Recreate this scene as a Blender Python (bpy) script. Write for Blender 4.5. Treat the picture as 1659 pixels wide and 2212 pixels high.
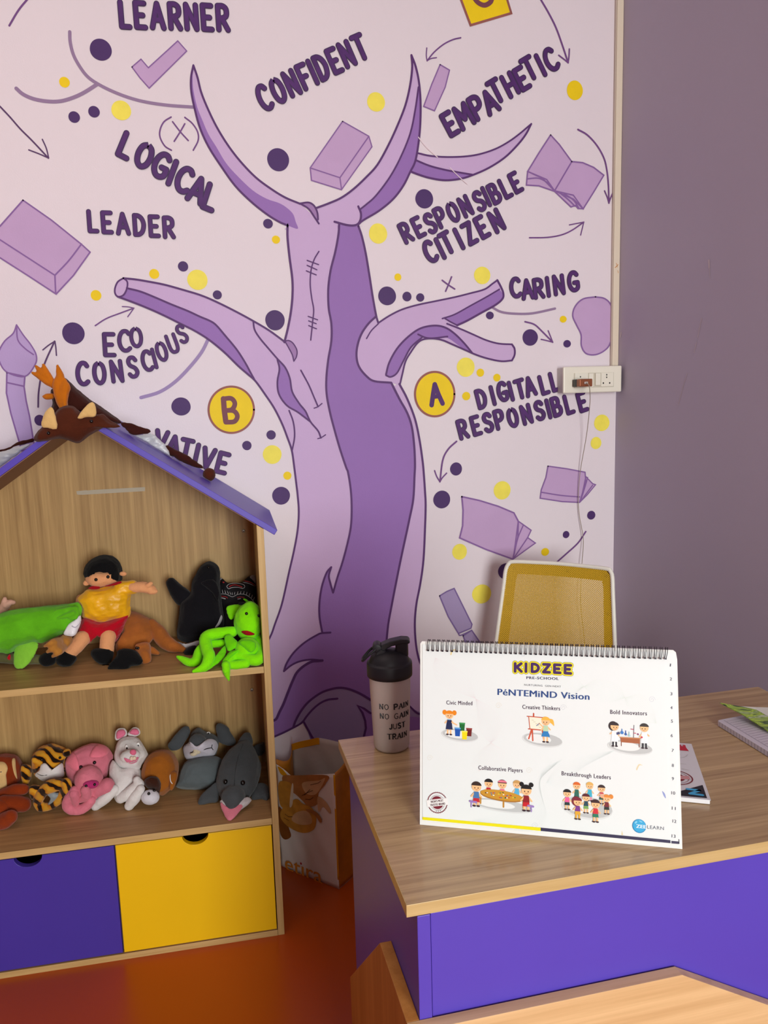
import bpy, bmesh, math, random
from mathutils import Vector, Matrix, Euler
from mathutils.geometry import tessellate_polygon, delaunay_2d_cdt
for o in list(bpy.data.objects): bpy.data.objects.remove(o)
SC = bpy.context.scene
COL = SC.collection
rnd = random.Random(7)

# ------------------------------------------------------------------ camera
cam_data = bpy.data.cameras.new('camera'); cam_data.sensor_fit = 'HORIZONTAL'; cam_data.sensor_width = 36; cam_data.lens = 37.0733
cam_data.clip_start = .02
cam = bpy.data.objects.new('camera', cam_data); COL.objects.link(cam)
mw = Matrix([[0.973378, 0.0613852, -0.2208327], [-0.2274509, 0.139702, -0.9637165], [-0.0283071, 0.988289, 0.149945]]).to_4x4(); mw.translation = Vector((-0.2249, -0.9171, 1.4139)); cam.matrix_world = mw
SC.camera = cam

# ------------------------------------------------------------------ light
SC.view_settings.view_transform = 'Standard'; SC.view_settings.look = 'None'
SC.view_settings.exposure = 0.0; SC.view_settings.gamma = 1.0; SC.view_settings.use_curve_mapping = False
world = bpy.data.worlds.new('daylight'); SC.world = world; world.use_nodes = True
wn = world.node_tree.nodes['Background']; wn.inputs[0].default_value = (.75, .86, 1, 1); wn.inputs[1].default_value = .6
def area(name, loc, target, sx, sy, power, color, spread=180):
    l = bpy.data.lights.new(name, 'AREA'); l.shape = 'RECTANGLE'; l.size = sx; l.size_y = sy; l.energy = power; l.color = color; l.spread = math.radians(spread)
    o = bpy.data.objects.new(name, l); COL.objects.link(o); o.location = loc
    o.rotation_euler = (Vector(target) - Vector(loc)).to_track_quat('-Z', 'Y').to_euler()
    return o
# daylight entering through the big window of the wall behind the camera, plus an added warm fill below the ceiling for roof and upper wall
area('window_daylight', (.45, -3.57, 1.55), (-.9, 1.4, .7), 1.1, 1.65, 143, (.97, 1.0, .95))
area('ceiling_fill_light', (-.9, .2, 2.93), (-.9, .2, 0), .9, .5, 6, (1.0, .84, .74))

# ------------------------------------------------------------------ materials
def lin(h):
    h = h.lstrip('#'); c = [int(h[i:i+2], 16)/255 for i in (0, 2, 4)]
    return tuple((v/12.92 if v <= .04045 else ((v+.055)/1.055)**2.4) for v in c) + (1,)
MATS = {}
def mat(name, hexc, rough=.6, spec=.5, metal=0, sheen=0, bump=0, bscale=200, var=0, vscale=8, alpha=1, trans=0, coat=0, sub=0):
    if name in MATS: return MATS[name]
    m = bpy.data.materials.new(name); m.use_nodes = True; nt = m.node_tree; b = nt.nodes['Principled BSDF']
    c = lin(hexc); b.inputs['Base Color'].default_value = c; b.inputs['Roughness'].default_value = rough
    b.inputs['Specular IOR Level'].default_value = spec; b.inputs['Metallic'].default_value = metal
    if sheen: b.inputs['Sheen Weight'].default_value = sheen; b.inputs['Sheen Roughness'].default_value = .5; b.inputs['Sheen Tint'].default_value = tuple(min(1, .35+.65*v) for v in c[:3]) + (1,)
    if coat: b.inputs['Coat Weight'].default_value = coat; b.inputs['Coat Roughness'].default_value = .15
    if trans: b.inputs['Transmission Weight'].default_value = trans
    if alpha < 1: b.inputs['Alpha'].default_value = alpha
    if sub: b.inputs['Subsurface Weight'].default_value = sub; b.inputs['Subsurface Radius'].default_value = (.02, .02, .02)
    tc = nt.nodes.new('ShaderNodeTexCoord')
    if bump:
        n = nt.nodes.new('ShaderNodeTexNoise'); n.inputs['Scale'].default_value = bscale; n.inputs['Detail'].default_value = 3
        nt.links.new(tc.outputs['Object'], n.inputs['Vector'])
        bp = nt.nodes.new('ShaderNodeBump'); bp.inputs['Strength'].default_value = bump; bp.inputs['Distance'].default_value = .002
        nt.links.new(n.outputs['Fac'], bp.inputs['Height']); nt.links.new(bp.outputs['Normal'], b.inputs['Normal'])
    if var:
        n = nt.nodes.new('ShaderNodeTexNoise'); n.inputs['Scale'].default_value = vscale; n.inputs['Detail'].default_value = 4
        nt.links.new(tc.outputs['Object'], n.inputs['Vector'])
        r = nt.nodes.new('ShaderNodeValToRGB'); r.color_ramp.elements[0].position = .3; r.color_ramp.elements[1].position = .7
        r.color_ramp.elements[0].color = tuple(v*(1-var) for v in c[:3]) + (1,); r.color_ramp.elements[1].color = tuple(min(1, v*(1+var)) for v in c[:3]) + (1,)
        nt.links.new(n.outputs['Fac'], r.inputs['Fac']); nt.links.new(r.outputs['Color'], b.inputs['Base Color'])
    MATS[name] = m
    return m
def plush(name, hexc, var=.18, sheen=.5): return mat('plush_' + name, hexc, rough=.95, spec=.1, sheen=sheen, bump=.5, bscale=420, var=var, vscale=22)
def wood(name, dark, light, axis=0, rough=.45, scale=1.0, coat=0, streak=60):
    """laminate board with a fine straight grain running along one local axis"""
    if name in MATS: return MATS[name]
    m = bpy.data.materials.new(name); m.use_nodes = True; nt = m.node_tree; b = nt.nodes['Principled BSDF']
    b.inputs['Roughness'].default_value = rough; b.inputs['Specular IOR Level'].default_value = .4
    if coat: b.inputs['Coat Weight'].default_value = coat
    tc = nt.nodes.new('ShaderNodeTexCoord'); mp = nt.nodes.new('ShaderNodeMapping'); nt.links.new(tc.outputs['Object'], mp.inputs['Vector'])
    sc = [streak*scale]*3; sc[axis] = 1.6*scale; mp.inputs['Scale'].default_value = sc
    n1 = nt.nodes.new('ShaderNodeTexNoise'); n1.inputs['Scale'].default_value = 1; n1.inputs['Detail'].default_value = 5; n1.inputs['Roughness'].default_value = .6; nt.links.new(mp.outputs['Vector'], n1.inputs['Vector'])
    mp2 = nt.nodes.new('ShaderNodeMapping'); nt.links.new(tc.outputs['Object'], mp2.inputs['Vector']); s2 = [260*scale]*3; s2[axis] = 9*scale; mp2.inputs['Scale'].default_value = s2
    n2 = nt.nodes.new('ShaderNodeTexNoise'); n2.inputs['Scale'].default_value = 1; n2.inputs['Detail'].default_value = 2; nt.links.new(mp2.outputs['Vector'], n2.inputs['Vector'])
    mx = nt.nodes.new('ShaderNodeMath'); mx.operation = 'MULTIPLY_ADD'; nt.links.new(n2.outputs['Fac'], mx.inputs[0]); mx.inputs[1].default_value = .35; nt.links.new(n1.outputs['Fac'], mx.inputs[2])
    r = nt.nodes.new('ShaderNodeValToRGB'); r.color_ramp.elements[0].position = .45; r.color_ramp.elements[1].position = .9
    r.color_ramp.elements[0].color = lin(dark); r.color_ramp.elements[1].color = lin(light)
    nt.links.new(mx.outputs[0], r.inputs['Fac']); nt.links.new(r.outputs['Color'], b.inputs['Base Color'])
    MATS[name] = m
    return m

# ------------------------------------------------------------------ mesh helpers
class MB:
    """collects geometry for ONE mesh; every face keeps its own material slot"""
    def __init__(self): self.v = []; self.f = []; self.m = []; self.s = []
    def add(self, vs, fs, mi=0, smooth=False):
        b = len(self.v); self.v += [tuple(p) for p in vs]
        for f in fs: self.f.append([b+i for i in f]); self.m.append(mi); self.s.append(smooth)
        return self
    def box(self, c, size, rot=None, mi=0):
        R = rot if rot is not None else Matrix.Identity(3); c = Vector(c); h = [s/2 for s in size]
        vs = [c + R @ Vector((x*h[0], y*h[1], z*h[2])) for z in (-1, 1) for y in (-1, 1) for x in (-1, 1)]
        return self.add(vs, [(0,2,3,1), (4,5,7,6), (0,1,5,4), (2,6,7,3), (0,4,6,2), (1,3,7,5)], mi)
    def span(self, a, b, mi=0): return self.box([(p+q)/2 for p, q in zip(a, b)], [abs(q-p) for p, q in zip(a, b)], mi=mi)
    def prism(self, pts, ext, mi=0, smooth_side=False):
        """polygon (3d points) extruded by vector ext"""
        n = len(pts); P = [Vector(p) for p in pts]; E = Vector(ext)
        tri = tessellate_polygon([P])
        nrm = sum(((P[i]).cross(P[(i+1) % n]) for i in range(n)), Vector())
        flip = nrm.dot(E) > 0
        top = [tuple(t) for t in tri]
        def orient(t, want):
            a, b, c = (P[i] for i in t); return t if ((b-a).cross(c-a)).dot(E)*want > 0 else t[::-1]
        vs = P + [p+E for p in P]
        fs = [orient(t, -1) for t in top] + [tuple(i+n for i in orient(t, 1)) for t in top]
        self.add(vs, fs, mi)
        side = [(i, (i+1) % n, n+(i+1) % n, n+i) for i in range(n)]
        if not flip: side = [q[::-1] for q in side]
        b = len(self.v)-2*n
        for q in side: self.f.append([b+i for i in q]); self.m.append(mi); self.s.append(smooth_side)
        return self
    def flat(self, pts, mi=0, up=(0, 0, 1)):
        """planar polygon, however concave, filled in its own plane"""
        P = [Vector(p) for p in pts]; N = Vector(up).normalized(); A = N.orthogonal().normalized(); B = N.cross(A); o = P[0]
        Q = [Vector(((p-o).dot(A), (p-o).dot(B))) for p in P]; h = (P[0]-o).dot(N)
        r = delaunay_2d_cdt(Q, [], [list(range(len(Q)))], 1, 1e-7); hs = sum((p-o).dot(N) for p in P)/len(P)
        vs = [o + A*q.x + B*q.y + N*hs for q in r[0]]; fs = []
        for t in r[2]:
            a, b, c = (vs[i] for i in t[:3]); fs.append(tuple(t) if ((b-a).cross(c-a)).dot(N) > 0 else tuple(t)[::-1])
        return self.add(vs, fs, mi)
    def tube(self, pts, r, n=8, mi=0, cap=True, closed=False):
        P = [Vector(p) for p in pts]; k = len(P); R = r if isinstance(r, (list, tuple)) else [r]*k
        vs = []; up = None
        for i in range(k):
            t = (P[(i+1) % k]-P[i-1]) if closed else (P[min(i+1, k-1)]-P[max(i-1, 0)])
            t.normalize()
            if up is None: up = t.orthogonal().normalized()
            up = (up - t*up.dot(t))
            if up.length < 1e-6: up = t.orthogonal()
            up.normalize(); sd = t.cross(up)
            vs += [P[i] + (up*math.cos(2*math.pi*j/n) + sd*math.sin(2*math.pi*j/n))*R[i] for j in range(n)]
        fs = []
        for i in range(k if closed else k-1):
            a = i*n; b = ((i+1) % k)*n
            fs += [(a+j, a+(j+1) % n, b+(j+1) % n, b+j) for j in range(n)]
        if cap and not closed: fs += [tuple(range(n))[::-1], tuple((k-1)*n+j for j in range(n))]
        return self.add(vs, fs, mi, True)
    def lathe(self, prof, c=(0,0,0), n=40, mi=0, R=None):
        c = Vector(c); R = R or Matrix.Identity(3); vs = []
        for r, z in prof: vs += [c + R @ Vector((r*math.cos(2*math.pi*j/n), r*math.sin(2*math.pi*j/n), z)) for j in range(n)]
        fs = []
        for i in range(len(prof)-1):
            a, b = i*n, (i+1)*n
            fs += [(a+j, a+(j+1) % n, b+(j+1) % n, b+j) for j in range(n)]
        return self.add(vs, fs, mi, True)
    def ball(self, c, rad, R=None, mi=0, nu=16, nv=10):
        c = Vector(c); R = R or Matrix.Identity(3); rad = rad if isinstance(rad, (list, tuple)) else (rad,)*3
        vs = [c + R @ Vector((0, 0, -rad[2]))]
        for i in range(1, nv):
            th = math.pi*i/nv - math.pi/2
            for j in range(nu):
                ph = 2*math.pi*j/nu; vs.append(c + R @ Vector((rad[0]*math.cos(th)*math.cos(ph), rad[1]*math.cos(th)*math.sin(ph), rad[2]*math.sin(th))))
        vs.append(c + R @ Vector((0, 0, rad[2]))); fs = [(0, 1+(j+1) % nu, 1+j) for j in range(nu)]
        for i in range(nv-2):
            a = 1+i*nu; b = a+nu; fs += [(a+j, a+(j+1) % nu, b+(j+1) % nu, b+j) for j in range(nu)]
        a = 1+(nv-2)*nu; fs += [(a+j, a+(j+1) % nu, len(vs)-1) for j in range(nu)]
        return self.add(vs, fs, mi, True)
    def ribbon(self, pts, w, mi=0, nrm=(0,-1,0), caps=True):
        """flat painted stroke of constant width with round ends"""
        P = [Vector(p) for p in pts]; N = Vector(nrm).normalized(); k = len(P); L = []; Rr = []
        for i in range(k):
            if 0 < i < k-1:
                t1 = (P[i]-P[i-1]).normalized(); t2 = (P[i+1]-P[i]).normalized(); t = t1+t2
                t = t.normalized() if t.length > 1e-4 else t1
                sc = 1/max(.5, t.dot(t1))
            else: t = (P[min(i+1, k-1)]-P[max(i-1, 0)]).normalized(); sc = 1
            s = N.cross(t)*(w/2*sc); L.append(P[i]+s); Rr.append(P[i]-s)
        vs = L+Rr; fs = [(i, k+i, k+i+1, i+1) for i in range(k-1)]
        self.add(vs, fs, mi)
        if caps:
            for e, q in ((0, 1), (k-1, k-2)):
                t = (P[e]-P[q]).normalized(); s = N.cross(t)
                c = [P[e] + s*math.cos(a)*w/2 + t*math.sin(a)*w/2 for a in [math.pi*j/8 for j in range(9)]]
                self.add(c, [tuple(range(9))], mi)
        return self
    def build(self, name, mats, parent=None, bevel=0, seg=2, loc=None, recalc=True):
        me = bpy.data.meshes.new(name); me.from_pydata(self.v, [], self.f); me.update()
        for m in (mats if isinstance(mats, (list, tuple)) else [mats]): me.materials.append(m)
        me.polygons.foreach_set('material_index', self.m); me.polygons.foreach_set('use_smooth', self.s)
        if recalc:
            bm = bmesh.new(); bm.from_mesh(me); bmesh.ops.recalc_face_normals(bm, faces=bm.faces); bm.to_mesh(me); bm.free()
        o = bpy.data.objects.new(name, me); COL.objects.link(o)
        if parent: o.parent = parent
        if loc: o.location = loc
        if bevel:
            b = o.modifiers.new('bevel', 'BEVEL'); b.width = bevel; b.segments = seg; b.limit_method = 'ANGLE'; b.angle_limit = math.radians(40)
        return o
def catmull(P, n=6, closed=False):
    P = [Vector(p) for p in P]; k = len(P)
    if k < 3: return P
    out = []
    for i in range(k if closed else k-1):
        p1, p2 = P[i], P[(i+1) % k]
        p0 = P[i-1] if (i > 0 or closed) else p1+(p1-p2); p3 = P[(i+2) % k] if (i+2 < k or closed) else p2+(p2-p1)
        for j in range(n):
            t = j/n; out.append(.5*((2*p1) + (p2-p0)*t + (2*p0-5*p1+4*p2-p3)*t*t + (3*p1-p0-3*p2+p3)*t**3))
    if not closed: out.append(P[-1])
    return out
def tag(o, label=None, cat=None, group=None, kind=None):
    if label: o['label'] = label
    if cat: o['category'] = cat
    if group: o['group'] = group
    if kind: o['kind'] = kind
    return o
def thing(name, loc, label, cat, group=None, rz=0):
    o = bpy.data.objects.new(name, None); COL.objects.link(o); o.location = loc; o.rotation_euler = (0, 0, rz); o.empty_display_size = .05
    return tag(o, label, cat, group)
# hand-lettering: each glyph is a list of strokes in a unit-high box; 1 = curved stroke
GLY = {
'A': (.62, [([(0,0),(.31,1),(.62,0)],0), ([(.12,.33),(.5,.33)],0)]), 'B': (.52, [([(0,0),(0,1)],0), ([(0,1),(.28,1),(.42,.9),(.42,.66),(.28,.54),(0,.53)],1), ([(0,.53),(.32,.53),(.5,.4),(.5,.14),(.32,.01),(0,0)],1)]),
'C': (.56, [([(.54,.86),(.42,.99),(.22,.98),(.06,.78),(0,.5),(.05,.22),(.2,.03),(.4,.01),(.56,.12)],1)]), 'D': (.54, [([(0,0),(0,1)],0), ([(0,1),(.24,.98),(.44,.82),(.53,.52),(.44,.18),(.24,.02),(0,0)],1)]),
'E': (.46, [([(.46,1),(0,1),(0,0),(.46,0)],0), ([(0,.5),(.36,.5)],0)]), 'F': (.44, [([(.46,1),(0,1),(0,0)],0), ([(0,.5),(.36,.5)],0)]),
'G': (.58, [([(.55,.86),(.42,.99),(.22,.98),(.06,.78),(0,.5),(.05,.22),(.2,.03),(.4,.01),(.56,.14),(.57,.42)],1), ([(.57,.42),(.34,.42)],0)]), 'H': (.52, [([(0,0),(0,1)],0), ([(.52,0),(.52,1)],0), ([(0,.5),(.52,.5)],0)]),
'K': (.5, [([(0,0),(0,1)],0), ([(.5,1),(.04,.46)],0), ([(.14,.56),(.52,0)],0)]), 'I': (.0, [([(0,0),(0,1)],0)]), 'J': (.4, [([(.4,1),(.4,.25),(.3,.03),(.12,.02),(0,.2)],1)]), 'L': (.42, [([(0,1),(0,0),(.42,0)],0)]), 'M': (.72, [([(0,0),(.06,1),(.36,.35),(.66,1),(.72,0)],0)]),
'N': (.54, [([(0,0),(0,1),(.54,0),(.54,1)],0)]), 'O': (.58, [([(.29,1),(.08,.85),(0,.5),(.08,.15),(.29,0),(.5,.15),(.58,.5),(.5,.85),(.29,1)],1)]), 'P': (.5, [([(0,0),(0,1)],0), ([(0,1),(.3,1),(.48,.88),(.48,.6),(.3,.46),(0,.44)],1)]),
'R': (.5, [([(0,0),(0,1)],0), ([(0,1),(.28,1),(.46,.88),(.46,.62),(.28,.5),(0,.48)],1), ([(.2,.48),(.52,0)],0)]), 'S': (.5, [([(.48,.84),(.36,.98),(.16,.98),(.03,.82),(.1,.6),(.38,.44),(.49,.22),(.36,.03),(.14,.01),(0,.14)],1)]),
'T': (.56, [([(0,1),(.56,1)],0), ([(.28,1),(.28,0)],0)]), 'U': (.54, [([(0,1),(0,.3),(.1,.05),(.27,0),(.44,.05),(.54,.3),(.54,1)],1)]), 'V': (.58, [([(0,1),(.29,0),(.58,1)],0)]), 'Z': (.5, [([(0,1),(.5,1),(0,0),(.5,0)],0)]), 'Y': (.56, [([(0,1),(.28,.5),(.56,1)],0), ([(.28,.5),(.28,0)],0)]),
}
def text_mb(txt, size=1.0, bold=0, spacing=1.0):
    """built-in font outlines as flat 2d geometry: (verts, faces, width)"""
    cu = bpy.data.curves.new('t', 'FONT'); cu.body = txt; cu.size = size; cu.offset = bold; cu.space_character = spacing; cu.resolution_u = 3; cu.fill_mode = 'FRONT'
    o = bpy.data.objects.new('t', cu); COL.objects.link(o); dg = bpy.context.evaluated_depsgraph_get()
    me = bpy.data.meshes.new_from_object(o.evaluated_get(dg)); v = [tuple(p.co) for p in me.vertices]; f = [tuple(p.vertices) for p in me.polygons]
    bpy.data.objects.remove(o); bpy.data.curves.remove(cu); bpy.data.meshes.remove(me)
    xs = [p[0] for p in v] or [0]
    return v, f, min(xs), max(xs)
def put_text(mb, txt, fn, a, b, h, mi=0, bold=0, spacing=1.0):
    """letters laid from a to b (2d baseline points) with cap height h; fn maps a 2d point to 3d"""
    v, f, x0, x1 = text_mb(txt, 1.0, 0, spacing); a = Vector(a[:2]); b = Vector(b[:2]); d = (b-a); n = Vector((-d.y, d.x)).normalized(); w = x1-x0
    ys = .729
    for k in ((-1, 0, 1) if bold else (0,)):
        mb.add([fn(a + d*((p[0]-x0)/w) + n*(p[1]/ys*h) + d.normalized()*(k*bold*h), k*.00001) for p in v], f, mi)

# ------------------------------------------------------------------ the room shell
WY = 1.40; XR = 1.0764; XL = -3.6; YF = -3.6; ZC = 3.0
def paint(name, hexc, **k): return mat('paint_' + name, hexc, rough=k.pop('rough', .55), spec=.3, bump=.12, bscale=260, **k)
wall_m = paint('wall_lilac', '#E9DEE6', var=.015, vscale=2)
side_m = paint('wall_mauve', '#B8AEC2', var=.02, vscale=2)
MB().span((XL-.12, WY, 0), (XR+.12, WY+.12, ZC)).build('wall_back', wall_m)
wb = bpy.data.objects['wall_back']; tag(wb, 'pale lilac wall painted with a purple tree and words', kind='structure')
tag(MB().span((XR, YF-.12, 0), (XR+.12, WY, ZC)).build('wall_right', side_m), 'plain mauve side wall with a few pale scratches', kind='structure')
far_m = paint('wall_far', '#7C747C')
tag(MB().span((XL-.12, YF-.12, 0), (XL, WY, ZC)).build('wall_left', far_m), kind='structure')
m = MB(); wx0, wx1, wz0, wz1 = -.14, 1.04, .70, 2.50      # front wall with its window opening
m.span((XL, YF-.12, 0), (wx0, YF, ZC)); m.span((wx1, YF-.12, 0), (XR, YF, ZC)); m.span((wx0, YF-.12, 0), (wx1, YF, wz0)); m.span((wx0, YF-.12, wz1), (wx1, YF, ZC))
tag(m.build('wall_front', far_m), kind='structure')
m = MB(); wh = mat('window_white', '#F0F0EE', .4)
for a, b in (((wx0, wz0), (wx0+.05, wz1)), ((wx1-.05, wz0), (wx1, wz1)), ((wx0, wz0), (wx1, wz0+.05)), ((wx0, wz1-.05), (wx1, wz1)), ((.48, wz0), (.52, wz1))): m.span((a[0], YF-.08, a[1]), (b[0], YF-.03, b[1]))
tag(m.build('window_1', wh), kind='structure')
floor_m = mat('floor_orange', '#AA4403', rough=.3, spec=.5, var=.05, vscale=1.5)
tag(MB().span((XL-.12, YF-.12, -.1), (XR+.12, WY+.12, 0)).build('floor', floor_m), 'glossy orange vinyl floor', kind='structure')
tag(MB().span((XL-.12, YF-.12, ZC), (XR+.12, WY+.12, ZC+.1)).build('ceiling', paint('ceiling', '#C4BAB6')), kind='structure')

# ------------------------------------------------------------------ the painted mural (paint on the wall, all in wall metres x,z)
PAINT = {k: paint('mural_' + k, h, **d) for k, h, d in (
  ('light', '#CDAFDA', dict(var=.03, vscale=3)), ('dark', '#9870B8', dict(var=.03, vscale=3)), ('mid', '#A37DB4', {}), ('root', '#9E8AB6', {}), ('line', '#5A3170', {}),
  ('dot', '#4B2C68', dict(var=.06)), ('lemon', '#F8E95A', dict(var=.05, vscale=30)), ('gold', '#F5D30A', dict(var=.04, vscale=20)), ('brown', '#9A5B55', dict(var=.1, vscale=20)), ('brownink', '#7A4450', dict(var=.1, vscale=20)),
  ('ink', '#52286C', dict(var=.15, vscale=25)), ('inkedge', '#402A55', {}), ('mauve', '#967CA0', {}), ('mauve2', '#A08ABA', {}), ('violet', '#754A88', dict(var=.1, vscale=20)), ('plum', '#5A3A68', {}),
  ('violet2', '#8B64A4', {}), ('violet3', '#7F66A2', {}), ('lilac', '#C6A5D0', dict(var=.03)), ('lilac2', '#BCA2D4', dict(var=.03)), ('lilac3', '#AA98C4', {}), ('pale', '#EBD9E0', {}))}
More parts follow.
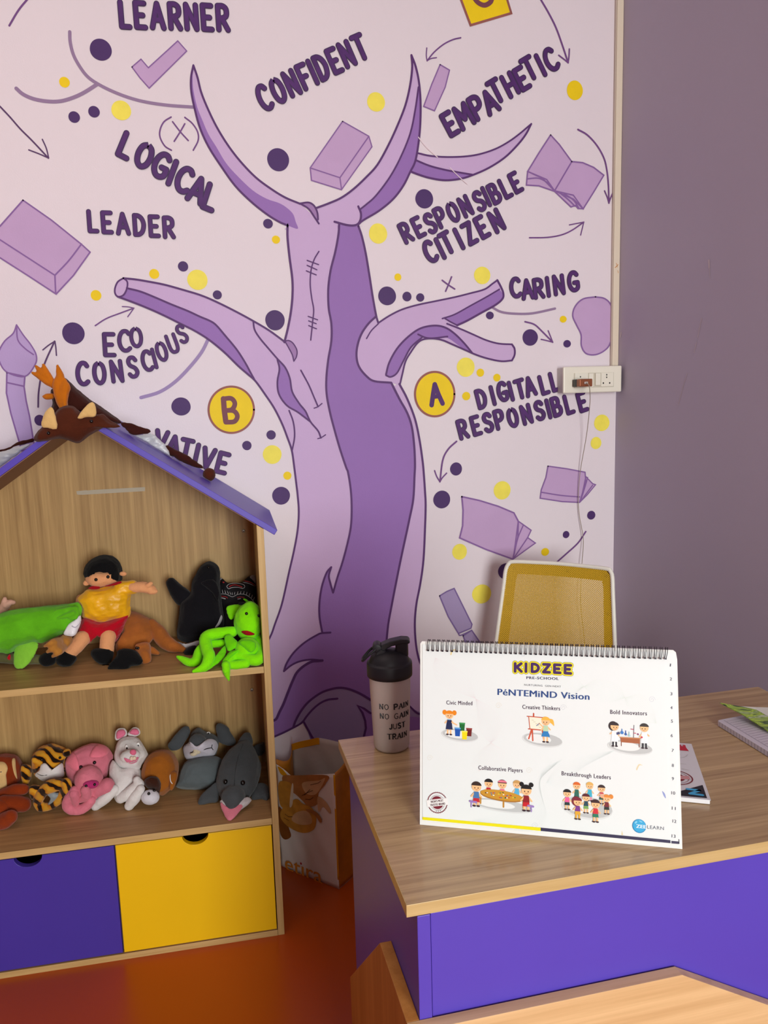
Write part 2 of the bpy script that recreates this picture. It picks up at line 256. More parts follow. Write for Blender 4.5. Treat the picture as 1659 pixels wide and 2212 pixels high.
MURAL = [
('p','tree','light',1,[(0.0515,1.8842),(0.0279,1.8935),(-0.0059,1.9137),(-0.0474,1.9461),(-0.0878,1.9862),(-0.1229,2.036),(-0.1534,2.0854),(-0.1732,2.1325),(-0.1839,2.1796),(-0.1902,2.2225),(-0.1888,2.2578),(-0.1807,2.2894),(-0.1716,2.2588),(-0.1647,2.2239),(-0.1507,2.1851),(-0.1295,2.1384),(-0.1028,2.0933),(-0.0715,2.052),(-0.0311,2.0104),(0.0104,1.9807),(0.0484,1.9588),(0.0894,1.9431),(0.1365,1.904),(0.1354,1.9328),(0.1717,1.9463),(0.2082,1.9624),(0.2453,1.9879),(0.2827,2.0208),(0.3157,2.0549),(0.3493,2.1088),(0.3784,2.1647),(0.4028,2.2202),(0.4179,2.2751),(0.4246,2.321),(0.423,2.3518),(0.4351,2.3216),(0.4442,2.2765),(0.4471,2.2182),(0.4427,2.1464),(0.4294,2.0736),(0.4122,2.0389),(0.3903,1.9997),(0.3591,1.9623),(0.3165,1.9291),(0.2697,1.9023),(0.2533,1.8891),(0.2508,1.8848),(0.2436,1.8739),(0.0575,1.8709),(0.0527,1.8813)],1),
('p','tree','dark',2,[(-0.1845,2.2737),(-0.1888,2.2578),(-0.1902,2.2225),(-0.1839,2.1796),(-0.1732,2.1325),(-0.1534,2.0854),(-0.1229,2.036),(-0.0878,1.9862),(-0.0474,1.9461),(-0.0059,1.9137),(0.0279,1.8935),(0.0515,1.8842),(0.0798,1.8755),(0.0749,1.8944),(0.0683,1.9153),(0.0515,1.9317),(0.0303,1.9438),(-0.0039,1.9546),(-0.0415,1.9763),(-0.082,2.0141),(-0.1098,2.0458),(-0.1326,2.0853),(-0.1515,2.1167),(-0.1658,2.1527),(-0.178,2.1877),(-0.1853,2.2345)],1),
('p','tree','dark',2,[(0.4408,2.268),(0.4471,2.2182),(0.4427,2.1464),(0.4294,2.0736),(0.4122,2.0389),(0.3903,1.9997),(0.3591,1.9623),(0.3165,1.9291),(0.2697,1.9023),(0.2533,1.8891),(0.263,1.9065),(0.2593,1.9321),(0.2803,1.9454),(0.3086,1.9705),(0.3515,2.0229),(0.3854,2.0793),(0.4148,2.144),(0.4311,2.209)],1),
('p','tree','mid',2,[(0.0894,1.9439),(0.1139,1.947),(0.129,1.9385),(0.1372,1.921),(0.1392,1.8935),(0.1257,1.9123),(0.1087,1.9309)],1),
('p','tree','light',1,[(0.4371,2.0901),(0.4707,2.0845),(0.5179,2.0828),(0.5752,2.0861),(0.6235,2.0944),(0.6722,2.1105),(0.7115,2.1307),(0.7461,2.1539),(0.7857,2.1848),(0.7683,2.1548),(0.741,2.1232),(0.7015,2.0876),(0.6523,2.0575),(0.6035,2.0363),(0.5648,2.0242),(0.5168,2.0184),(0.4695,2.0235),(0.4321,2.0331),(0.4126,2.0398)],1),
('p','tree','dark',2,[(0.4283,2.0715),(0.4702,2.0571),(0.5173,2.0474),(0.5554,2.0422),(0.6035,2.0363),(0.5648,2.0242),(0.5168,2.0184),(0.4695,2.0235),(0.4321,2.0331),(0.4126,2.0398)],1),
('p','tree','light',1,[(0.0515,1.8838),(0.0513,1.8805),(0.05,1.8509),(0.0529,1.7999),(0.0581,1.74),(0.057,1.6969),(0.0504,1.6493),(0.0392,1.6014),(0.0276,1.563),(-0.0131,1.5954),(-0.0558,1.6218),(-0.1023,1.6479),(-0.1567,1.6758),(-0.1982,1.6937),(-0.2395,1.7066),(-0.2908,1.7212),(-0.3315,1.7294),(-0.3679,1.7355),(-0.4002,1.7387),(-0.4174,1.7251),(-0.4241,1.7065),(-0.4181,1.6901),(-0.3805,1.6755),(-0.3406,1.6587),(-0.3004,1.6396),(-0.26,1.6182),(-0.2191,1.5966),(-0.1822,1.5718),(-0.1432,1.5377),(-0.1062,1.4987),(-0.0811,1.4754),(-0.0601,1.4551),(-0.0353,1.4177),(-0.0105,1.3767),(0.0099,1.3311),(0.0238,1.2897),(0.0345,1.2528),(0.0392,1.2067),(0.0436,1.1505),(0.0456,1.1225),(0.047,1.071),(0.0408,1.015),(0.0273,0.9544),(0.0094,0.8891),(-0.0161,0.7952),(-0.04,0.7345),(-0.0559,0.6971),(-0.0914,0.6422),(-0.1501,0.585),(-0.1675,0.3418),(-0.057,0.3811),(-0.033,0.3889),(-0.0037,0.4003),(0.0312,0.4165),(0.0436,0.3921),(0.0589,0.3594),(0.0707,0.3402),(0.0899,0.2933),(0.2846,0.2873),(0.5451,0.2519),(0.454,0.4757),(0.4142,0.5529),(0.4022,0.5901),(0.3957,0.6368),(0.3945,0.6979),(0.401,0.7578),(0.4151,0.8217),(0.4268,0.8954),(0.4339,0.9934),(0.4375,1.0663),(0.4364,1.1099),(0.434,1.1582),(0.4313,1.1972),(0.423,1.2641),(0.4098,1.3305),(0.3869,1.3919),(0.3639,1.4364),(0.3392,1.4439),(0.3071,1.6167),(0.3048,1.6167),(0.2992,1.6346),(0.2906,1.688),(0.2831,1.7453),(0.2736,1.8108),(0.2637,1.8583),(0.2558,1.8823),(0.2545,1.8857)],1),
('p','tree','dark',2,[(0.1988,1.8907),(0.1955,1.8616),(0.1846,1.8141),(0.169,1.7621),(0.1602,1.71),(0.1595,1.6575),(0.1655,1.6134),(0.1636,1.5647),(0.1524,1.5114),(0.1447,1.4577),(0.1438,1.4126),(0.1511,1.3624),(0.161,1.3164),(0.1773,1.2511),(0.1941,1.1945),(0.1992,1.1796),(0.2055,1.1275),(0.2063,1.0707),(0.2015,1.0137),(0.1874,0.9571),(0.1711,0.9052),(0.1551,0.8629),(0.1399,0.8164),(0.1338,0.8452),(0.1295,0.8698),(0.1372,0.8958),(0.1222,0.8791),(0.1063,0.8378),(0.0972,0.7899),(0.0954,0.7461),(0.1005,0.6954),(0.0858,0.6879),(0.0467,0.6687),(0.0121,0.6402),(-0.0107,0.609),(-0.0199,0.5853),(0.0032,0.6016),(0.0298,0.6111),(0.0634,0.613),(0.0969,0.6064),(0.0797,0.6067),(0.061,0.6048),(0.0379,0.5931),(0.0187,0.5764),(0.0053,0.5523),(-0.0106,0.5177),(-0.0266,0.481),(-0.04,0.4568),(-0.049,0.4386),(-0.0565,0.4319),(-0.059,0.3814),(-0.033,0.3889),(-0.0037,0.4003),(0.0313,0.4187),(0.0899,0.2933),(0.2795,0.2879),(0.2891,0.4433),(0.2953,0.5709),(0.3006,0.6338),(0.309,0.701),(0.3205,0.755),(0.3347,0.8185),(0.3516,0.8913),(0.3682,0.9587),(0.3848,1.0258),(0.3987,1.0879),(0.4043,1.1597),(0.4066,1.1936),(0.4054,1.2506),(0.3994,1.3074),(0.3859,1.35),(0.3628,1.3926),(0.3391,1.4407),(0.2878,1.4465),(0.2646,1.4617),(0.2443,1.4871),(0.2368,1.5143),(0.2393,1.5457),(0.2522,1.5814),(0.2742,1.6116),(0.2992,1.6337),(0.2906,1.688),(0.2831,1.7453),(0.2736,1.8108),(0.2637,1.8583),(0.2558,1.8823),(0.2545,1.8857)],1),
('p','tree','root',3,[(0.0006,0.4041),(0.0077,0.4223),(0.0233,0.4486),(0.0429,0.4722),(0.0644,0.4891),(0.0921,0.5042),(0.1216,0.5116),(0.149,0.513),(0.1782,0.5051),(0.2116,0.487),(0.2448,0.4626),(0.2957,0.4221),(0.3904,0.4101),(0.467,0.3372),(0.4651,0.2359),(0.2331,0.268),(0.0897,0.2889),(0.0589,0.3594),(0.0332,0.4152)],1),
('p','tree','dark',4,[(0.2039,0.4477),(0.218,0.4228),(0.2257,0.3953),(0.2271,0.3707),(0.2197,0.3438),(0.2265,0.288),(0.4243,0.261),(0.4264,0.3632),(0.3825,0.389),(0.3385,0.39),(0.2948,0.391),(0.2435,0.4186),(0.2228,0.4366)],1),
('p','tree','dark',2,[(-0.3932,1.7127),(-0.358,1.7037),(-0.3179,1.687),(-0.2776,1.6689),(-0.2367,1.6519),(-0.2039,1.636),(-0.1769,1.624),(-0.1605,1.6119),(-0.1364,1.5816),(-0.108,1.5445),(-0.086,1.507),(-0.0722,1.4783),(-0.0622,1.4582),(-0.0811,1.4754),(-0.1062,1.4987),(-0.1432,1.5377),(-0.1822,1.5718),(-0.2191,1.5966),(-0.26,1.6182),(-0.3004,1.6396),(-0.3406,1.6587),(-0.3805,1.6755),(-0.4181,1.6901),(-0.4099,1.6901),(-0.4014,1.6962)],1),
('p','tree','light',5,[(-0.4002,1.7387),(-0.3908,1.7292),(-0.3934,1.7107),(-0.4035,1.6942),(-0.4172,1.6901),(-0.4243,1.6983),(-0.4236,1.7127),(-0.4151,1.7292)],1),
('p','tree','mid',2,[(0.0277,1.5643),(0.039,1.5677),(0.0521,1.5596),(0.0625,1.5396),(0.0603,1.5219),(0.052,1.5088),(0.0484,1.5274),(0.0381,1.5488)],1),
('p','tree','dark',2,[(0.0043,1.5141),(0.0265,1.4916),(0.0385,1.4602),(0.0436,1.4222),(0.0625,1.3879),(0.0797,1.3648),(0.0931,1.3339),(0.0568,1.3633),(0.0259,1.3837),(0.0049,1.4165),(0.0022,1.4522),(0.0097,1.4875)],1),
('p','tree','light',3,[(0.3048,1.6144),(0.3379,1.6343),(0.3763,1.652),(0.4244,1.6653),(0.4824,1.6764),(0.541,1.6876),(0.5903,1.6989),(0.635,1.7103),(0.66,1.7263),(0.6761,1.7369),(0.6949,1.6989),(0.6923,1.6828),(0.6696,1.6645),(0.6243,1.6417),(0.5794,1.619),(0.5471,1.6055),(0.5987,1.5774),(0.6385,1.5607),(0.6788,1.5508),(0.722,1.5469),(0.7306,1.5336),(0.7305,1.5148),(0.7218,1.4984),(0.6886,1.4967),(0.6481,1.5045),(0.608,1.5169),(0.5683,1.5338),(0.529,1.5506),(0.4998,1.5625),(0.4706,1.5674),(0.4414,1.5655),(0.4218,1.5544),(0.402,1.5296),(0.3845,1.5025),(0.3739,1.466),(0.3659,1.4363),(0.3392,1.4407),(0.3391,1.4407),(0.2878,1.4465),(0.2646,1.4617),(0.2443,1.4871),(0.2368,1.5143),(0.2393,1.5457),(0.2522,1.5814),(0.2742,1.6116),(0.2992,1.6337)],1),
('p','tree','dark',4,[(0.5082,1.6264),(0.5402,1.6376),(0.5898,1.6625),(0.6398,1.6875),(0.6824,1.7104),(0.6949,1.6966),(0.6913,1.6828),(0.6696,1.6645),(0.6243,1.6417),(0.5794,1.619),(0.5471,1.6055),(0.5155,1.625)],0),
('p','tree','dark',4,[(0.3236,1.4649),(0.3341,1.4989),(0.3591,1.5394),(0.3934,1.573),(0.4325,1.5975),(0.4762,1.6053),(0.5102,1.599),(0.5393,1.5804),(0.5686,1.5523),(0.5941,1.5227),(0.5585,1.5409),(0.5146,1.5692),(0.4706,1.5688),(0.4367,1.5711),(0.4023,1.5433),(0.3773,1.5026),(0.3572,1.4687),(0.3377,1.4577),(0.3244,1.4594)],1),
('l','tree','line',6,[(-0.1807,2.2894),(-0.1888,2.2578),(-0.1902,2.2225),(-0.1839,2.1796),(-0.1732,2.1325),(-0.1534,2.0854),(-0.1229,2.036),(-0.0878,1.9862),(-0.0474,1.9461),(-0.0059,1.9137),(0.0279,1.8935),(0.0515,1.8842)],0.0053,1),
('l','tree','line',6,[(-0.1807,2.2894),(-0.1716,2.2588),(-0.1647,2.2239),(-0.1507,2.1851),(-0.1295,2.1384),(-0.1028,2.0933),(-0.0715,2.052),(-0.0311,2.0104),(0.0104,1.9807),(0.0484,1.9588),(0.0894,1.9431)],0.0053,1),
('l','tree','line',6,[(0.1354,1.9328),(0.1717,1.9463),(0.2082,1.9624),(0.2453,1.9879),(0.2827,2.0208),(0.3157,2.0549),(0.3493,2.1088),(0.3784,2.1647),(0.4028,2.2202),(0.4179,2.2751),(0.4246,2.321),(0.423,2.3518)],0.0057,1),
('l','tree','line',6,[(0.423,2.3518),(0.4351,2.3216),(0.4442,2.2765),(0.4471,2.2182),(0.4427,2.1464),(0.4294,2.0736),(0.4122,2.0389),(0.3903,1.9997),(0.3591,1.9623),(0.3165,1.9291),(0.2697,1.9023),(0.2533,1.8891)],0.0057,1),
('l','tree','line',6,[(0.4417,2.2681),(0.4311,2.209),(0.4148,2.144),(0.3854,2.0793),(0.3515,2.0229),(0.3086,1.9705),(0.2803,1.9463),(0.2616,1.9322)],0.0047,1),
('l','tree','line',6,[(0.0894,1.9439),(0.1139,1.947),(0.129,1.9385),(0.1372,1.921),(0.1386,1.9019)],0.0047,1),
('l','tree','line',6,[(0.0894,1.9439),(0.1131,1.9297),(0.1299,1.906),(0.1404,1.8905)],0.0047,1),
('l','tree','line',6,[(0.2559,1.9397),(0.263,1.9215),(0.2606,1.9022),(0.2487,1.8891),(0.2236,1.8878),(0.1855,1.8965)],0.0058,1),
('l','tree','line',6,[(0.4371,2.0901),(0.4707,2.0845),(0.5179,2.0828),(0.5752,2.0861),(0.6235,2.0944),(0.6722,2.1105),(0.7115,2.1307),(0.7461,2.1539),(0.7857,2.1848)],0.0048,1),
('l','tree','line',6,[(0.7857,2.1848),(0.7683,2.1548),(0.741,2.1232),(0.7015,2.0876),(0.6523,2.0575),(0.6035,2.0363),(0.5648,2.0242),(0.5168,2.0184),(0.4695,2.0235),(0.4321,2.0331),(0.4126,2.0398)],0.0056,1),
('l','tree','line',6,[(0.4283,2.0715),(0.4702,2.0571),(0.5173,2.0474),(0.5554,2.0422),(0.6035,2.0363)],0.0048,1),
('l','tree','line',6,[(0.0515,1.8838),(0.0513,1.8805),(0.05,1.8509),(0.0529,1.7999),(0.0581,1.74),(0.057,1.6969),(0.0504,1.6493),(0.0392,1.6014),(0.0276,1.563)],0.0062,1),
('l','tree','line',6,[(0.0298,1.563),(-0.0131,1.5954),(-0.0558,1.6218),(-0.1023,1.6479),(-0.1567,1.6758),(-0.1982,1.6937),(-0.2395,1.7066),(-0.2908,1.7212),(-0.3315,1.7294),(-0.3679,1.7355),(-0.4002,1.7387)],0.0053,1),
('l','tree','line',6,[(-0.4002,1.7387),(-0.3908,1.7292),(-0.3934,1.7107),(-0.4035,1.6942),(-0.4172,1.6901),(-0.4243,1.6983),(-0.4236,1.7127),(-0.4151,1.7292),(-0.4002,1.7387)],0.0044,1),
('l','tree','line',6,[(-0.4181,1.6901),(-0.3805,1.6755),(-0.3406,1.6587),(-0.3004,1.6396),(-0.26,1.6182),(-0.2191,1.5966),(-0.1822,1.5718),(-0.1432,1.5377),(-0.1062,1.4987),(-0.0811,1.4754),(-0.0601,1.4551),(-0.0353,1.4177),(-0.0105,1.3767),(0.0099,1.3311),(0.0238,1.2897),(0.0345,1.2528),(0.0392,1.2067),(0.0436,1.1505),(0.0456,1.1225),(0.047,1.071),(0.0408,1.015),(0.0273,0.9544),(0.0094,0.8891),(-0.0161,0.7952),(-0.04,0.7345),(-0.0559,0.6971),(-0.0914,0.6422),(-0.1501,0.585)],0.0054,1),
('l','tree','line',6,[(-0.3932,1.7127),(-0.358,1.7037),(-0.3179,1.687),(-0.2776,1.6689),(-0.2367,1.6519),(-0.2039,1.636),(-0.1769,1.624),(-0.1605,1.6119),(-0.1364,1.5816),(-0.108,1.5445),(-0.086,1.507),(-0.0722,1.4783),(-0.0622,1.4582)],0.0049,1),
('l','tree','line',6,[(0.0277,1.5643),(0.039,1.5677),(0.0521,1.5596),(0.0625,1.5396),(0.0603,1.5219),(0.052,1.5088)],0.0032,1),
('l','tree','line',6,[(0.0299,1.5643),(0.0381,1.5488),(0.0484,1.5274),(0.052,1.5088)],0.0032,1),
('l','tree','line',6,[(-0.0579,1.6231),(-0.0548,1.598),(-0.0407,1.5739),(-0.0199,1.5475),(0.0044,1.5176),(0.0265,1.4916),(0.0385,1.4602),(0.0436,1.4222),(0.0625,1.3879),(0.0797,1.3648),(0.0931,1.3339),(0.1141,1.3067),(0.1216,1.2858)],0.0047,1),
('l','tree','line',6,[(0.0052,1.5141),(0.0097,1.4875),(0.0022,1.4522),(0.0049,1.4165),(0.0259,1.3837),(0.0568,1.3633),(0.0931,1.3339)],0.0048,1),
('l','tree','line',6,[(0.1123,1.2839),(0.1226,1.2866),(0.1359,1.2944)],0.0033,1),
('l','tree','line',6,[(0.0712,1.4827),(0.0922,1.441),(0.1046,1.4092),(0.117,1.3772)],0.0043,1),
('l','tree','line',6,[(0.1053,1.373),(0.117,1.3772),(0.1289,1.3859)],0.0033,1),
('l','tree','line',6,[(0.032,1.3686),(0.0427,1.3344),(0.0445,1.2934),(0.0348,1.2505)],0.0043,1),
('l','tree','line',6,[(0.1373,1.8145),(0.1229,1.792),(0.1126,1.7618),(0.1087,1.7229),(0.1116,1.6839),(0.1157,1.6533),(0.1111,1.6183),(0.1035,1.5677)],0.0037,1),
('l','tree','line',6,[(0.1026,1.7897),(0.1349,1.7783)],0.0032,0),
('l','tree','line',6,[(0.1021,1.776),(0.1294,1.7641)],0.0032,0),
('l','tree','line',6,[(0.0992,1.7609),(0.127,1.7498)],0.0032,0),
('l','tree','line',6,[(0.0991,1.6346),(0.1259,1.6247)],0.0032,0),
('l','tree','line',6,[(0.0999,1.6219),(0.1213,1.6138)],0.0032,0),
('l','tree','line',6,[(0.0994,1.6087),(0.1216,1.5993)],0.0032,0),
('l','tree','line',6,[(0.1988,1.8907),(0.1955,1.8616),(0.1846,1.8141),(0.169,1.7621),(0.1602,1.71),(0.1595,1.6575),(0.1655,1.6134),(0.1636,1.5647),(0.1524,1.5114),(0.1447,1.4577),(0.1438,1.4126),(0.1511,1.3624),(0.161,1.3164),(0.1773,1.2511),(0.1941,1.1945),(0.1992,1.1796),(0.2055,1.1275),(0.2063,1.0707),(0.2015,1.0137),(0.1874,0.9571),(0.1711,0.9052),(0.1551,0.8629),(0.1399,0.8164)],0.0058,1),
('l','tree','line',6,[(0.1399,0.8164),(0.1329,0.8453),(0.129,0.8698),(0.1372,0.8958)],0.0058,1),
('l','tree','line',6,[(0.1372,0.8958),(0.1222,0.8791),(0.1063,0.8378),(0.0972,0.7899),(0.0954,0.7461),(0.1015,0.6953)],0.0058,1),
('l','tree','line',6,[(0.1269,0.6923),(0.1004,0.6929),(0.0858,0.6889),(0.0467,0.6687),(0.0121,0.6402),(-0.0107,0.609),(-0.0199,0.5853)],0.0059,1),
('l','tree','line',6,[(-0.0199,0.5853),(0.0032,0.6016),(0.0298,0.6111),(0.0634,0.613),(0.0969,0.6064)],0.0058,1),
('l','tree','line',6,[(0.0983,0.6062),(0.0797,0.6071),(0.061,0.6048),(0.0379,0.5931),(0.0187,0.5764),(0.0053,0.5523),(-0.0106,0.5177),(-0.0266,0.481),(-0.04,0.4568),(-0.049,0.4386),(-0.0565,0.433),(-0.0718,0.4306)],0.0081,1),
('l','tree','line',6,[(-0.085,0.3718),(-0.057,0.3811),(-0.033,0.3889),(-0.0037,0.4003),(0.0195,0.4104),(0.0313,0.4187),(0.0412,0.4316),(0.0608,0.452),(0.0844,0.4694),(0.1099,0.4787),(0.1403,0.4788)],0.0065,1),
('l','tree','line',6,[(0.0006,0.4041),(0.0077,0.4223),(0.0233,0.4486),(0.0429,0.4722),(0.0644,0.4891),(0.0921,0.5042),(0.1216,0.5116),(0.149,0.513),(0.1782,0.5051),(0.2116,0.487),(0.2448,0.4626),(0.2957,0.4221)],0.0071,1),
('l','tree','line',6,[(0.0332,0.4152),(0.0436,0.3921),(0.0589,0.3594),(0.0689,0.3471),(0.0899,0.2933)],0.0066,1),
('l','tree','line',6,[(0.2435,0.4186),(0.2228,0.4366),(0.2039,0.4477),(0.218,0.4228),(0.2257,0.3953),(0.2271,0.3707),(0.2197,0.3438),(0.2187,0.3115)],0.0068,0),
('l','tree','line',6,[(0.3657,0.4321),(0.3778,0.418),(0.3939,0.4013),(0.4063,0.3945)],0.006,1),
('l','tree','line',6,[(0.2545,1.8857),(0.2558,1.8823),(0.2637,1.8583),(0.2736,1.8108),(0.2831,1.7453),(0.2906,1.688),(0.2992,1.6346),(0.3047,1.6144)],0.0059,1),
('l','tree','line',6,[(0.2992,1.6337),(0.2742,1.6116),(0.2522,1.5814),(0.2393,1.5457),(0.2368,1.5143),(0.2443,1.4871),(0.2646,1.4617),(0.2878,1.4465),(0.3391,1.4407)],0.006,1),
('l','tree','line',6,[(0.3391,1.4407),(0.3628,1.3926),(0.3859,1.35),(0.3994,1.3074),(0.4054,1.2506),(0.4066,1.1936),(0.4043,1.1597),(0.3987,1.0879),(0.3848,1.0258),(0.3682,0.9587),(0.3516,0.8913),(0.3347,0.8185),(0.3205,0.755),(0.309,0.701),(0.3006,0.6338),(0.2953,0.5709),(0.2906,0.4947)],0.0062,1),
('l','tree','line',6,[(0.3639,1.4364),(0.3869,1.3919),(0.4098,1.3305),(0.423,1.2641),(0.4313,1.1972),(0.434,1.1582),(0.4364,1.1099),(0.4375,1.0663),(0.4339,0.9934),(0.4268,0.8954),(0.4151,0.8217),(0.401,0.7578),(0.3945,0.6979),(0.3957,0.6368),(0.4022,0.5901),(0.4142,0.5529),(0.454,0.4757)],0.0062,1),
('l','tree','line',6,[(0.3048,1.6144),(0.3379,1.6343),(0.3763,1.652),(0.4244,1.6653),(0.4824,1.6764),(0.541,1.6876),(0.5903,1.6989),(0.635,1.7103),(0.66,1.7263),(0.6761,1.7369)],0.005,1),
('l','tree','line',6,[(0.6761,1.7369),(0.6875,1.7172),(0.6949,1.6989),(0.6923,1.6828),(0.6696,1.6645),(0.6243,1.6417),(0.5794,1.619),(0.5471,1.6055)],0.0063,1),
('l','tree','line',6,[(0.5009,1.6255),(0.5402,1.6376),(0.5898,1.6625),(0.6398,1.6875),(0.6824,1.7104)],0.0045,1),
('l','tree','line',6,[(0.5082,1.6264),(0.5252,1.6162),(0.5471,1.6055)],0.0045,0),
('l','tree','line',6,[(0.5153,1.6104),(0.5593,1.5939),(0.5987,1.5774),(0.6385,1.5607),(0.6788,1.5499),(0.722,1.5469)],0.0051,1),
('l','tree','line',6,[(0.722,1.5469),(0.7306,1.5336),(0.7305,1.5148),(0.7218,1.4984)],0.0059,1),
('l','tree','line',6,[(0.7218,1.4984),(0.6886,1.4967),(0.6481,1.5045),(0.608,1.5169),(0.5683,1.5338),(0.529,1.5506),(0.4998,1.5625),(0.4706,1.5674),(0.4414,1.5655),(0.4218,1.5544),(0.402,1.5296),(0.3845,1.5025),(0.3739,1.466),(0.3659,1.4363)],0.0053,1),
('l','tree','line',6,[(0.3236,1.4649),(0.3341,1.4989),(0.3591,1.5394),(0.3934,1.573),(0.4325,1.5975),(0.4762,1.6053),(0.5102,1.599),(0.5393,1.5804),(0.5686,1.5523),(0.5941,1.5227)],0.0056,1),
('l','tree','line',6,[(0.3236,1.4626),(0.3377,1.4577),(0.3572,1.4687),(0.3773,1.5026),(0.4023,1.5433),(0.4367,1.5711)],0.005,1),
('l','tree','line',6,[(0.4248,1.5803),(0.4464,1.5709),(0.4706,1.5684),(0.5161,1.5728)],0.0051,1),
('l','tree','line',6,[(0.2681,1.57),(0.2829,1.5923),(0.3047,1.6122)],0.0038,1),
('l','scuff','pale',7,[(0.4381,2.1335),(0.4618,2.1068),(0.4942,2.0811)],0.0027,1),
('l','scuff','pale',7,[(0.5317,2.0535),(0.5553,2.0326),(0.5838,2.0095)],0.0023,1),
('d','dot',(-0.4138,2.3139),0.0272,0.0266),
('d','dot',(-0.4928,2.1456),0.0143,0.0142),
('d','dot',(-0.4425,2.161),0.0144,0.0143),
('d','dot',(0.0336,2.0585),0.0303,0.0304),
('d','dot',(0.4528,1.9655),0.0269,0.0269),
('d','dot',(-0.0029,1.8879),0.0135,0.013),
('d','dot',(-0.2409,1.7709),0.0138,0.0137),
('d','dot',(-0.153,1.6948),0.0124,0.0123),
('d','dot',(-0.5401,1.5942),0.0286,0.0289),
('d','dot',(-0.271,1.3898),0.0264,0.0253),
('d','dot',(-0.645,1.3646),0.0138,0.0147),
('d','dot',(-0.0942,1.2724),0.0133,0.0135),
('d','dot',(0.0038,1.6244),0.0275,0.0282),
('d','dot',(0.3338,1.6915),0.0268,0.0267),
('d','dot',(0.3938,1.6896),0.0138,0.0139),
('d','dot',(0.4343,1.6869),0.0125,0.0121),
('d','dot',(-0.0233,1.3002),0.0135,0.0135),
('d','dot',(0.6518,1.6337),0.0125,0.0115),
('d','dot',(0.7825,1.5668),0.0253,0.0249),
('d','dot',(0.9057,1.5462),0.0127,0.0114),
('d','dot',(0.5375,1.1733),0.0192,0.0203),
('d','dot',(-0.0029,1.1211),0.0261,0.0264),
('d','dot',(0.4899,1.0811),0.0272,0.0277),
('d','dot',(0.9943,1.0003),0.0144,0.0144),
('d','dot',(0.9063,0.9425),0.0115,0.0118),
('d','dot',(0.6995,0.8381),0.0271,0.026),
('d','lemon',(-0.3739,2.1677),0.0249,0.0245),
('d','lemon',(0.3168,2.223),0.0258,0.0257),
('d','lemon',(0.3119,1.8664),0.0269,0.0282),
('d','lemon',(-0.2045,1.7352),0.0274,0.0272),
('d','lemon',(-0.0229,1.2431),0.0271,0.0273),
('d','lemon',(0.6285,1.7508),0.0258,0.0254),
('d','lemon',(0.5731,1.4812),0.0284,0.0289),
('d','lemon',(1.0276,1.2968),0.0268,0.0263),
('d','lemon',(1.0082,1.2333),0.0186,0.0195),
('d','lemon',(0.6879,1.0985),0.0281,0.0291),
('d','lemon',(0.5451,0.9126),0.0241,0.0254),
('d','lemon',(0.6166,0.7705),0.032,0.0311),
('d','gold',(-0.5096,2.2297),0.013,0.0129),
('d','gold',(0.0172,1.8453),0.0114,0.011),
('d','gold',(0.9255,2.2857),0.0258,0.0274),
('d','gold',(-0.3189,1.7505),0.0132,0.0132),
('d','gold',(-0.4742,1.6938),0.0136,0.0139),
('d','gold',(0.3677,1.7447),0.0104,0.0106),
('d','gold',(0.0182,1.1792),0.0119,0.012),
('d','gold',(0.892,1.6208),0.0115,0.0104),
('d','gold',(0.6195,1.4638),0.0121,0.0122),
('d','gold',(0.673,1.4475),0.0117,0.0118),
('d','gold',(0.5734,1.3944),0.013,0.0127),
('d','gold',(0.8336,0.8908),0.0135,0.0128),
('p','B','gold',2,[(-0.0688,1.3742),(-0.0702,1.3636),(-0.0732,1.3534),(-0.0778,1.3438),(-0.0838,1.335),(-0.0911,1.3273),(-0.0995,1.3208),(-0.1087,1.3159),(-0.1185,1.3125),(-0.1287,1.3107),(-0.139,1.3107),(-0.1491,1.3124),(-0.1588,1.3157),(-0.1678,1.3206),(-0.1758,1.3269),(-0.1827,1.3345),(-0.1883,1.3431),(-0.1925,1.3526),(-0.1951,1.3627),(-0.1961,1.3731),(-0.1954,1.3835),(-0.1932,1.3938),(-0.1894,1.4036),(-0.1842,1.4127),(-0.1776,1.4209),(-0.1699,1.4279),(-0.1612,1.4336),(-0.1518,1.4378),(-0.1418,1.4404),(-0.1316,1.4414),(-0.1215,1.4407),(-0.1116,1.4384),(-0.1022,1.4344),(-0.0936,1.4289),(-0.086,1.4221),(-0.0796,1.414),(-0.0745,1.4049),(-0.071,1.3951),(-0.0691,1.3847)],1),
('l','B','brown',3,[(-0.0688,1.3742),(-0.0702,1.3636),(-0.0732,1.3534),(-0.0778,1.3438),(-0.0838,1.335),(-0.0911,1.3273),(-0.0995,1.3208),(-0.1087,1.3159),(-0.1185,1.3125),(-0.1287,1.3107),(-0.139,1.3107),(-0.1491,1.3124),(-0.1588,1.3157),(-0.1678,1.3206),(-0.1758,1.3269),(-0.1827,1.3345),(-0.1883,1.3431),(-0.1925,1.3526),(-0.1951,1.3627),(-0.1961,1.3731),(-0.1954,1.3835),(-0.1932,1.3938),(-0.1894,1.4036),(-0.1842,1.4127),(-0.1776,1.4209),(-0.1699,1.4279),(-0.1612,1.4336),(-0.1518,1.4378),(-0.1418,1.4404),(-0.1316,1.4414),(-0.1215,1.4407),(-0.1116,1.4384),(-0.1022,1.4344),(-0.0936,1.4289),(-0.086,1.4221),(-0.0796,1.414),(-0.0745,1.4049),(-0.071,1.3951),(-0.0691,1.3847),(-0.0688,1.3742)],0.0058,1),
('l','B','brownink',4,[(-0.1529,1.4078),(-0.1525,1.3769),(-0.15,1.3436)],0.0149,0),
('l','B','brownink',4,[(-0.1529,1.4078),(-0.131,1.408),(-0.1217,1.3936),(-0.1305,1.3771),(-0.1504,1.3746)],0.0131,1),
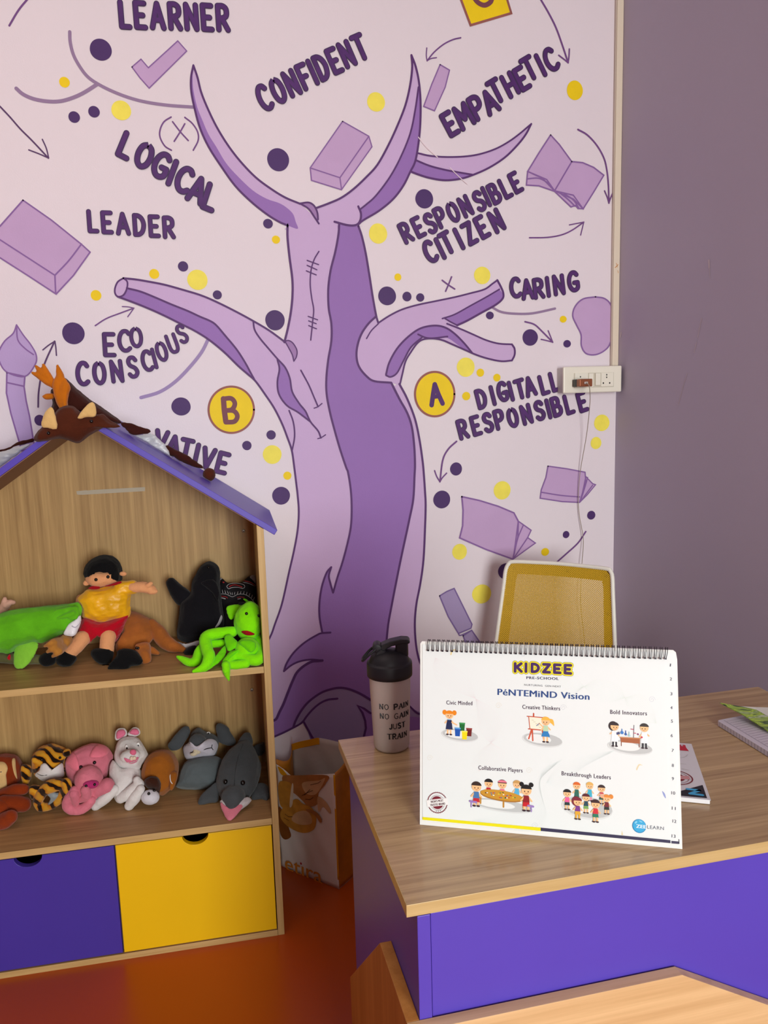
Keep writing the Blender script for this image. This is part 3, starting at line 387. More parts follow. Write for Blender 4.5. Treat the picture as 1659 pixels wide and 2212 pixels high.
('l','B','brownink',4,[(-0.1504,1.3746),(-0.1264,1.3729),(-0.1166,1.3579),(-0.1258,1.3427),(-0.1501,1.3413)],0.0132,1),
('p','A','gold',2,[(0.5355,1.4016),(0.5346,1.3909),(0.532,1.3805),(0.5279,1.3708),(0.5223,1.3618),(0.5155,1.354),(0.5076,1.3474),(0.4988,1.3423),(0.4893,1.3388),(0.4794,1.337),(0.4694,1.3369),(0.4595,1.3386),(0.45,1.3419),(0.4411,1.3468),(0.4331,1.3531),(0.4261,1.3608),(0.4203,1.3695),(0.4159,1.3791),(0.413,1.3892),(0.4117,1.3998),(0.4119,1.4104),(0.4138,1.4208),(0.4171,1.4307),(0.4219,1.44),(0.428,1.4483),(0.4353,1.4554),(0.4436,1.4612),(0.4526,1.4656),(0.4622,1.4683),(0.472,1.4693),(0.4819,1.4687),(0.4917,1.4664),(0.5009,1.4624),(0.5095,1.4569),(0.5171,1.45),(0.5236,1.4418),(0.5289,1.4327),(0.5327,1.4228),(0.5349,1.4123)],1),
('l','A','brown',3,[(0.5355,1.4016),(0.5346,1.3909),(0.532,1.3805),(0.5279,1.3708),(0.5223,1.3618),(0.5155,1.354),(0.5076,1.3474),(0.4988,1.3423),(0.4893,1.3388),(0.4794,1.337),(0.4694,1.3369),(0.4595,1.3386),(0.45,1.3419),(0.4411,1.3468),(0.4331,1.3531),(0.4261,1.3608),(0.4203,1.3695),(0.4159,1.3791),(0.413,1.3892),(0.4117,1.3998),(0.4119,1.4104),(0.4138,1.4208),(0.4171,1.4307),(0.4219,1.44),(0.428,1.4483),(0.4353,1.4554),(0.4436,1.4612),(0.4526,1.4656),(0.4622,1.4683),(0.472,1.4693),(0.4819,1.4687),(0.4917,1.4664),(0.5009,1.4624),(0.5095,1.4569),(0.5171,1.45),(0.5236,1.4418),(0.5289,1.4327),(0.5327,1.4228),(0.5349,1.4123),(0.5355,1.4016)],0.0063,1),
('l','A','ink',4,[(0.4627,1.3709),(0.4683,1.4035),(0.4738,1.4322)],0.0144,0),
('l','A','ink',4,[(0.4738,1.4322),(0.4845,1.403),(0.4974,1.3745)],0.0143,0),
('l','A','ink',4,[(0.4696,1.395),(0.4869,1.3973)],0.0125,0),
('p','C','gold',2,[(0.5628,2.5312),(0.6013,2.4426),(0.7254,2.4832),(0.7041,2.5422)],0),
('l','C','brown',3,[(0.565,2.5253),(0.6004,2.4425),(0.7244,2.4832),(0.7064,2.5341)],0.0065,0),
('l','C','brownink',4,[(0.6048,2.5345),(0.6139,2.5127),(0.6279,2.5014),(0.6444,2.4985),(0.6611,2.508),(0.6673,2.5229)],0.0132,1),
('l','branch','mauve',1,[(-0.4865,2.352),(-0.4874,2.3277),(-0.4822,2.298),(-0.4692,2.2705),(-0.4519,2.2469),(-0.4281,2.2304),(-0.3924,2.2139),(-0.3502,2.1999),(-0.3072,2.1912),(-0.2514,2.1861),(-0.1885,2.1849)],0.0083,1),
('l','branch','mauve',1,[(-0.431,2.2279),(-0.4627,2.2075),(-0.4908,2.1935),(-0.5222,2.1832),(-0.5528,2.1809),(-0.5864,2.1849),(-0.6118,2.1949),(-0.6273,2.2083)],0.0093,1),
('l','branch.1','mauve2',1,[(-0.1826,1.5791),(-0.2056,1.5386),(-0.2424,1.4962),(-0.2831,1.4583),(-0.3272,1.4314),(-0.3772,1.4177)],0.0094,1),
('l','branch.2','mauve',1,[(0.6595,1.6576),(0.6895,1.6436),(0.7351,1.6383),(0.7913,1.6393),(0.8647,1.653)],0.0072,1),
('l','stroke','violet',1,[(-0.576,2.4285),(-0.6048,2.3953),(-0.6303,2.357)],0.0048,1),
('l','arrow','plum',2,[(-0.6805,2.1745),(-0.6503,2.1403),(-0.6268,2.111),(-0.5993,2.0817),(-0.5648,2.0418)],0.0041,1),
('l','arrow','plum',2,[(-0.5754,2.0872),(-0.5677,2.0656),(-0.564,2.0418)],0.0034,1),
('l','arrow','plum',2,[(-0.6107,2.0601),(-0.5868,2.0514),(-0.564,2.0418)],0.0034,1),
('l','arrow','violet',2,[(0.5703,2.4074),(0.5468,2.4009),(0.5186,2.3866),(0.4903,2.3642),(0.469,2.3402)],0.004,1),
('l','arrow','violet',2,[(0.4688,2.374),(0.467,2.3545),(0.469,2.3402)],0.0031,1),
('l','arrow','violet',2,[(0.497,2.3501),(0.4807,2.3467),(0.469,2.3402)],0.0032,1),
('l','arrow','violet',2,[(0.8077,2.5377),(0.8396,2.494),(0.8644,2.4535),(0.8845,2.408),(0.9033,2.3611)],0.0054,1),
('l','arrow','violet',2,[(0.8732,2.3795),(0.8897,2.3698),(0.9033,2.3611)],0.0044,1),
('l','arrow','violet',2,[(0.907,2.3987),(0.9057,2.3772),(0.9033,2.3611)],0.0045,1),
('l','arrow','violet',2,[(0.9367,2.176),(0.9676,2.1618),(0.9988,2.134),(1.0227,2.099),(1.0337,2.0632),(1.0396,2.018),(1.042,1.9678)],0.0052,1),
('l','arrow','violet',2,[(1.0267,2.0031),(1.0365,1.9837),(1.042,1.9678)],0.0043,1),
('l','arrow','violet',2,[(1.0542,1.9979),(1.047,1.9816),(1.042,1.9678)],0.0043,1),
('l','arrow','violet',2,[(0.7805,1.8615),(0.8364,1.8632),(0.8825,1.8708),(0.9186,1.8851),(0.9584,1.9101)],0.0043,1),
('l','arrow','violet',2,[(0.9107,1.901),(0.9366,1.906),(0.9584,1.9101)],0.0035,1),
('l','arrow','violet',2,[(0.9483,1.8718),(0.9539,1.8926),(0.9584,1.9101)],0.0035,1),
('l','arrow','plum',2,[(-0.6459,1.4004),(-0.6399,1.4463),(-0.6226,1.5083),(-0.5894,1.5738)],0.0045,1),
('l','arrow','plum',2,[(-0.6208,1.5516),(-0.6052,1.5637),(-0.5886,1.5738)],0.0035,1),
('l','arrow','plum',2,[(-0.5878,1.5366),(-0.5876,1.5573),(-0.5886,1.5738)],0.0036,1),
('l','arrow','violet',2,[(-0.4825,1.6139),(-0.4528,1.6323),(-0.4152,1.6466),(-0.3787,1.6597)],0.0037,1),
('l','arrow','violet',2,[(-0.4086,1.664),(-0.3928,1.6631),(-0.3787,1.6597)],0.003,1),
('l','arrow','violet',2,[(-0.3964,1.6369),(-0.3873,1.6485),(-0.3787,1.6597)],0.003,1),
('l','arrow','violet',2,[(0.7656,1.6143),(0.7965,1.6056),(0.8223,1.5842),(0.8573,1.5516)],0.0049,1),
('l','arrow','violet',2,[(0.8421,1.5864),(0.8505,1.5674),(0.8573,1.5516)],0.004,1),
('l','arrow','violet',2,[(0.8187,1.5607),(0.838,1.5566),(0.8573,1.5516)],0.004,1),
('l','arrow','violet',2,[(0.5401,1.2579),(0.5131,1.2351),(0.495,1.2024),(0.4848,1.1365)],0.0054,1),
('l','arrow','violet',2,[(0.4684,1.1715),(0.4751,1.1529),(0.4848,1.1365)],0.0043,1),
('l','arrow','violet',2,[(0.5068,1.1619),(0.493,1.1486),(0.4848,1.1365)],0.0043,1),
('l','stroke','violet',2,[(0.9756,0.9475),(0.9483,0.9118),(0.91,0.881),(0.8664,0.8481)],0.0053,1),
('l','x','violet',2,[(-0.2472,2.1569),(-0.2663,2.1442),(-0.2777,2.124),(-0.2791,2.1043),(-0.2684,2.0829),(-0.252,2.0728)],0.004,1),
('l','x','violet',2,[(-0.2114,2.1577),(-0.1931,2.1435),(-0.1801,2.1223),(-0.1802,2.1003),(-0.1945,2.075)],0.004,1),
('l','x','violet',2,[(-0.244,2.1452),(-0.2253,2.1203),(-0.2062,2.0993)],0.004,1),
('l','x','violet',2,[(-0.2125,2.1415),(-0.2274,2.1183),(-0.2432,2.0958)],0.004,1),
('l','x.1','violet',2,[(0.5029,1.7363),(0.5221,1.7229),(0.5414,1.7112)],0.0047,1),
('l','x.1','violet',2,[(0.5322,1.7463),(0.5221,1.7238),(0.513,1.7048)],0.0047,1),
('p','check','lilac',1,[(-0.3387,2.2763),(-0.3144,2.2969),(-0.2972,2.2768),(-0.2173,2.3478),(-0.1959,2.3242),(-0.2987,2.2265),(-0.3201,2.2505)],0),
('l','check','violet2',3,[(-0.3387,2.2763),(-0.3144,2.2969),(-0.2972,2.2768),(-0.2173,2.3478),(-0.1959,2.3242),(-0.2987,2.2265),(-0.3201,2.2505),(-0.3387,2.2763)],0.0031,0),
('p','eraser','lilac',1,[(-0.6359,1.9349),(-0.5705,1.8865),(-0.5013,1.8267),(-0.4804,1.806),(-0.5277,1.7451),(-0.5749,1.6972),(-0.6408,1.7446),(-0.7054,1.7898),(-0.7478,1.8188),(-0.7504,1.8305),(-0.698,1.8684)],0),
('l','eraser','violet2',3,[(-0.6359,1.9349),(-0.5705,1.8865),(-0.5013,1.8267),(-0.4804,1.806),(-0.5277,1.7451),(-0.5749,1.6972),(-0.6408,1.7446),(-0.7054,1.7898),(-0.7478,1.8188),(-0.7504,1.8305),(-0.698,1.8684),(-0.6359,1.9349)],0.0039,0),
('l','eraser','violet2',3,[(-0.7468,1.8676),(-0.7011,1.8351),(-0.6403,1.7924),(-0.5739,1.7457)],0.0038,1),
('l','eraser','violet2',3,[(-0.5739,1.7457),(-0.5363,1.7833),(-0.5005,1.8267)],0.004,1),
('l','eraser','violet2',3,[(-0.5739,1.7457),(-0.576,1.6984)],0.004,1),
('p','eraser','lilac',1,[(0.2189,2.1668),(0.2931,2.1305),(0.3012,2.1028),(0.209,1.984),(0.1244,2.0068),(0.1222,2.04)],0),
('l','eraser','violet2',3,[(0.2189,2.1668),(0.2931,2.1305),(0.3012,2.1028),(0.209,1.984),(0.1244,2.0068),(0.1222,2.04),(0.2189,2.1668)],0.0034,0),
('l','eraser','violet2',3,[(0.1257,2.0389),(0.2057,2.0163)],0.0034,1),
('l','eraser','violet2',3,[(0.2057,2.0163),(0.2091,1.9853)],0.0035,1),
('l','eraser','violet2',3,[(0.2057,2.0163),(0.2931,2.1305)],0.0035,1),
('p','bar','lilac',1,[(0.5074,2.3321),(0.5352,2.3191),(0.5213,2.2723),(0.4882,2.2076),(0.4562,2.2178),(0.4817,2.2786)],0),
('l','bar','violet2',3,[(0.5074,2.3321),(0.5352,2.3191),(0.5213,2.2723),(0.4882,2.2076),(0.4562,2.2178),(0.4817,2.2786),(0.5074,2.3321)],0.0035,0),
('p','book','lilac',1,[(0.7746,2.0513),(0.7706,2.0126),(0.8107,2.0115),(0.8614,1.9973),(0.9155,1.9534),(0.9309,1.9583),(0.9388,1.9494),(0.9559,1.9489),(0.9229,1.9876),(0.8614,1.9986),(0.8359,2.0301)],0),
('l','book','violet2',3,[(0.7746,2.0513),(0.7706,2.0126),(0.8107,2.0115),(0.8614,1.9973),(0.9155,1.9534),(0.9309,1.9583),(0.9388,1.9494),(0.9559,1.9489),(0.9229,1.9876),(0.8614,1.9986),(0.8359,2.0301),(0.7746,2.0513)],0.0042,0),
('l','book','violet2',3,[(0.7746,2.0305),(0.8107,2.0329),(0.841,2.0191),(0.8614,1.9986)],0.0042,1),
('l','book','violet2',3,[(0.8819,1.991),(0.9076,1.9736),(0.9284,1.956)],0.0043,1),
('l','book','violet2',3,[(0.8921,1.9913),(0.923,1.974),(0.9413,1.9504)],0.0043,1),
('p','book','lilac',1,[(0.8481,2.1568),(0.876,2.1315),(0.917,2.0841),(0.8917,2.0452),(0.8614,1.9986),(0.8208,2.0341),(0.7746,2.0513),(0.8106,2.1047)],0),
('l','book','violet2',3,[(0.8481,2.1568),(0.876,2.1315),(0.917,2.0841),(0.8917,2.0452),(0.8614,1.9986),(0.8208,2.0341),(0.7746,2.0513),(0.8106,2.1047),(0.8481,2.1568)],0.0042,0),
('p','book','lilac',1,[(0.917,2.0841),(0.953,2.0822),(0.9893,2.0699),(1.0234,2.0484),(0.9902,1.9984),(0.9559,1.9489),(0.923,1.9763),(0.8614,1.9986)],0),
('l','book','violet2',3,[(0.917,2.0841),(0.953,2.0822),(0.9893,2.0699),(1.0234,2.0484),(0.9902,1.9984),(0.9559,1.9489),(0.923,1.9763),(0.8614,1.9986),(0.917,2.0841)],0.0043,0),
('p','brush','lilac2',1,[(-0.7157,1.4937),(-0.672,1.4824),(-0.6764,1.4556),(-0.6746,1.418),(-0.6697,1.376),(-0.6646,1.2912),(-0.6977,1.2842),(-0.7159,1.386),(-0.7218,1.4402)],0),
('l','brush','violet2',3,[(-0.7157,1.4937),(-0.672,1.4824),(-0.6764,1.4556),(-0.6746,1.418),(-0.6697,1.376),(-0.6646,1.2912),(-0.6977,1.2842),(-0.7159,1.386),(-0.7218,1.4402),(-0.7157,1.4937)],0.004,0),
('l','brush','violet2',3,[(-0.7162,1.4669),(-0.6763,1.4564)],0.004,1),
('p','brush','lilac2',1,[(-0.6804,1.6178),(-0.6661,1.5912),(-0.6491,1.5644),(-0.6385,1.5375),(-0.6438,1.5128),(-0.672,1.4824),(-0.7138,1.4937),(-0.73,1.5186),(-0.7304,1.5472),(-0.7139,1.5755),(-0.6909,1.5955)],1),
('l','brush','violet2',3,[(-0.6804,1.6178),(-0.6661,1.5912),(-0.6491,1.5644),(-0.6385,1.5375),(-0.6438,1.5128),(-0.672,1.4824),(-0.7138,1.4937),(-0.73,1.5186),(-0.7304,1.5472),(-0.7139,1.5755),(-0.6909,1.5955),(-0.6804,1.6178)],0.0036,1),
('l','brush','violet2',3,[(-0.6804,1.6178),(-0.6808,1.5791),(-0.6654,1.5564),(-0.6454,1.5397)],0.0036,1),
('p','blob','lilac',1,[(1.0002,1.6879),(1.0323,1.6822),(1.0541,1.6607),(1.0657,1.6104),(1.0532,1.548),(1.0346,1.5241),(1.0024,1.5111),(0.9702,1.5155),(0.954,1.5398),(0.9526,1.5733),(0.9375,1.602),(0.924,1.6305),(0.9317,1.6588),(0.9578,1.6814)],1),
('l','blob','violet2',3,[(1.0002,1.6879),(1.0323,1.6822),(1.0541,1.6607),(1.0657,1.6104),(1.0532,1.548),(1.0346,1.5241),(1.0024,1.5111),(0.9702,1.5155),(0.954,1.5398),(0.9526,1.5733),(0.9375,1.602),(0.924,1.6305),(0.9317,1.6588),(0.9578,1.6814),(1.0002,1.6879)],0.0045,1),
('p','book.1','lilac',1,[(0.7415,0.9971),(0.7851,0.965),(0.7733,0.942),(0.7996,0.9224),(0.7583,0.8973),(0.7236,0.8755)],0),
('l','book.1','violet2',3,[(0.7415,0.9971),(0.7851,0.965),(0.7733,0.942),(0.7996,0.9224),(0.7583,0.8973),(0.7236,0.8755),(0.7415,0.9971)],0.0041,0),
('l','book.1','violet2',3,[(0.7585,0.9834),(0.7397,0.9418),(0.7236,0.877)],0.0041,1),
('l','book.1','violet2',3,[(0.7733,0.942),(0.7262,0.8794)],0.0042,1),
('p','book.1','lilac',1,[(0.5547,1.0864),(0.6125,1.0708),(0.6745,1.0488),(0.7268,1.0246),(0.7415,0.9971),(0.7398,0.9469),(0.7225,0.8756),(0.6316,0.9142),(0.5457,0.9569),(0.556,0.9943),(0.5582,1.0435)],0),
('l','book.1','violet2',3,[(0.5547,1.0864),(0.6125,1.0708),(0.6745,1.0488),(0.7268,1.0246),(0.7415,0.9971),(0.7398,0.9469),(0.7225,0.8756),(0.6316,0.9142),(0.5457,0.9569),(0.556,0.9943),(0.5582,1.0435),(0.5547,1.0864)],0.005,0),
('p','book.2','lilac',1,[(0.9736,1.1271),(0.9975,1.1031),(1.008,1.099),(0.9797,1.0685),(0.9553,1.0461)],0),
('l','book.2','violet2',3,[(0.9736,1.1271),(0.9975,1.1031),(1.008,1.099),(0.9797,1.0685),(0.9553,1.0461),(0.9736,1.1271)],0.0037,0),
('l','book.2','violet2',3,[(0.9976,1.098),(0.9553,1.0471)],0.0037,1),
('l','book.2','violet2',3,[(0.9802,1.1242),(0.9712,1.0944),(0.9553,1.0471)],0.0037,1),
('p','book.2','lilac',1,[(0.8425,1.1672),(0.9081,1.1555),(0.9707,1.1414),(0.9738,1.1094),(0.9525,1.0447),(0.8925,1.0508),(0.8161,1.0663),(0.8198,1.0927),(0.8357,1.1318)],0),
('l','book.2','violet2',3,[(0.8425,1.1672),(0.9081,1.1555),(0.9707,1.1414),(0.9738,1.1094),(0.9525,1.0447),(0.8925,1.0508),(0.8161,1.0663),(0.8198,1.0927),(0.8357,1.1318),(0.8425,1.1672)],0.0041,0),
('l','book.2','violet2',3,[(0.8198,1.0852),(0.887,1.0713),(0.9524,1.0625)],0.0041,1),
('p','marker','lilac3',1,[(0.5526,0.6393),(0.5816,0.6545),(0.618,0.598),(0.6387,0.5434),(0.5856,0.5491)],0),
('l','marker','violet3',3,[(0.5526,0.6393),(0.5816,0.6545),(0.618,0.598),(0.6387,0.5434),(0.5856,0.5491),(0.5526,0.6393)],0.0042,0),
('p','marker','lilac3',1,[(0.4771,0.7765),(0.5004,0.7886),(0.5253,0.7966),(0.5539,0.7357),(0.5829,0.674),(0.5791,0.6615),(0.537,0.6486),(0.5042,0.7071)],0),
('l','marker','violet3',3,[(0.4771,0.7765),(0.5004,0.7886),(0.5253,0.7966),(0.5539,0.7357),(0.5829,0.674),(0.5791,0.6615),(0.537,0.6486),(0.5042,0.7071),(0.4771,0.7765)],0.0041,0),
('l','marker','violet3',3,[(0.537,0.6486),(0.5447,0.6416),(0.5816,0.6545)],0.0042,1),
('w','LEARNER',(-0.3471,2.402),(-0.097,2.4118),(-0.0006,0.0654),0.2),
('w','CONFIDENT',(0.003,2.2174),(0.2751,2.3629),(-0.0273,0.0603),0.2),
('W','LOGICAL',[((-0.367,2.0791),(0.0271,0.056)),((-0.3227,2.0559),(0.0266,0.057)),((-0.2807,2.0328),(0.0261,0.0579)),((-0.2534,2.0149),(0.0255,0.0588)),((-0.223,1.9973),(0.025,0.0598)),((-0.1894,1.9723),(0.0244,0.0608)),((-0.1559,1.9537),(0.0238,0.0617))],0.2),
('w','LEADER',(-0.467,1.885),(-0.2723,1.8728),(0.0004,0.0557),0.2),
('W','ECO',[((-0.45,1.5627),(0.0011,0.0576)),((-0.4097,1.5722),(-0.0001,0.054)),((-0.3782,1.5815),(-0.0013,0.0503))],0.17),
('W','CONSCIOUS',[((-0.5248,1.4866),(0.0015,0.0585)),((-0.4815,1.4873),(-0.0006,0.0569)),((-0.4359,1.4909),(-0.0029,0.0554)),((-0.3931,1.5015),(-0.0051,0.0537)),((-0.3538,1.5177),(-0.0073,0.052)),((-0.3342,1.5237),(-0.0095,0.0502)),((-0.3133,1.5425),(-0.0116,0.0484)),((-0.2825,1.5633),(-0.0138,0.0465)),((-0.2555,1.5893),(-0.016,0.0447))],0.17),
('W','VATIVE',[((-0.3316,1.2963),(0.0132,0.0536)),((-0.2991,1.28),(0.0139,0.0539)),((-0.2644,1.2686),(0.0147,0.0541)),((-0.2368,1.254),(0.0155,0.0543)),((-0.2059,1.2408),(0.0163,0.0546)),((-0.1656,1.2255),(0.017,0.0548))],0.2),
('W','EMPATHETIC',[((0.5337,2.1737),(-0.0311,0.0535)),((0.5758,2.1968),(-0.031,0.0534)),((0.6163,2.2222),(-0.031,0.0531)),((0.6563,2.2391),(-0.0308,0.0529)),((0.6759,2.2699),(-0.0306,0.0525)),((0.7196,2.2893),(-0.0304,0.0524)),((0.7563,2.3084),(-0.0304,0.0521)),((0.7799,2.3375),(-0.0301,0.0518)),((0.8153,2.3482),(-0.03,0.0516)),((0.8474,2.3651),(-0.0298,0.0513))],0.2),
('W','RESPONSIBLE',[((0.3944,1.8699),(-0.0231,0.0483)),((0.4325,1.8858),(-0.0234,0.0483)),((0.4693,1.8974),(-0.0237,0.0484)),((0.5006,1.9147),(-0.0238,0.0484)),((0.5393,1.9304),(-0.0241,0.0484)),((0.5781,1.9471),(-0.0243,0.0485)),((0.6211,1.9631),(-0.0247,0.0485)),((0.6427,1.976),(-0.0248,0.0485)),((0.6688,1.9855),(-0.025,0.0485)),((0.7034,2.0019),(-0.0253,0.0485)),((0.7357,2.0183),(-0.0255,0.0486))],0.2),
('W','CITIZEN',[((0.4667,1.8172),(-0.0265,0.0525)),((0.498,1.8264),(-0.0267,0.0526)),((0.5195,1.8431),(-0.0269,0.0525)),((0.5565,1.8547),(-0.0272,0.0526)),((0.5893,1.8707),(-0.0275,0.0527)),((0.6287,1.8892),(-0.0278,0.0527)),((0.6746,1.9079),(-0.0281,0.0527))],0.2),
('W','CARING',[((0.7343,1.715),(-0.0068,0.054)),((0.7724,1.7104),(-0.007,0.0543)),((0.8093,1.7128),(-0.0072,0.0544)),((0.8401,1.7174),(-0.0073,0.0546)),((0.8763,1.7235),(-0.0075,0.0547)),((0.9247,1.7339),(-0.0077,0.0549))],0.2),
('W','DIGITALL',[((0.6217,1.3849),(-0.0136,0.0533)),((0.6583,1.3934),(-0.0138,0.0534)),((0.6906,1.4044),(-0.014,0.0534)),((0.7178,1.405),(-0.0141,0.0536)),((0.7487,1.4109),(-0.0142,0.0537)),((0.7809,1.4177),(-0.0145,0.0538)),((0.8279,1.4223),(-0.0148,0.0539)),((0.8636,1.431),(-0.0149,0.0541))],0.2),
('W','RESPONSIBLE',[((0.56,1.2943),(-0.0133,0.0537)),((0.603,1.3036),(-0.0135,0.0539)),((0.6423,1.3118),(-0.0137,0.0539)),((0.6797,1.32),(-0.0139,0.0541)),((0.7236,1.3243),(-0.0142,0.0542)),((0.7693,1.3324),(-0.0144,0.0544)),((0.8133,1.343),(-0.0147,0.0545)),((0.8428,1.3469),(-0.0149,0.0546)),((0.8703,1.3533),(-0.015,0.0547)),((0.9128,1.3593),(-0.0152,0.0549)),((0.9584,1.3652),(-0.0156,0.0551))],0.2)]

def wp(q, lay): return Vector((q[0], WY - .0005 - .00035*lay, q[1]))
canvases = {}; tick = [0]
def canvas(name):
    if name not in canvases: canvases[name] = (MB(), [])
    return canvases[name]
def slot(cv, col):
    if col not in cv[1]: cv[1].append(col)
    return cv[1].index(col)
def glyph(cv, ch, cen, upv, sx, wt):
    """one brush-lettered capital centred on cen; upv = its height vector"""
    w, strokes = GLY[ch]; U = Vector((upv[0], upv[1])); h = U.length; r = Vector((U.y, -U.x))/h
    for layer, col, tw in ((7, 'inkedge', wt*1.14), (8, 'ink', wt*.8)):
        for pts, cur in strokes:
            Q = [Vector(cen) + r*((x-w/2)*h*sx*.94) + U*(y-.5)*(1-wt*.55) for x, y in pts]
            if cur: Q = catmull([(q.x, q.y, 0) for q in Q], 4)
            else: Q = [Vector((q.x, q.y, 0)) for q in Q]
            for R in ([Q] if cur else [[Q[i], Q[i+1]] for i in range(len(Q)-1)]):
                tick[0] += 1; cv[0].ribbon([wp((q.x, q.y), layer + (tick[0] % 24)*.035) for q in R], tw*h, slot(cv, col), caps=(R[0]-R[-1]).length > 1e-5)
kinds = {'tree': 'painted_tree', 'scuff': 'wall_scuff', 'branch': 'painted_twig', 'stroke': 'painted_arrow', 'arrow': 'painted_arrow', 'x': 'painted_cross', 'check': 'painted_tick', 'eraser': 'painted_eraser', 'bar': 'painted_chalk', 'book': 'painted_book', 'brush': 'painted_brush', 'blob': 'painted_blob', 'marker': 'painted_marker', 'A': 'painted_badge_a', 'B': 'painted_badge_b', 'C': 'painted_badge_c'}
order = 0
for op in MURAL:
    if op[0] == 'p':
        _, g, col, lay, P, sm = op; cv = canvas(kinds[g.split('.')[0]]); order += 1
        Q = catmull([(x, z, 0) for x, z in P], 4, True) if sm else [Vector((x, z, 0)) for x, z in P]
        cv[0].flat([wp((q.x, q.y), lay + (order % 60)*.013) for q in Q], slot(cv, col), (0, -1, 0))
    elif op[0] == 'l':
        _, g, col, lay, P, w, sm = op; cv = canvas(kinds[g.split('.')[0]])
        Q = catmull([(x, z, 0) for x, z in P], 5) if sm else [Vector((x, z, 0)) for x, z in P]
        order += 1; cv[0].ribbon([wp((q.x, q.y), lay + (order % 60)*.013) for q in Q], w, slot(cv, col))
    elif op[0] == 'd':
        _, col, c, rx, rz = op; cv = canvas('painted_dots')
        cv[0].flat([wp((c[0]+rx*math.cos(a)*(1+.012*math.sin(3*a+c[0]*9)), c[1]+rz*math.sin(a)), 2) for a in [2*math.pi*j/36 for j in range(36)]], slot(cv, col), (0, -1, 0))
    elif op[0] == 'w':
        _, txt, c0, c1, up, wt = op; cv = canvas('painted_word_' + txt.lower()); n = len(txt); gap = .34
        W = [GLY[c][0] for c in txt]; pos = [0]
        for i in range(1, n): pos.append(pos[-1] + W[i-1]/2 + gap + W[i]/2)
        L = (Vector(c1)-Vector(c0)).length; sc = L/(pos[-1]*Vector(up).length)
        for i, ch in enumerate(txt): glyph(cv, ch, Vector(c0).lerp(Vector(c1), pos[i]/pos[-1]), up, sc, wt)
    elif op[0] == 'W':
        _, txt, L, wt = op
        nm = 'painted_word_' + txt.lower(); nm = nm if nm not in canvases else nm + '_again'; cv = canvas(nm)
        for ch, (c, up) in zip(txt, L): glyph(cv, ch, Vector(c), Vector(up)*1.07, .78 if txt in ('CONSCIOUS', 'RESPONSIBLE', 'CITIZEN', 'DIGITALL') else .88, wt*1.05)
for nm, (mb, cols) in canvases.items():
    if nm.startswith('painted_word_'): txt = nm.split('_')[2].upper(); nm2 = 'painted_word'; lab = 'dark purple painted word ' + txt
    else: nm2 = nm; lab = None
    o = mb.build(nm2, [PAINT[c] for c in cols], wb, recalc=False)
    if lab: o['label'] = lab

# ------------------------------------------------------------------ house-shaped bookcase (local: x along the front, y into the depth, z up)
OAK = wood('oak_upright', '#987648', '#C29F69', 2); OAKH = wood('oak_lying', '#916B47', '#BA9364', 0); OAKE = wood('oak_edge', '#B8945C', '#D3B27B', 0); OAKEV = wood('oak_edge_upright', '#B8945C', '#D3B27B', 2)
PURP = mat('laminate_purple', '#5541B4', .4, .45, var=.03, vscale=4); PURPD = mat('laminate_violet', '#5644B4', .4, .45, var=.03, vscale=4); PURPW = mat('laminate_drawer', '#45349E', .42, .45, var=.03, vscale=4); YELL = mat('laminate_yellow', '#F2C004', .42, .45, var=.02, vscale=4)
HUMBER = mat('soffit_brown', '#8A6454', .6)
BKO = Vector((-0.08693, 1.00758, 0)); BKR = -0.03342
bk = thing('house_bookcase', BKO, 'house-shaped oak bookcase with purple roof, two toy shelves and two drawers', 'bookcase', rz=BKR)
HW = .407; DP = .35; AP = (-.4068, 1.3904); SL = .6905
def roofz(s): return AP[1] - SL*abs(s-AP[0])
th = .0145; ca = 1/math.sqrt(1+SL*SL); sa = SL*ca
for sg in (1, -1):
    e = .0336 - AP[0]
    p0 = (AP[0], AP[1]); p1 = (AP[0]+sg*e, AP[1]-SL*e); p2 = (p1[0]-sg*sa*th, p1[1]-ca*th); p3 = (AP[0], AP[1]-th/ca)
    ro = MB().prism([(x, 0, z) for x, z in (p0, p1, p2, p3)], (0, DP, 0)).build('roof_panel', PURPD, bk, bevel=.0012)
    q0 = (AP[0], p3[1]-.0004); q1 = (AP[0]+sg*(HW-.02), roofz(AP[0]+HW-.02)-th/ca-.0004)
    MB().prism([(x, .004, z) for x, z in (q0, q1, (q1[0], q1[1]-.002), (q0[0], q0[1]-.002))], (0, DP-.03, 0)).build('roof_lining', HUMBER, ro)
    xs = (0, -.017) if sg == 1 else (-.8136, -.7966)
    zt = [roofz(x)-th/ca-.001 for x in xs]
    MB().prism([(xs[0], 0, 0), (xs[1], 0, 0), (xs[1], 0, zt[1]), (xs[0], 0, zt[0])], (0, DP-.004, 0)).build('side_panel', OAKEV, bk, bevel=.001)
MB().prism([(-.796, .327, .02), (-.0175, .327, .02), (-.0175, .327, roofz(-.0175)-th/ca-.002), (AP[0], .327, AP[1]-th/ca-.002), (-.796, .327, roofz(-.796)-th/ca-.002)], (0, .012, 0)).build('back_panel', OAK, bk)
def shelf(z0, z1):
    o = MB().span((-.796, .0015, z0), (-.0175, .326, z1)).build('shelf', OAKH, bk)
    MB().span((-.796, 0, z0-.0003), (-.0175, .0015, z1+.0003)).build('edge_band', OAKE, o, bevel=.0006)
shelf(.7255, .742); shelf(.3165, .333); shelf(0, .0150)
MB().span((-.416, .02, .0155), (-.404, .326, .316)).build('divider', OAK, bk)
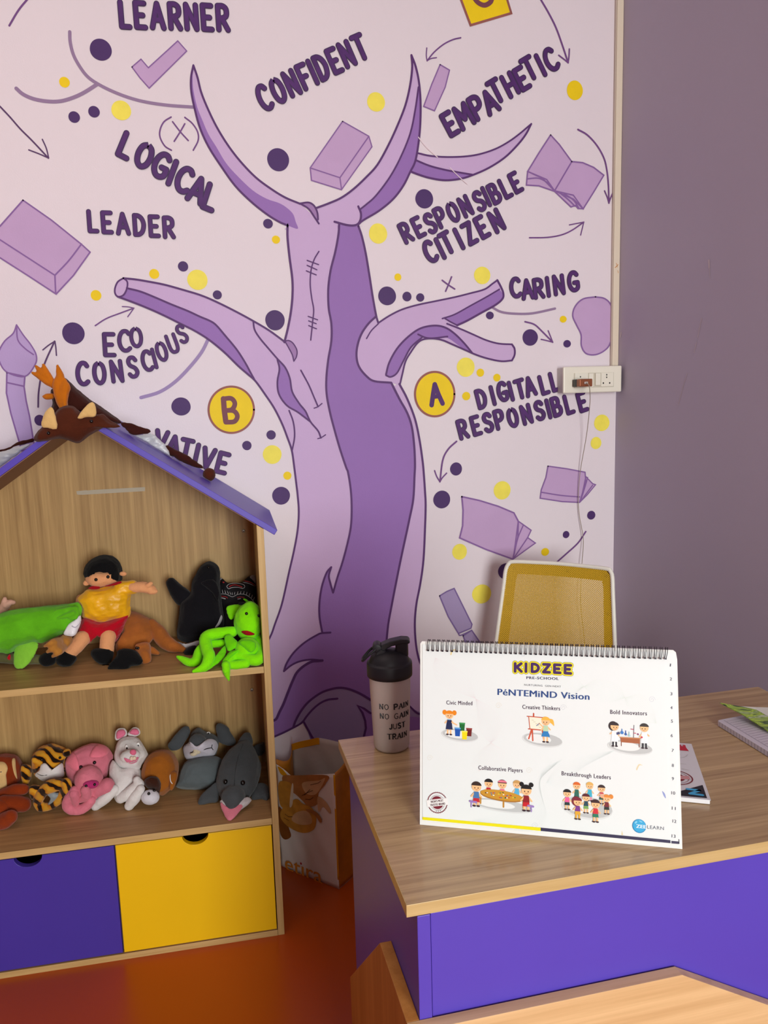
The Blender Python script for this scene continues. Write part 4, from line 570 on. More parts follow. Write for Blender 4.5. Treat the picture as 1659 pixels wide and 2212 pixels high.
for x0, x1, m, cx in ((-.4066, -.0195, YELL, -.212), (-.794, -.4104, PURPW, -.612)):
    dr = thing('drawer', (0, 0, 0), None, None); dr.parent = bk
    prof = [(x0, .003, .0175), (x1, .003, .0175), (x1, .003, .3125)] + [(cx+.0325*math.cos(a), .003, .3125-.0265*math.sin(a)) for a in [math.pi*j/20 for j in range(21)]] + [(x0, .003, .3125)]
    MB().prism(prof, (0, .016, 0)).build('drawer_front', m, dr, bevel=.0008)
    b = MB(); dk = mat('drawer_inside', '#3A2E28', .8)
    b.span((x0+.01, .02, .02), (x1-.01, .31, .03)); b.span((x0+.01, .02, .03), (x0+.02, .31, .25)); b.span((x1-.02, .02, .03), (x1-.01, .31, .25)); b.span((x0+.01, .30, .03), (x1-.01, .31, .25))
    b.build('drawer_box', dk, dr)
for s, z in ((-.0444, 1.0343), (-.046, .561), (-.77, 1.0343), (-.77, .561)):
    c = MB().tube([(s, .3268, z), (s, .3250, z), (s, .3243, z)], [.0050, .0048, .0036], 20); c.box((s, .3236, z), (.0042, .0012, .001), mi=1); c.box((s, .3236, z), (.001, .0012, .0042), mi=1)
    c.build('screw_cap', [mat('screw_zinc', '#B5ADA0', .4, metal=.6), mat('screw_slot', '#1c1815', .6)], bk)
tp = thing('tape_strip', BKO + Matrix.Rotation(BKR, 3, 'Z') @ Vector((-.395, .3265, 1.166)), 'strip of translucent tape stuck on the back panel under the gable', 'tape', rz=BKR)
MB().prism([(-.0885, 0, -.004), (-.075, 0, -.0052), (.0895, 0, -.0035), (.0905, 0, .0075), (-.052, 0, .0066), (-.058, 0, .0058), (-.064, 0, .0068), (-.0895, 0, .0055)], (0, -.0006, 0)).build('tape_film', mat('tape_film', '#D8D2C0', .35, alpha=.45), tp)

# ------------------------------------------------------------------ desk
DT = .75; DW = 0.9366; DD = 0.5181
TOP = wood('desk_oak_top', '#987A59', '#C8AA7F', 0, rough=.27, scale=.8, coat=.25); TOPE = wood('desk_oak_edge', '#B89963', '#D0B47F', 0, rough=.35)
CLA = wood('cladding_oak', '#C99F6E', '#E6C08E', 0, rough=.5, scale=.7); CLAS = wood('cladding_oak_shaded', '#A86A2A', '#C0813E', 2, rough=.5, scale=.7); CLAE = wood('cladding_edge', '#9A8260', '#B59B74', 0)  # side oak: darker copy, the shade of its turned-away face put into the colour
dk = thing('desk', (0, 0, 0), 'purple office desk with an oak top standing in front of the mural wall', 'desk')
tt = MB().span((0.0012, 0.0012, DT-.018), (DW-.0012, DD, DT)).build('desktop', TOP, dk)
MB().span((0, 0, DT-.0175), (DW, .0012, DT+.0002)).span((0, .0012, DT-.0175), (.0012, DD, DT+.0002)).span((DW-.0012, .0012, DT-.0175), (DW, DD, DT+.0002)).build('edge_band', TOPE, tt, bevel=.0006)
MB().span((.0143, 0, 0), (.0323, DD-.03, DT-.0185)).build('side_panel', PURP, dk, bevel=.0008)
MB().span((DW-.0323, 0, 0), (DW-.0143, DD-.03, DT-.0185)).build('side_panel', PURP, dk, bevel=.0008)
MB().span((.0333, .0025, .04), (DW-.0333, .0205, DT-.0187)).build('front_panel', PURP, dk, bevel=.0008)
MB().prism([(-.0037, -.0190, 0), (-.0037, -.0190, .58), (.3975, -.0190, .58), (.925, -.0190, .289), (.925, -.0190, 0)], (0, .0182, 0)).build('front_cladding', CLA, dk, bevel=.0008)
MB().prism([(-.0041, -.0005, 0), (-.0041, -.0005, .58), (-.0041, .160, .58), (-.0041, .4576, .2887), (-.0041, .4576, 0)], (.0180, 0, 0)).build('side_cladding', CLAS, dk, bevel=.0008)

# ------------------------------------------------------------------ shaker bottle
bt = thing('shaker_bottle', (.0928, .4606, DT), 'frosted shaker bottle with a black lid lettered NO PAIN NO GAIN JUST TRAIN', 'bottle')
FROST = mat('frosted_plastic', '#C6B8B2', .45, .4, trans=.0, alpha=.93, sub=.3, var=.02, vscale=20); LID = mat('lid_black', '#1B1A20', .5, .4); 
MB().lathe([(.0001, .001), (.027, 0), (.0315, .002), (.0338, .007), (.0345, .03), (.0362, .075), (.0378, .115), (.0386, .145), (.0388, .152), (.034, .152), (.034, .14)], n=48).build('bottle_body', FROST, bt)
MB().lathe([(.0001, .004), (.030, .004), (.0322, .009), (.0345, .078), (.0001, .078)], n=40).build('bottle_contents', mat('drink_haze', '#B9A29C', .7), bt)
lid = MB().lathe([(.0385, .142), (.0422, .143), (.0424, .150), (.0424, .166), (.0416, .1685), (.0385, .169), (.0375, .172), (.034, .180), (.026, .187), (.014, .191), (.0001, .192)], n=48).build('lid', LID, bt)
A0 = Vector((.97, -.23, 0)); A1 = Vector((.23, .97, 0))    # spout to the right, hinge loop to the left
Rl = Matrix((A0, A1, Vector((0, 0, 1)))).transposed()
def la(x, y, z): return Rl @ Vector((x, y, z))
MB().prism([la(x, y, .176) for x, y in ((.012, -.011), (.034, -.009), (.036, .004), (.032, .011), (.012, .011))], (0, 0, .032)).build('spout', LID, lid, bevel=.003)
arm = MB(); prof = [(-.022, .190), (-.014, .203), (.002, .2095), (.022, .2135), (.036, .2125), (.0395, .208), (.038, .2045), (.024, .2045), (.006, .2005), (-.004, .196), (-.012, .187)]
arm.prism([la(x, -.012, z) for x, z in prof], la(0, .024, 0)).build('flip_cap', LID, lid, bevel=.0025)
MB().tube([la(-.022, y, .197) for y in (-.013, .013)], .0085, 14).build('hinge', LID, lid, bevel=.001)
MB().prism([la(x, -.016, z) for x, z in ((-.030, .170), (-.012, .180), (-.006, .192), (-.016, .196), (-.024, .190))], la(0, .032, 0)).build('hinge_bracket', LID, lid, bevel=.002)
MB().tube(catmull([la(x, y, z) for x, y, z in ((-.024, -.012, .196), (-.037, -.0125, .186), (-.0475, -.009, .175), (-.050, 0, .1715), (-.0475, .009, .175), (-.037, .0125, .186), (-.024, .012, .196))], 6), .0026, 8).build('carry_loop', LID, lid)
def bottle_line(txt, a0, a1, z, h):
    mb = MB(); W = [(GLY[c][0] if c != ' ' else .35) for c in txt]; W = [max(w, .12) for w in W]; gap = .3; tot = sum(W)+gap*(len(txt)-1); x = 0
    base = math.atan2(-.975, -.224)                       # angle of the side that faces the room
    for i, c in enumerate(txt):
        if c != ' ':
            for pts, cur in GLY[c][1]:
                Q = catmull([(p[0], p[1], 0) for p in pts], 4) if cur else [Vector((p[0], p[1], 0)) for p in pts]
                runs = [Q] if cur else [[Q[k], Q[k+1]] for k in range(len(Q)-1)]
                if not cur: runs += [[Vector((q.x-.13, q.y, 0)), Vector((q.x+.13, q.y, 0))] for q in (Q[0], Q[-1])] if c not in 'SOCGJ' else []
                for ri, q in enumerate(runs):
                    d = (q[-1]-q[0]); w = .25 if (abs(d.y) > .5 and not (c in 'NAU' and d.x >= 0 and d.y > 0 or c == 'N' and abs(d.x) < .1)) else .135
                    sub = [q[0].lerp(q[1], t/4) for t in range(5)] if len(q) == 2 else q
                    P = []
                    for s in sub:
                        a = base + a0 + (a1-a0)*(x+s.x)/tot; rr = .0340 + (.0386-.0345)*max(0, (z+s.y*h-.03))/.115 + .0012 + .00004*ri
                        P.append(Vector((rr*math.cos(a), rr*math.sin(a), z+s.y*h)))
                    mb.ribbon(P, w*h, 0, Vector((math.cos(base+(a0+a1)/2), math.sin(base+(a0+a1)/2), 0)), caps=False)
        x += W[i]+gap
    return mb
R_ = math.radians
for txt, a0, a1, z in (('NO PAIN', -32, 58, .0890), ('NO GAIN', -32, 60, .0705), ('JUST', -5, 44, .0510), ('TRAIN', -11, 52, .0310)):
    bottle_line(txt, R_(a0), R_(a1), z, .0098).build('lettering', mat('bottle_ink', '#15121A', .5), bt, recalc=False)

# ------------------------------------------------------------------ booklet, notebook and leaflet lying on the desk
PAPER = mat('paper_white', '#E9E8EC', .5, .3); 
bl = Vector((.5290, .1123, 0)); ux = (Vector((.4911, .1323, 0))-bl).normalized(); uy = (Vector((.6080, .2733, 0))-bl).normalized()
bo = thing('booklet', (bl.x, bl.y, DT), 'white booklet with a dark blue corner lying behind the flip calendar', 'booklet')
def bp(a, b, z): return ux*a + uy*b + Vector((0, 0, z))
MB().prism([bp(0, 0, .0008), bp(0, .2035, .0008), bp(.15, .2035, .0008), bp(.15, 0, .0008)], (0, 0, .0075)).build('page_block', PAPER, bo, bevel=.001)
cv = MB().prism([bp(-.001, -.001, .0083), bp(-.001, .2045, .0083), bp(.151, .2045, .0083), bp(.151, -.001, .0083)], (0, 0, .0006)).build('cover', mat('cover_gloss', '#DAD9DF', .25, .5), bo)
MB().prism([bp(.004, .004, .009), bp(.004, .047, .009), bp(.062, .004, .009)], (0, 0, .0003)).build('corner_triangle', mat('ink_navy', '#15161F', .35), cv)
z = .0094; MB().ribbon([bp(.030, .028, z), bp(.012, .027, z)], .006, 0, (0, 0, 1)).ribbon([bp(.012, .027, z), bp(.028, .013, z)], .006, 0, (0, 0, 1)).ribbon([bp(.028, .013, z+.0001), bp(.010, .012, z+.0001)], .006, 0, (0, 0, 1)).build('printed_mark', mat('ink_cyan', '#3FA9DC', .4), cv, recalc=False)
st = MB(); MAR = mat('ink_maroon', '#7A1F2B', .5); c0 = bp(.047, .066, z)
ring = lambda rr, k=40: [c0 + ux*rr*1.15*math.cos(2*math.pi*j/k) + uy*rr*math.sin(2*math.pi*j/k) for j in range(k+1)]
st.ribbon(ring(.026), .0022, 0, (0, 0, 1)); st.ribbon(ring(.021), .0008, 0, (0, 0, 1)); st.flat([c0+ux*.016*1.15*math.cos(a)+uy*.016*math.sin(a) for a in [2*math.pi*j/24 for j in range(24)]], 0, (0, 0, 1)); st.ribbon([c0-ux*.026+uy*.002+Vector((0,0,.0002)), c0+ux*.026-uy*.004+Vector((0,0,.0002))], .012, 1, (0, 0, 1), False)
st.build('printed_stamp', [MAR, mat('stamp_band', '#C98F93', .5)], cv, recalc=False)
lg = MB(); 
for a0, a1, mi in ((.008, .032, 0), (.032, .075, 1)): lg.flat([bp(a0, .172, z), bp(a0+.004, .190, z), bp(a1, .192, z), bp(a1, .172, z)], mi, (0, 0, 1))
for k in range(3): lg.flat([bp(.011+.0075*k, .180, z+.0001), bp(.011+.0075*k, .196, z+.0001), bp(.0155+.0075*k, .196, z+.0001), bp(.0155+.0075*k, .180, z+.0001)], 0, (0, 0, 1))
lg.build('printed_logo', [mat('ink_red', '#C21E38', .4), mat('ink_black', '#1A1520', .4)], cv, recalc=False)
cu = MB()
for k in range(9): cu.ribbon(catmull([bp(.012+.012*k, .158-.002*k, z), bp(.02+.014*k, .145, z), bp(.05+.016*k, .132-.001*k, z)], 4), .0006, 0, (0, 0, 1), False)
cu.ribbon([bp(.018, .096, z), bp(.030, .099, z)], .0008, 0, (0, 0, 1)); cu.ribbon([bp(.02, .118, z), bp(.06, .121, z)], .0006, 0, (0, 0, 1))
cu.build('printed_curves', mat('ink_grey', '#A8A6A0', .5), cv, recalc=False)

no = thing('notebook', (.7254, .3682, DT), 'open ruled notebook with gridded page edges at the right end of the desk', 'notebook')
n0 = Vector((0, 0, 0)); nx = Vector((.9947, .1026, 0)); ny = Vector((.0112, -1, 0)).normalized()
def npt(a, b, z): return nx*a + ny*b + Vector((0, 0, z))
NW, NH = .19, .25
out = [npt(.004, 0, 0), npt(NW, 0, 0), npt(NW, NH, 0), npt(0, NH, 0), npt(0, .004, 0), npt(.0012, .0012, 0)]
blk = MB().prism([p+Vector((0, 0, .0008)) for p in out], (0, 0, .0105)).build('page_block', mat('note_paper', '#C9C2CE', .7), no, bevel=.001)
ln = MB()
for k in range(26): ln.ribbon([npt(.014, .012+.0088*k, .01165), npt(NW-.01, .012+.0088*k, .01165)], .0005, 0, (0, 0, 1), False)
ln.ribbon([npt(.012, .006, .01168), npt(.012, NH-.004, .01168)], .0006, 0, (0, 0, 1), False)
ln.build('ruled_lines', mat('note_line', '#6E6680', .6), blk, recalc=False)
ed = MB()
for k in range(29): ed.ribbon([npt(-.0003, .008+.0083*k, .001), npt(-.0003, .008+.0083*k, .011)], .0007, 0, -nx, False)
ed.build('edge_lines', mat('note_line', '#6E6680', .6), blk, recalc=False)

lf = thing('leaflet', (.745, .37, DT), 'leaflet printed with green leaves lying with a lifted corner on the notebook', 'leaflet')
lo = Vector((.745, .37, DT))
LFT = [Vector((0.7355, 0.3782, 0.7930)), Vector((0.7573, 0.3444, 0.7820)), Vector((0.7693, 0.3171, 0.7730)), Vector((0.7763, 0.2774, 0.7660))]
LFB = [Vector((0.7357, 0.3769, 0.7930)), Vector((0.7746, 0.3647, 0.7850)), Vector((0.8116, 0.3662, 0.7780)), Vector((0.8590, 0.3643, 0.7720))]
m = MB(); rows = 6
for i in range(4):
    for j in range(rows+1): pass
G = [[LFT[i].lerp(LFB[i], j/rows)-lo for j in range(rows+1)] for i in range(4)]
vs = [p for row in G for p in row]; fs = [(i*(rows+1)+j, (i+1)*(rows+1)+j, (i+1)*(rows+1)+j+1, i*(rows+1)+j+1) for i in range(3) for j in range(rows)]
m.add(vs, fs, 0, True); m.add([p-Vector((0, 0, .0012)) for p in vs], [f[::-1] for f in fs], 0, True)
GRN = bpy.data.materials.new('leaf_print'); GRN.use_nodes = True; nt = GRN.node_tree; b = nt.nodes['Principled BSDF']; b.inputs['Roughness'].default_value = .35
tc = nt.nodes.new('ShaderNodeTexCoord'); mp = nt.nodes.new('ShaderNodeMapping'); mp.inputs['Scale'].default_value = (14, 45, 20); mp.inputs['Rotation'].default_value = (0, 0, .5); nt.links.new(tc.outputs['Object'], mp.inputs[0])
nz = nt.nodes.new('ShaderNodeTexNoise'); nz.inputs['Scale'].default_value = 1.6; nz.inputs['Detail'].default_value = 5; nz.inputs['Distortion'].default_value = 1.2; nt.links.new(mp.outputs[0], nz.inputs['Vector'])
rp = nt.nodes.new('ShaderNodeValToRGB'); nt.links.new(nz.outputs['Fac'], rp.inputs[0])
for i, (p, h) in enumerate(((.3, '#2E3B33'), (.42, '#5A7140'), (.5, '#A9C146'), (.58, '#79904C'), (.7, '#D8D6CB'))):
    e = rp.color_ramp.elements[i] if i < 2 else rp.color_ramp.elements.new(p)
    e.position = p; e.color = lin(h)
nt.links.new(rp.outputs[0], b.inputs['Base Color'])
m.build('leaf_sheet', GRN, lf)
WHT = mat('leaflet_white', '#CFCBC4', .45)
MB().add([LFB[1]-lo+Vector((0,0,.0004)), LFB[2]-lo+Vector((0,0,.0004)), LFB[3]-lo+Vector((0,0,.0004)), G[3][3]+Vector((0,0,.0004)), G[2][5]+Vector((0,0,.0004))], [(0, 1, 2, 3, 4)]).build('white_panel', WHT, lf)

# ------------------------------------------------------------------ chair behind the desk
TL = Vector((0.6417, 1.2472, 0.9050)); TR = Vector((0.8755, 1.0492, 0.9050))
cw = (TR-TL); cwid = cw.length; cw.normalize(); cb = Vector((-cw.y, cw.x, 0))           # cb: towards the wall
cc = (TL+TR)/2
ch = thing('office_chair', (cc.x-cb.x*.2, cc.y-cb.y*.2, 0), 'white-framed chair with a yellow mesh back standing behind the desk', 'chair')
co = Vector((cc.x-cb.x*.2, cc.y-cb.y*.2, 0))
def cp(t, z, off=0):   # t -1..1 across the back, z height; the back leans and is slightly dished
    half = cwid/2*(1 + .42*(.905-z)/.40*.55); lean = -.07*(.905-z)/.4
    return cc + cw*(t*half) + cb*(lean + .018*(1-t*t) + off) + Vector((0, 0, z-cc.z)) - co
outl = []
for t, z in ((-.86, .905), (.86, .905)): outl.append((t, z))
path = [(-1, .50), (-1, .62), (-1, .74), (-1, .84), (-1, .878), (-.965, .897), (-.88, .905), (-.45, .9055), (0, .906), (.45, .9055), (.9, .905), (.965, .900), (1, .885), (1, .84), (1, .74), (1, .62), (1, .50)]
FRW = mat('chair_white', '#EDEAE0', .4)
m = MB(); P = catmull([cp(t, z) for t, z in path], 4)
m.tube(P + [cp(.6, .47), cp(0, .465), cp(-.6, .47)], .006, 10, closed=True)
for v in range(len(m.v)): pass
m.build('back_frame', FRW, ch)
def grid_panel(name, mt, off, t0=.975, inset=False):
    mb = MB(); nt_, nz_ = 24, 20; vs = []
    for j in range(nz_+1):
        z = .485 + (.901-.485)*j/nz_
        for i in range(nt_+1):
            t = -t0 + 2*t0*i/nt_
            zz = z
            if z > .87 and abs(t) > .93: zz = min(z, .900-(abs(t)-.93)*.35)
            vs.append(cp(t, zz, off))
    fs = [(j*(nt_+1)+i, j*(nt_+1)+i+1, (j+1)*(nt_+1)+i+1, (j+1)*(nt_+1)+i) for j in range(nz_) for i in range(nt_)]
    mb.add(vs, fs, 0, True); o = mb.build(name, mt, ch); return o
MESH = bpy.data.materials.new('mesh_yellow'); MESH.use_nodes = True; nt = MESH.node_tree; b = nt.nodes['Principled BSDF']; b.inputs['Roughness'].default_value = .45; b.inputs['Base Color'].default_value = lin('#D9AE2A')
tc = nt.nodes.new('ShaderNodeTexCoord'); mp = nt.nodes.new('ShaderNodeMapping'); nt.links.new(tc.outputs['UV'], mp.inputs[0]); mp.inputs['Rotation'].default_value = (0, 0, math.radians(45))
sx = nt.nodes.new('ShaderNodeSeparateXYZ'); nt.links.new(mp.outputs[0], sx.inputs[0])
def sinwave(out, freq):
    a = nt.nodes.new('ShaderNodeMath'); a.operation = 'MULTIPLY'; a.inputs[1].default_value = freq; nt.links.new(out, a.inputs[0])
    s = nt.nodes.new('ShaderNodeMath'); s.operation = 'SINE'; nt.links.new(a.outputs[0], s.inputs[0]); return s.outputs[0]
mm = nt.nodes.new('ShaderNodeMath'); mm.operation = 'ADD'; fq = 2*math.pi/.0042
ab = []
for oo in (sx.outputs[0], sx.outputs[1]):
    s = sinwave(oo, fq); ab.append(s)
nt.links.new(ab[0], mm.inputs[0]); nt.links.new(ab[1], mm.inputs[1])
gt = nt.nodes.new('ShaderNodeMath'); gt.operation = 'LESS_THAN'; gt.inputs[1].default_value = .55; nt.links.new(mm.outputs[0], gt.inputs[0]); nt.links.new(gt.outputs[0], b.inputs['Alpha'])
pan = grid_panel('back_mesh', MESH, -.002)
uv = pan.data.uv_layers.new(name='UVMap')
for lp in pan.data.loops:
    vco = pan.data.vertices[lp.vertex_index].co + co - cc; uv.data[lp.index].uv = (vco.dot(cw), vco.z)
bandm = mat('band_yellow', '#C59B1C', .5); m = MB()
def band(a, b_):
    n = 16; vs = []
    for i in range(n+1):
        q = [a[k].lerp(b_[k], i/n) if False else None for k in range(0)]
    return vs
lay = .006
def strip(pts_o, pts_i):
    vs = [cp(t, z, lay) for t, z in pts_o] + [cp(t, z, lay) for t, z in pts_i]; k = len(pts_o)
    m.add(vs, [(i, i+1, k+i+1, k+i) for i in range(k-1)], 0, True)
lin_ = lambda a, b_, n=10: [(a[0]+(b_[0]-a[0])*i/n, a[1]+(b_[1]-a[1])*i/n) for i in range(n+1)]
strip(lin_((-.97, .50), (-.97, .88)), lin_((-.80, .50), (-.80, .85))); strip(lin_((-.95, .899), (.95, .899), 16), lin_((-.80, .868), (.82, .868), 16)); strip(lin_((.97, .50), (.97, .89)), lin_((.80, .50), (.82, .85)))
strip(lin_((-.97, .88), (-.93, .899), 2), lin_((-.80, .85), (-.78, .868), 2)); strip(lin_((.97, .88), (.93, .899), 2), lin_((.82, .85), (.80, .868), 2))
m.build('back_band', bandm, ch)
for t, z in ((-.86, .885), (.15, .886), (.88, .883), (-.89, .78), (.89, .78)):
    MB().lathe([(.0001, .0), (.0045, .0005), (.005, .002)], cp(t, z, .003), 14, R=Matrix((cw, Vector((0, 0, 1)), cb)).transposed()).build('rivet', mat('rivet_dark', '#7A5A10', .5), ch)
s = MB()
def sp(a, b_, z): return cc + cw*a - cb*b_ + Vector((0, 0, z-cc.z)) - co
seat = [sp(a, b_, .43) for a, b_ in ((-.2, .09), (-.21, .42), (-.15, .47), (.15, .47), (.21, .42), (.2, .09), (.14, .06), (-.14, .06))]
s.prism(seat, (0, 0, .045)).build('seat', mat('seat_yellow', '#CFA428', .6), ch, bevel=.012, seg=3)
s = MB(); s.tube([sp(-.1, .05, .49), sp(-.1, .075, .44), sp(-.1, .2, .424)], .011, 8); s.tube([sp(.1, .05, .49), sp(.1, .075, .44), sp(.1, .2, .424)], .011, 8); s.build('back_bracket', FRW, ch)
MB().tube([sp(0, .26, .425), sp(0, .26, .09)], .024, 14).build('gas_post', mat('post_black', '#222222', .4), ch)
for k in range(5):
    a = 2*math.pi*k/5+.4; q = sp(0, .26, .085); e = Vector((math.cos(a)*.23, math.sin(a)*.23, -.025))
    MB().tube([q, q+e*.5, q+e], [.022, .018, .014], 8).build('leg', FRW, ch)
    MB().ball(q+e+Vector((0, 0, -.034)), (.026, .026, .026)).build('castor', mat('post_black', '#222222', .4), ch)

# ------------------------------------------------------------------ switch box, charger and conduit on the wall
IV = mat('switch_ivory', '#EFEADC', .35, .5); IVD = mat('switch_box', '#D9D3D0', .45); HOLE = mat('socket_hole', '#15110E', .6); 
sw = thing('switch_box', (.968, WY, 1.434), 'white wall socket box with two switches beside the corner', 'socket box')
so = Vector((.968, WY, 1.434))
MB().span((.8738-so.x, -.040, 1.3955-so.z), (1.0665-so.x, -.0005, 1.4725-so.z)).build('back_box', IVD, sw, bevel=.002)
pl = MB().span((.8705-so.x, -.050, 1.3938-so.z), (1.0675-so.x, -.0405, 1.4745-so.z)).build('face_plate', IV, sw, bevel=.004, seg=3)
yy = -.050
def sw_pt(x, y): 
    return None
def rect(name, a, b_, d0, d1, mt, par, bev=.0006):
    return MB().span((a[0]-so.x, d1, a[2]-so.z), (b_[0]-so.x, d0, b_[2]-so.z)).build(name, mt, par, bevel=bev)
rect('module_frame', (0.9050, 1.3500, 1.4097), (1.0399, 1.3500, 1.4545), -.0495, -.0512, mat('switch_line', '#CFC8B8', .4), pl)
rect('socket_plate', (0.9073, 1.3500, 1.4118), (0.9512, 1.3500, 1.4551), -.051, -.0530, IV, pl)
rect('blank_plate', (0.9540, 1.3500, 1.4113), (0.9691, 1.3500, 1.4526), -.051, -.0535, IV, pl)
rect('rocker_switch', (0.9751, 1.3500, 1.4157), (0.9918, 1.3500, 1.4528), -.051, -.0565, IV, pl, .0012)
rect('socket_plate', (0.9956, 1.3500, 1.4116), (1.0375, 1.3500, 1.4539), -.051, -.0530, IV, pl)
for q, rx, rz_ in (((1.0142, 1.3470, 1.4472), .0019, .0028), ((1.0140, 1.3470, 1.4395), .0019, .0026), ((1.0029, 1.3470, 1.4220), .0024, .0028), ((1.0245, 1.3470, 1.4218), .0024, .0028), ((0.9254, 1.3470, 1.4429), .002, .0024)):
    MB().flat([(q[0]-so.x+rx*math.cos(a), -.0533, q[2]-so.z+rz_*math.sin(a)) for a in [2*math.pi*j/16 for j in range(16)]], 0, (0, -1, 0)).build('socket_hole', HOLE, pl, recalc=False)
cg = thing('phone_charger', (.915, WY-.0535, 1.428), 'bronze phone charger plugged into the socket, its thin cable hanging down', 'charger')
go = Vector((.915, WY-.0535, 1.428))
a = Vector((0.8989, 1.3300, 1.4125)); b_ = Vector((0.9356, 1.3300, 1.4353))
MB().span((a.x-go.x, -.022, a.z-go.z), (b_.x-go.x, -.0006, b_.z-go.z)).build('plug_base', mat('charger_black', '#1E1B18', .4), cg, bevel=.002)
a = Vector((0.9008, 1.3050, 1.4128)); b_ = Vector((0.9433, 1.3050, 1.4359))
MB().span((a.x-go.x, -.044, a.z-go.z), (b_.x-go.x, -.0222, b_.z-go.z)).build('plug_body', mat('charger_bronze', '#9A5A3C', .3, metal=.5), cg, bevel=.0025)
q = Vector((0.9190, 1.3020, 1.4240))-go
MB().span((q.x-.0055, -.052, q.z-.0035), (q.x+.0055, -.0442, q.z+.0035)).build('cable_connector', mat('connector_silver', '#C9BFB8', .3, metal=.4), cg, bevel=.001)
cab = [Vector((0.9151, 1.2900, 1.4239)), Vector((0.9209, 1.2850, 1.4182)), Vector((0.9275, 1.2900, 1.4030)), Vector((0.9437, 1.3200, 1.3565)), Vector((0.9546, 1.3600, 1.2624)), Vector((0.9478, 1.3850, 1.1513)), Vector((0.9439, 1.3900, 1.0692)), Vector((0.9469, 1.3900, 1.0090)), Vector((0.9580, 1.3850, 0.9410)), Vector((0.9575, 1.3800, 0.9039)), Vector((0.9506, 1.3750, 0.8445)), Vector((0.9444, 1.3700, 0.7232)), Vector((0.9598, 1.3720, 0.5964))]
cab += [Vector((cab[-1].x+.01, 1.372, .45)), Vector((cab[-1].x-.01, 1.36, .1)), Vector((cab[-1].x-.06, 1.33, .004))]
MB().tube(catmull([p-go for p in cab], 6), .0011, 6).build('cable', mat('cable_beige', '#9A8B7C', .5), cg)
cd = thing('cable_conduit', (1.0636, WY, 1.4755), 'cream plastic cable trunking running up the wall corner above the socket box', 'conduit')
CR = mat('conduit_cream', '#E4D6C2', .45)
MB().span((-.0115, -.009, 0), (.0125, -.0005, 1.524)).build('conduit_base', mat('conduit_side', '#C9B9AC', .5), cd)
MB().span((-.0085, -.0125, 0), (.0122, -.0092, 1.524)).build('conduit_cover', CR, cd, bevel=.001)
m = MB()
for x0, z0, x1, z1, w in ((-.004, .299, .006, .308, .002), (.0, .312, .003, .3, .0016), (.005, .29, .007, .283, .0014)): m.ribbon([(x0, -.0127, z0), ((x0+x1)/2+.001, -.0127, (z0+z1)/2), (x1, -.0127, z1)], w)
m.build('paint_spot', mat('spot_orange', '#D08A32', .6), cd, recalc=False)
m = MB()     # scratches on the mauve side wall
for pts, w in ((((1.0753, 0.9412, 1.7238), (1.0753, 0.9394, 1.7074)), .006), (((1.0753, 0.9383, 1.7038), (1.0753, 0.9351, 1.6803)), .002), (((1.0753, 0.9648, 1.5810), (1.0753, 0.9784, 1.5344)), .0025), (((1.0753, 0.9837, 1.5203), (1.0753, 0.9926, 1.4942)), .0025), (((1.0753, 1.0211, 1.4413), (1.0753, 1.0404, 1.3992), (1.0753, 1.0580, 1.3561)), .002), (((1.0753, 1.3730, 1.5755), (1.0753, 1.3768, 1.5645)), .006)):
    m.ribbon([(XR-.0006, p[1], p[2]) for p in pts], w, 0, (-1, 0, 0))
o = m.build('wall_scratches', mat('scratch_pale', '#CFC2C8', .7), bpy.data.objects['wall_right'], recalc=False)

# ------------------------------------------------------------------ shopping bag
b0 = Vector((-.0648, 1.3205, 0)); bu = (Vector((.0866, 1.1587, 0))-b0).normalized(); bn = Vector((bu.y, -bu.x, 0))   # bu along the front face, bn outwards
bn = -bn if bn.y > 0 else bn
sb = thing('shopping_bag', (b0.x, b0.y, 0), 'white and orange woven shopping bag printed etira, standing between bookcase and desk', 'bag')
BW = .2216
def bgp(u, v, d=0): return bu*u - bn*d + Vector((0, 0, v))
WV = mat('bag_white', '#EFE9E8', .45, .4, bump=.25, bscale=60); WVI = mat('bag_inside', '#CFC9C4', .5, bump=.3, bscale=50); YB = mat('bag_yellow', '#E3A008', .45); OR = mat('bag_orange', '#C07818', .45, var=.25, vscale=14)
def rim(u): return .307 + .05*(u-.061)/.167 if u > .061 else .307 + .024*(.061-u)/.061
nu, nv = 22, 24
def sheet(name, fn, mt, par=sb):
    mb = MB(); vs = [fn(i/nu, j/nv) for j in range(nv+1) for i in range(nu+1)]
    fs = [(j*(nu+1)+i, j*(nu+1)+i+1, (j+1)*(nu+1)+i+1, (j+1)*(nu+1)+i) for j in range(nv) for i in range(nu)]
    mb.add(vs, fs, 0, True); o = mb.build(name, mt, par); s = o.modifiers.new('cloth', 'SOLIDIFY'); s.thickness = .0006; return o
def crumple(a, b): return .0016*math.sin(9*a+3*b+1)*math.cos(11*b-2*a) + .001*math.sin(23*a+17*b)
fr = sheet('front_side', lambda a, b: bgp(a*BW, b*rim(a*BW), crumple(a, b)*math.sin(math.pi*min(1, b*3)/2)), WV)
BD = .105
sheet('gusset', lambda a, b: bgp(BW - .012*math.sin(math.pi*a)*b, b*(.357+.035*a-.02*math.sin(math.pi*a)), a*BD), OR)
sheet('gusset', lambda a, b: bgp(.002 + .02*math.sin(math.pi*a)*b, b*(.345+.04*a-.03*math.sin(math.pi*a)), a*BD*.72), OR)
bz = lambda a: .398 - .09*max(0, .42-a) + .006*math.sin(9*a)*max(0, .42-a)
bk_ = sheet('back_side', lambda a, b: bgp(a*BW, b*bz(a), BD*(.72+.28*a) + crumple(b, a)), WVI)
sheet('bottom', lambda a, b: bgp(a*BW, .002, b*BD*(.72+.28*a)), WV)
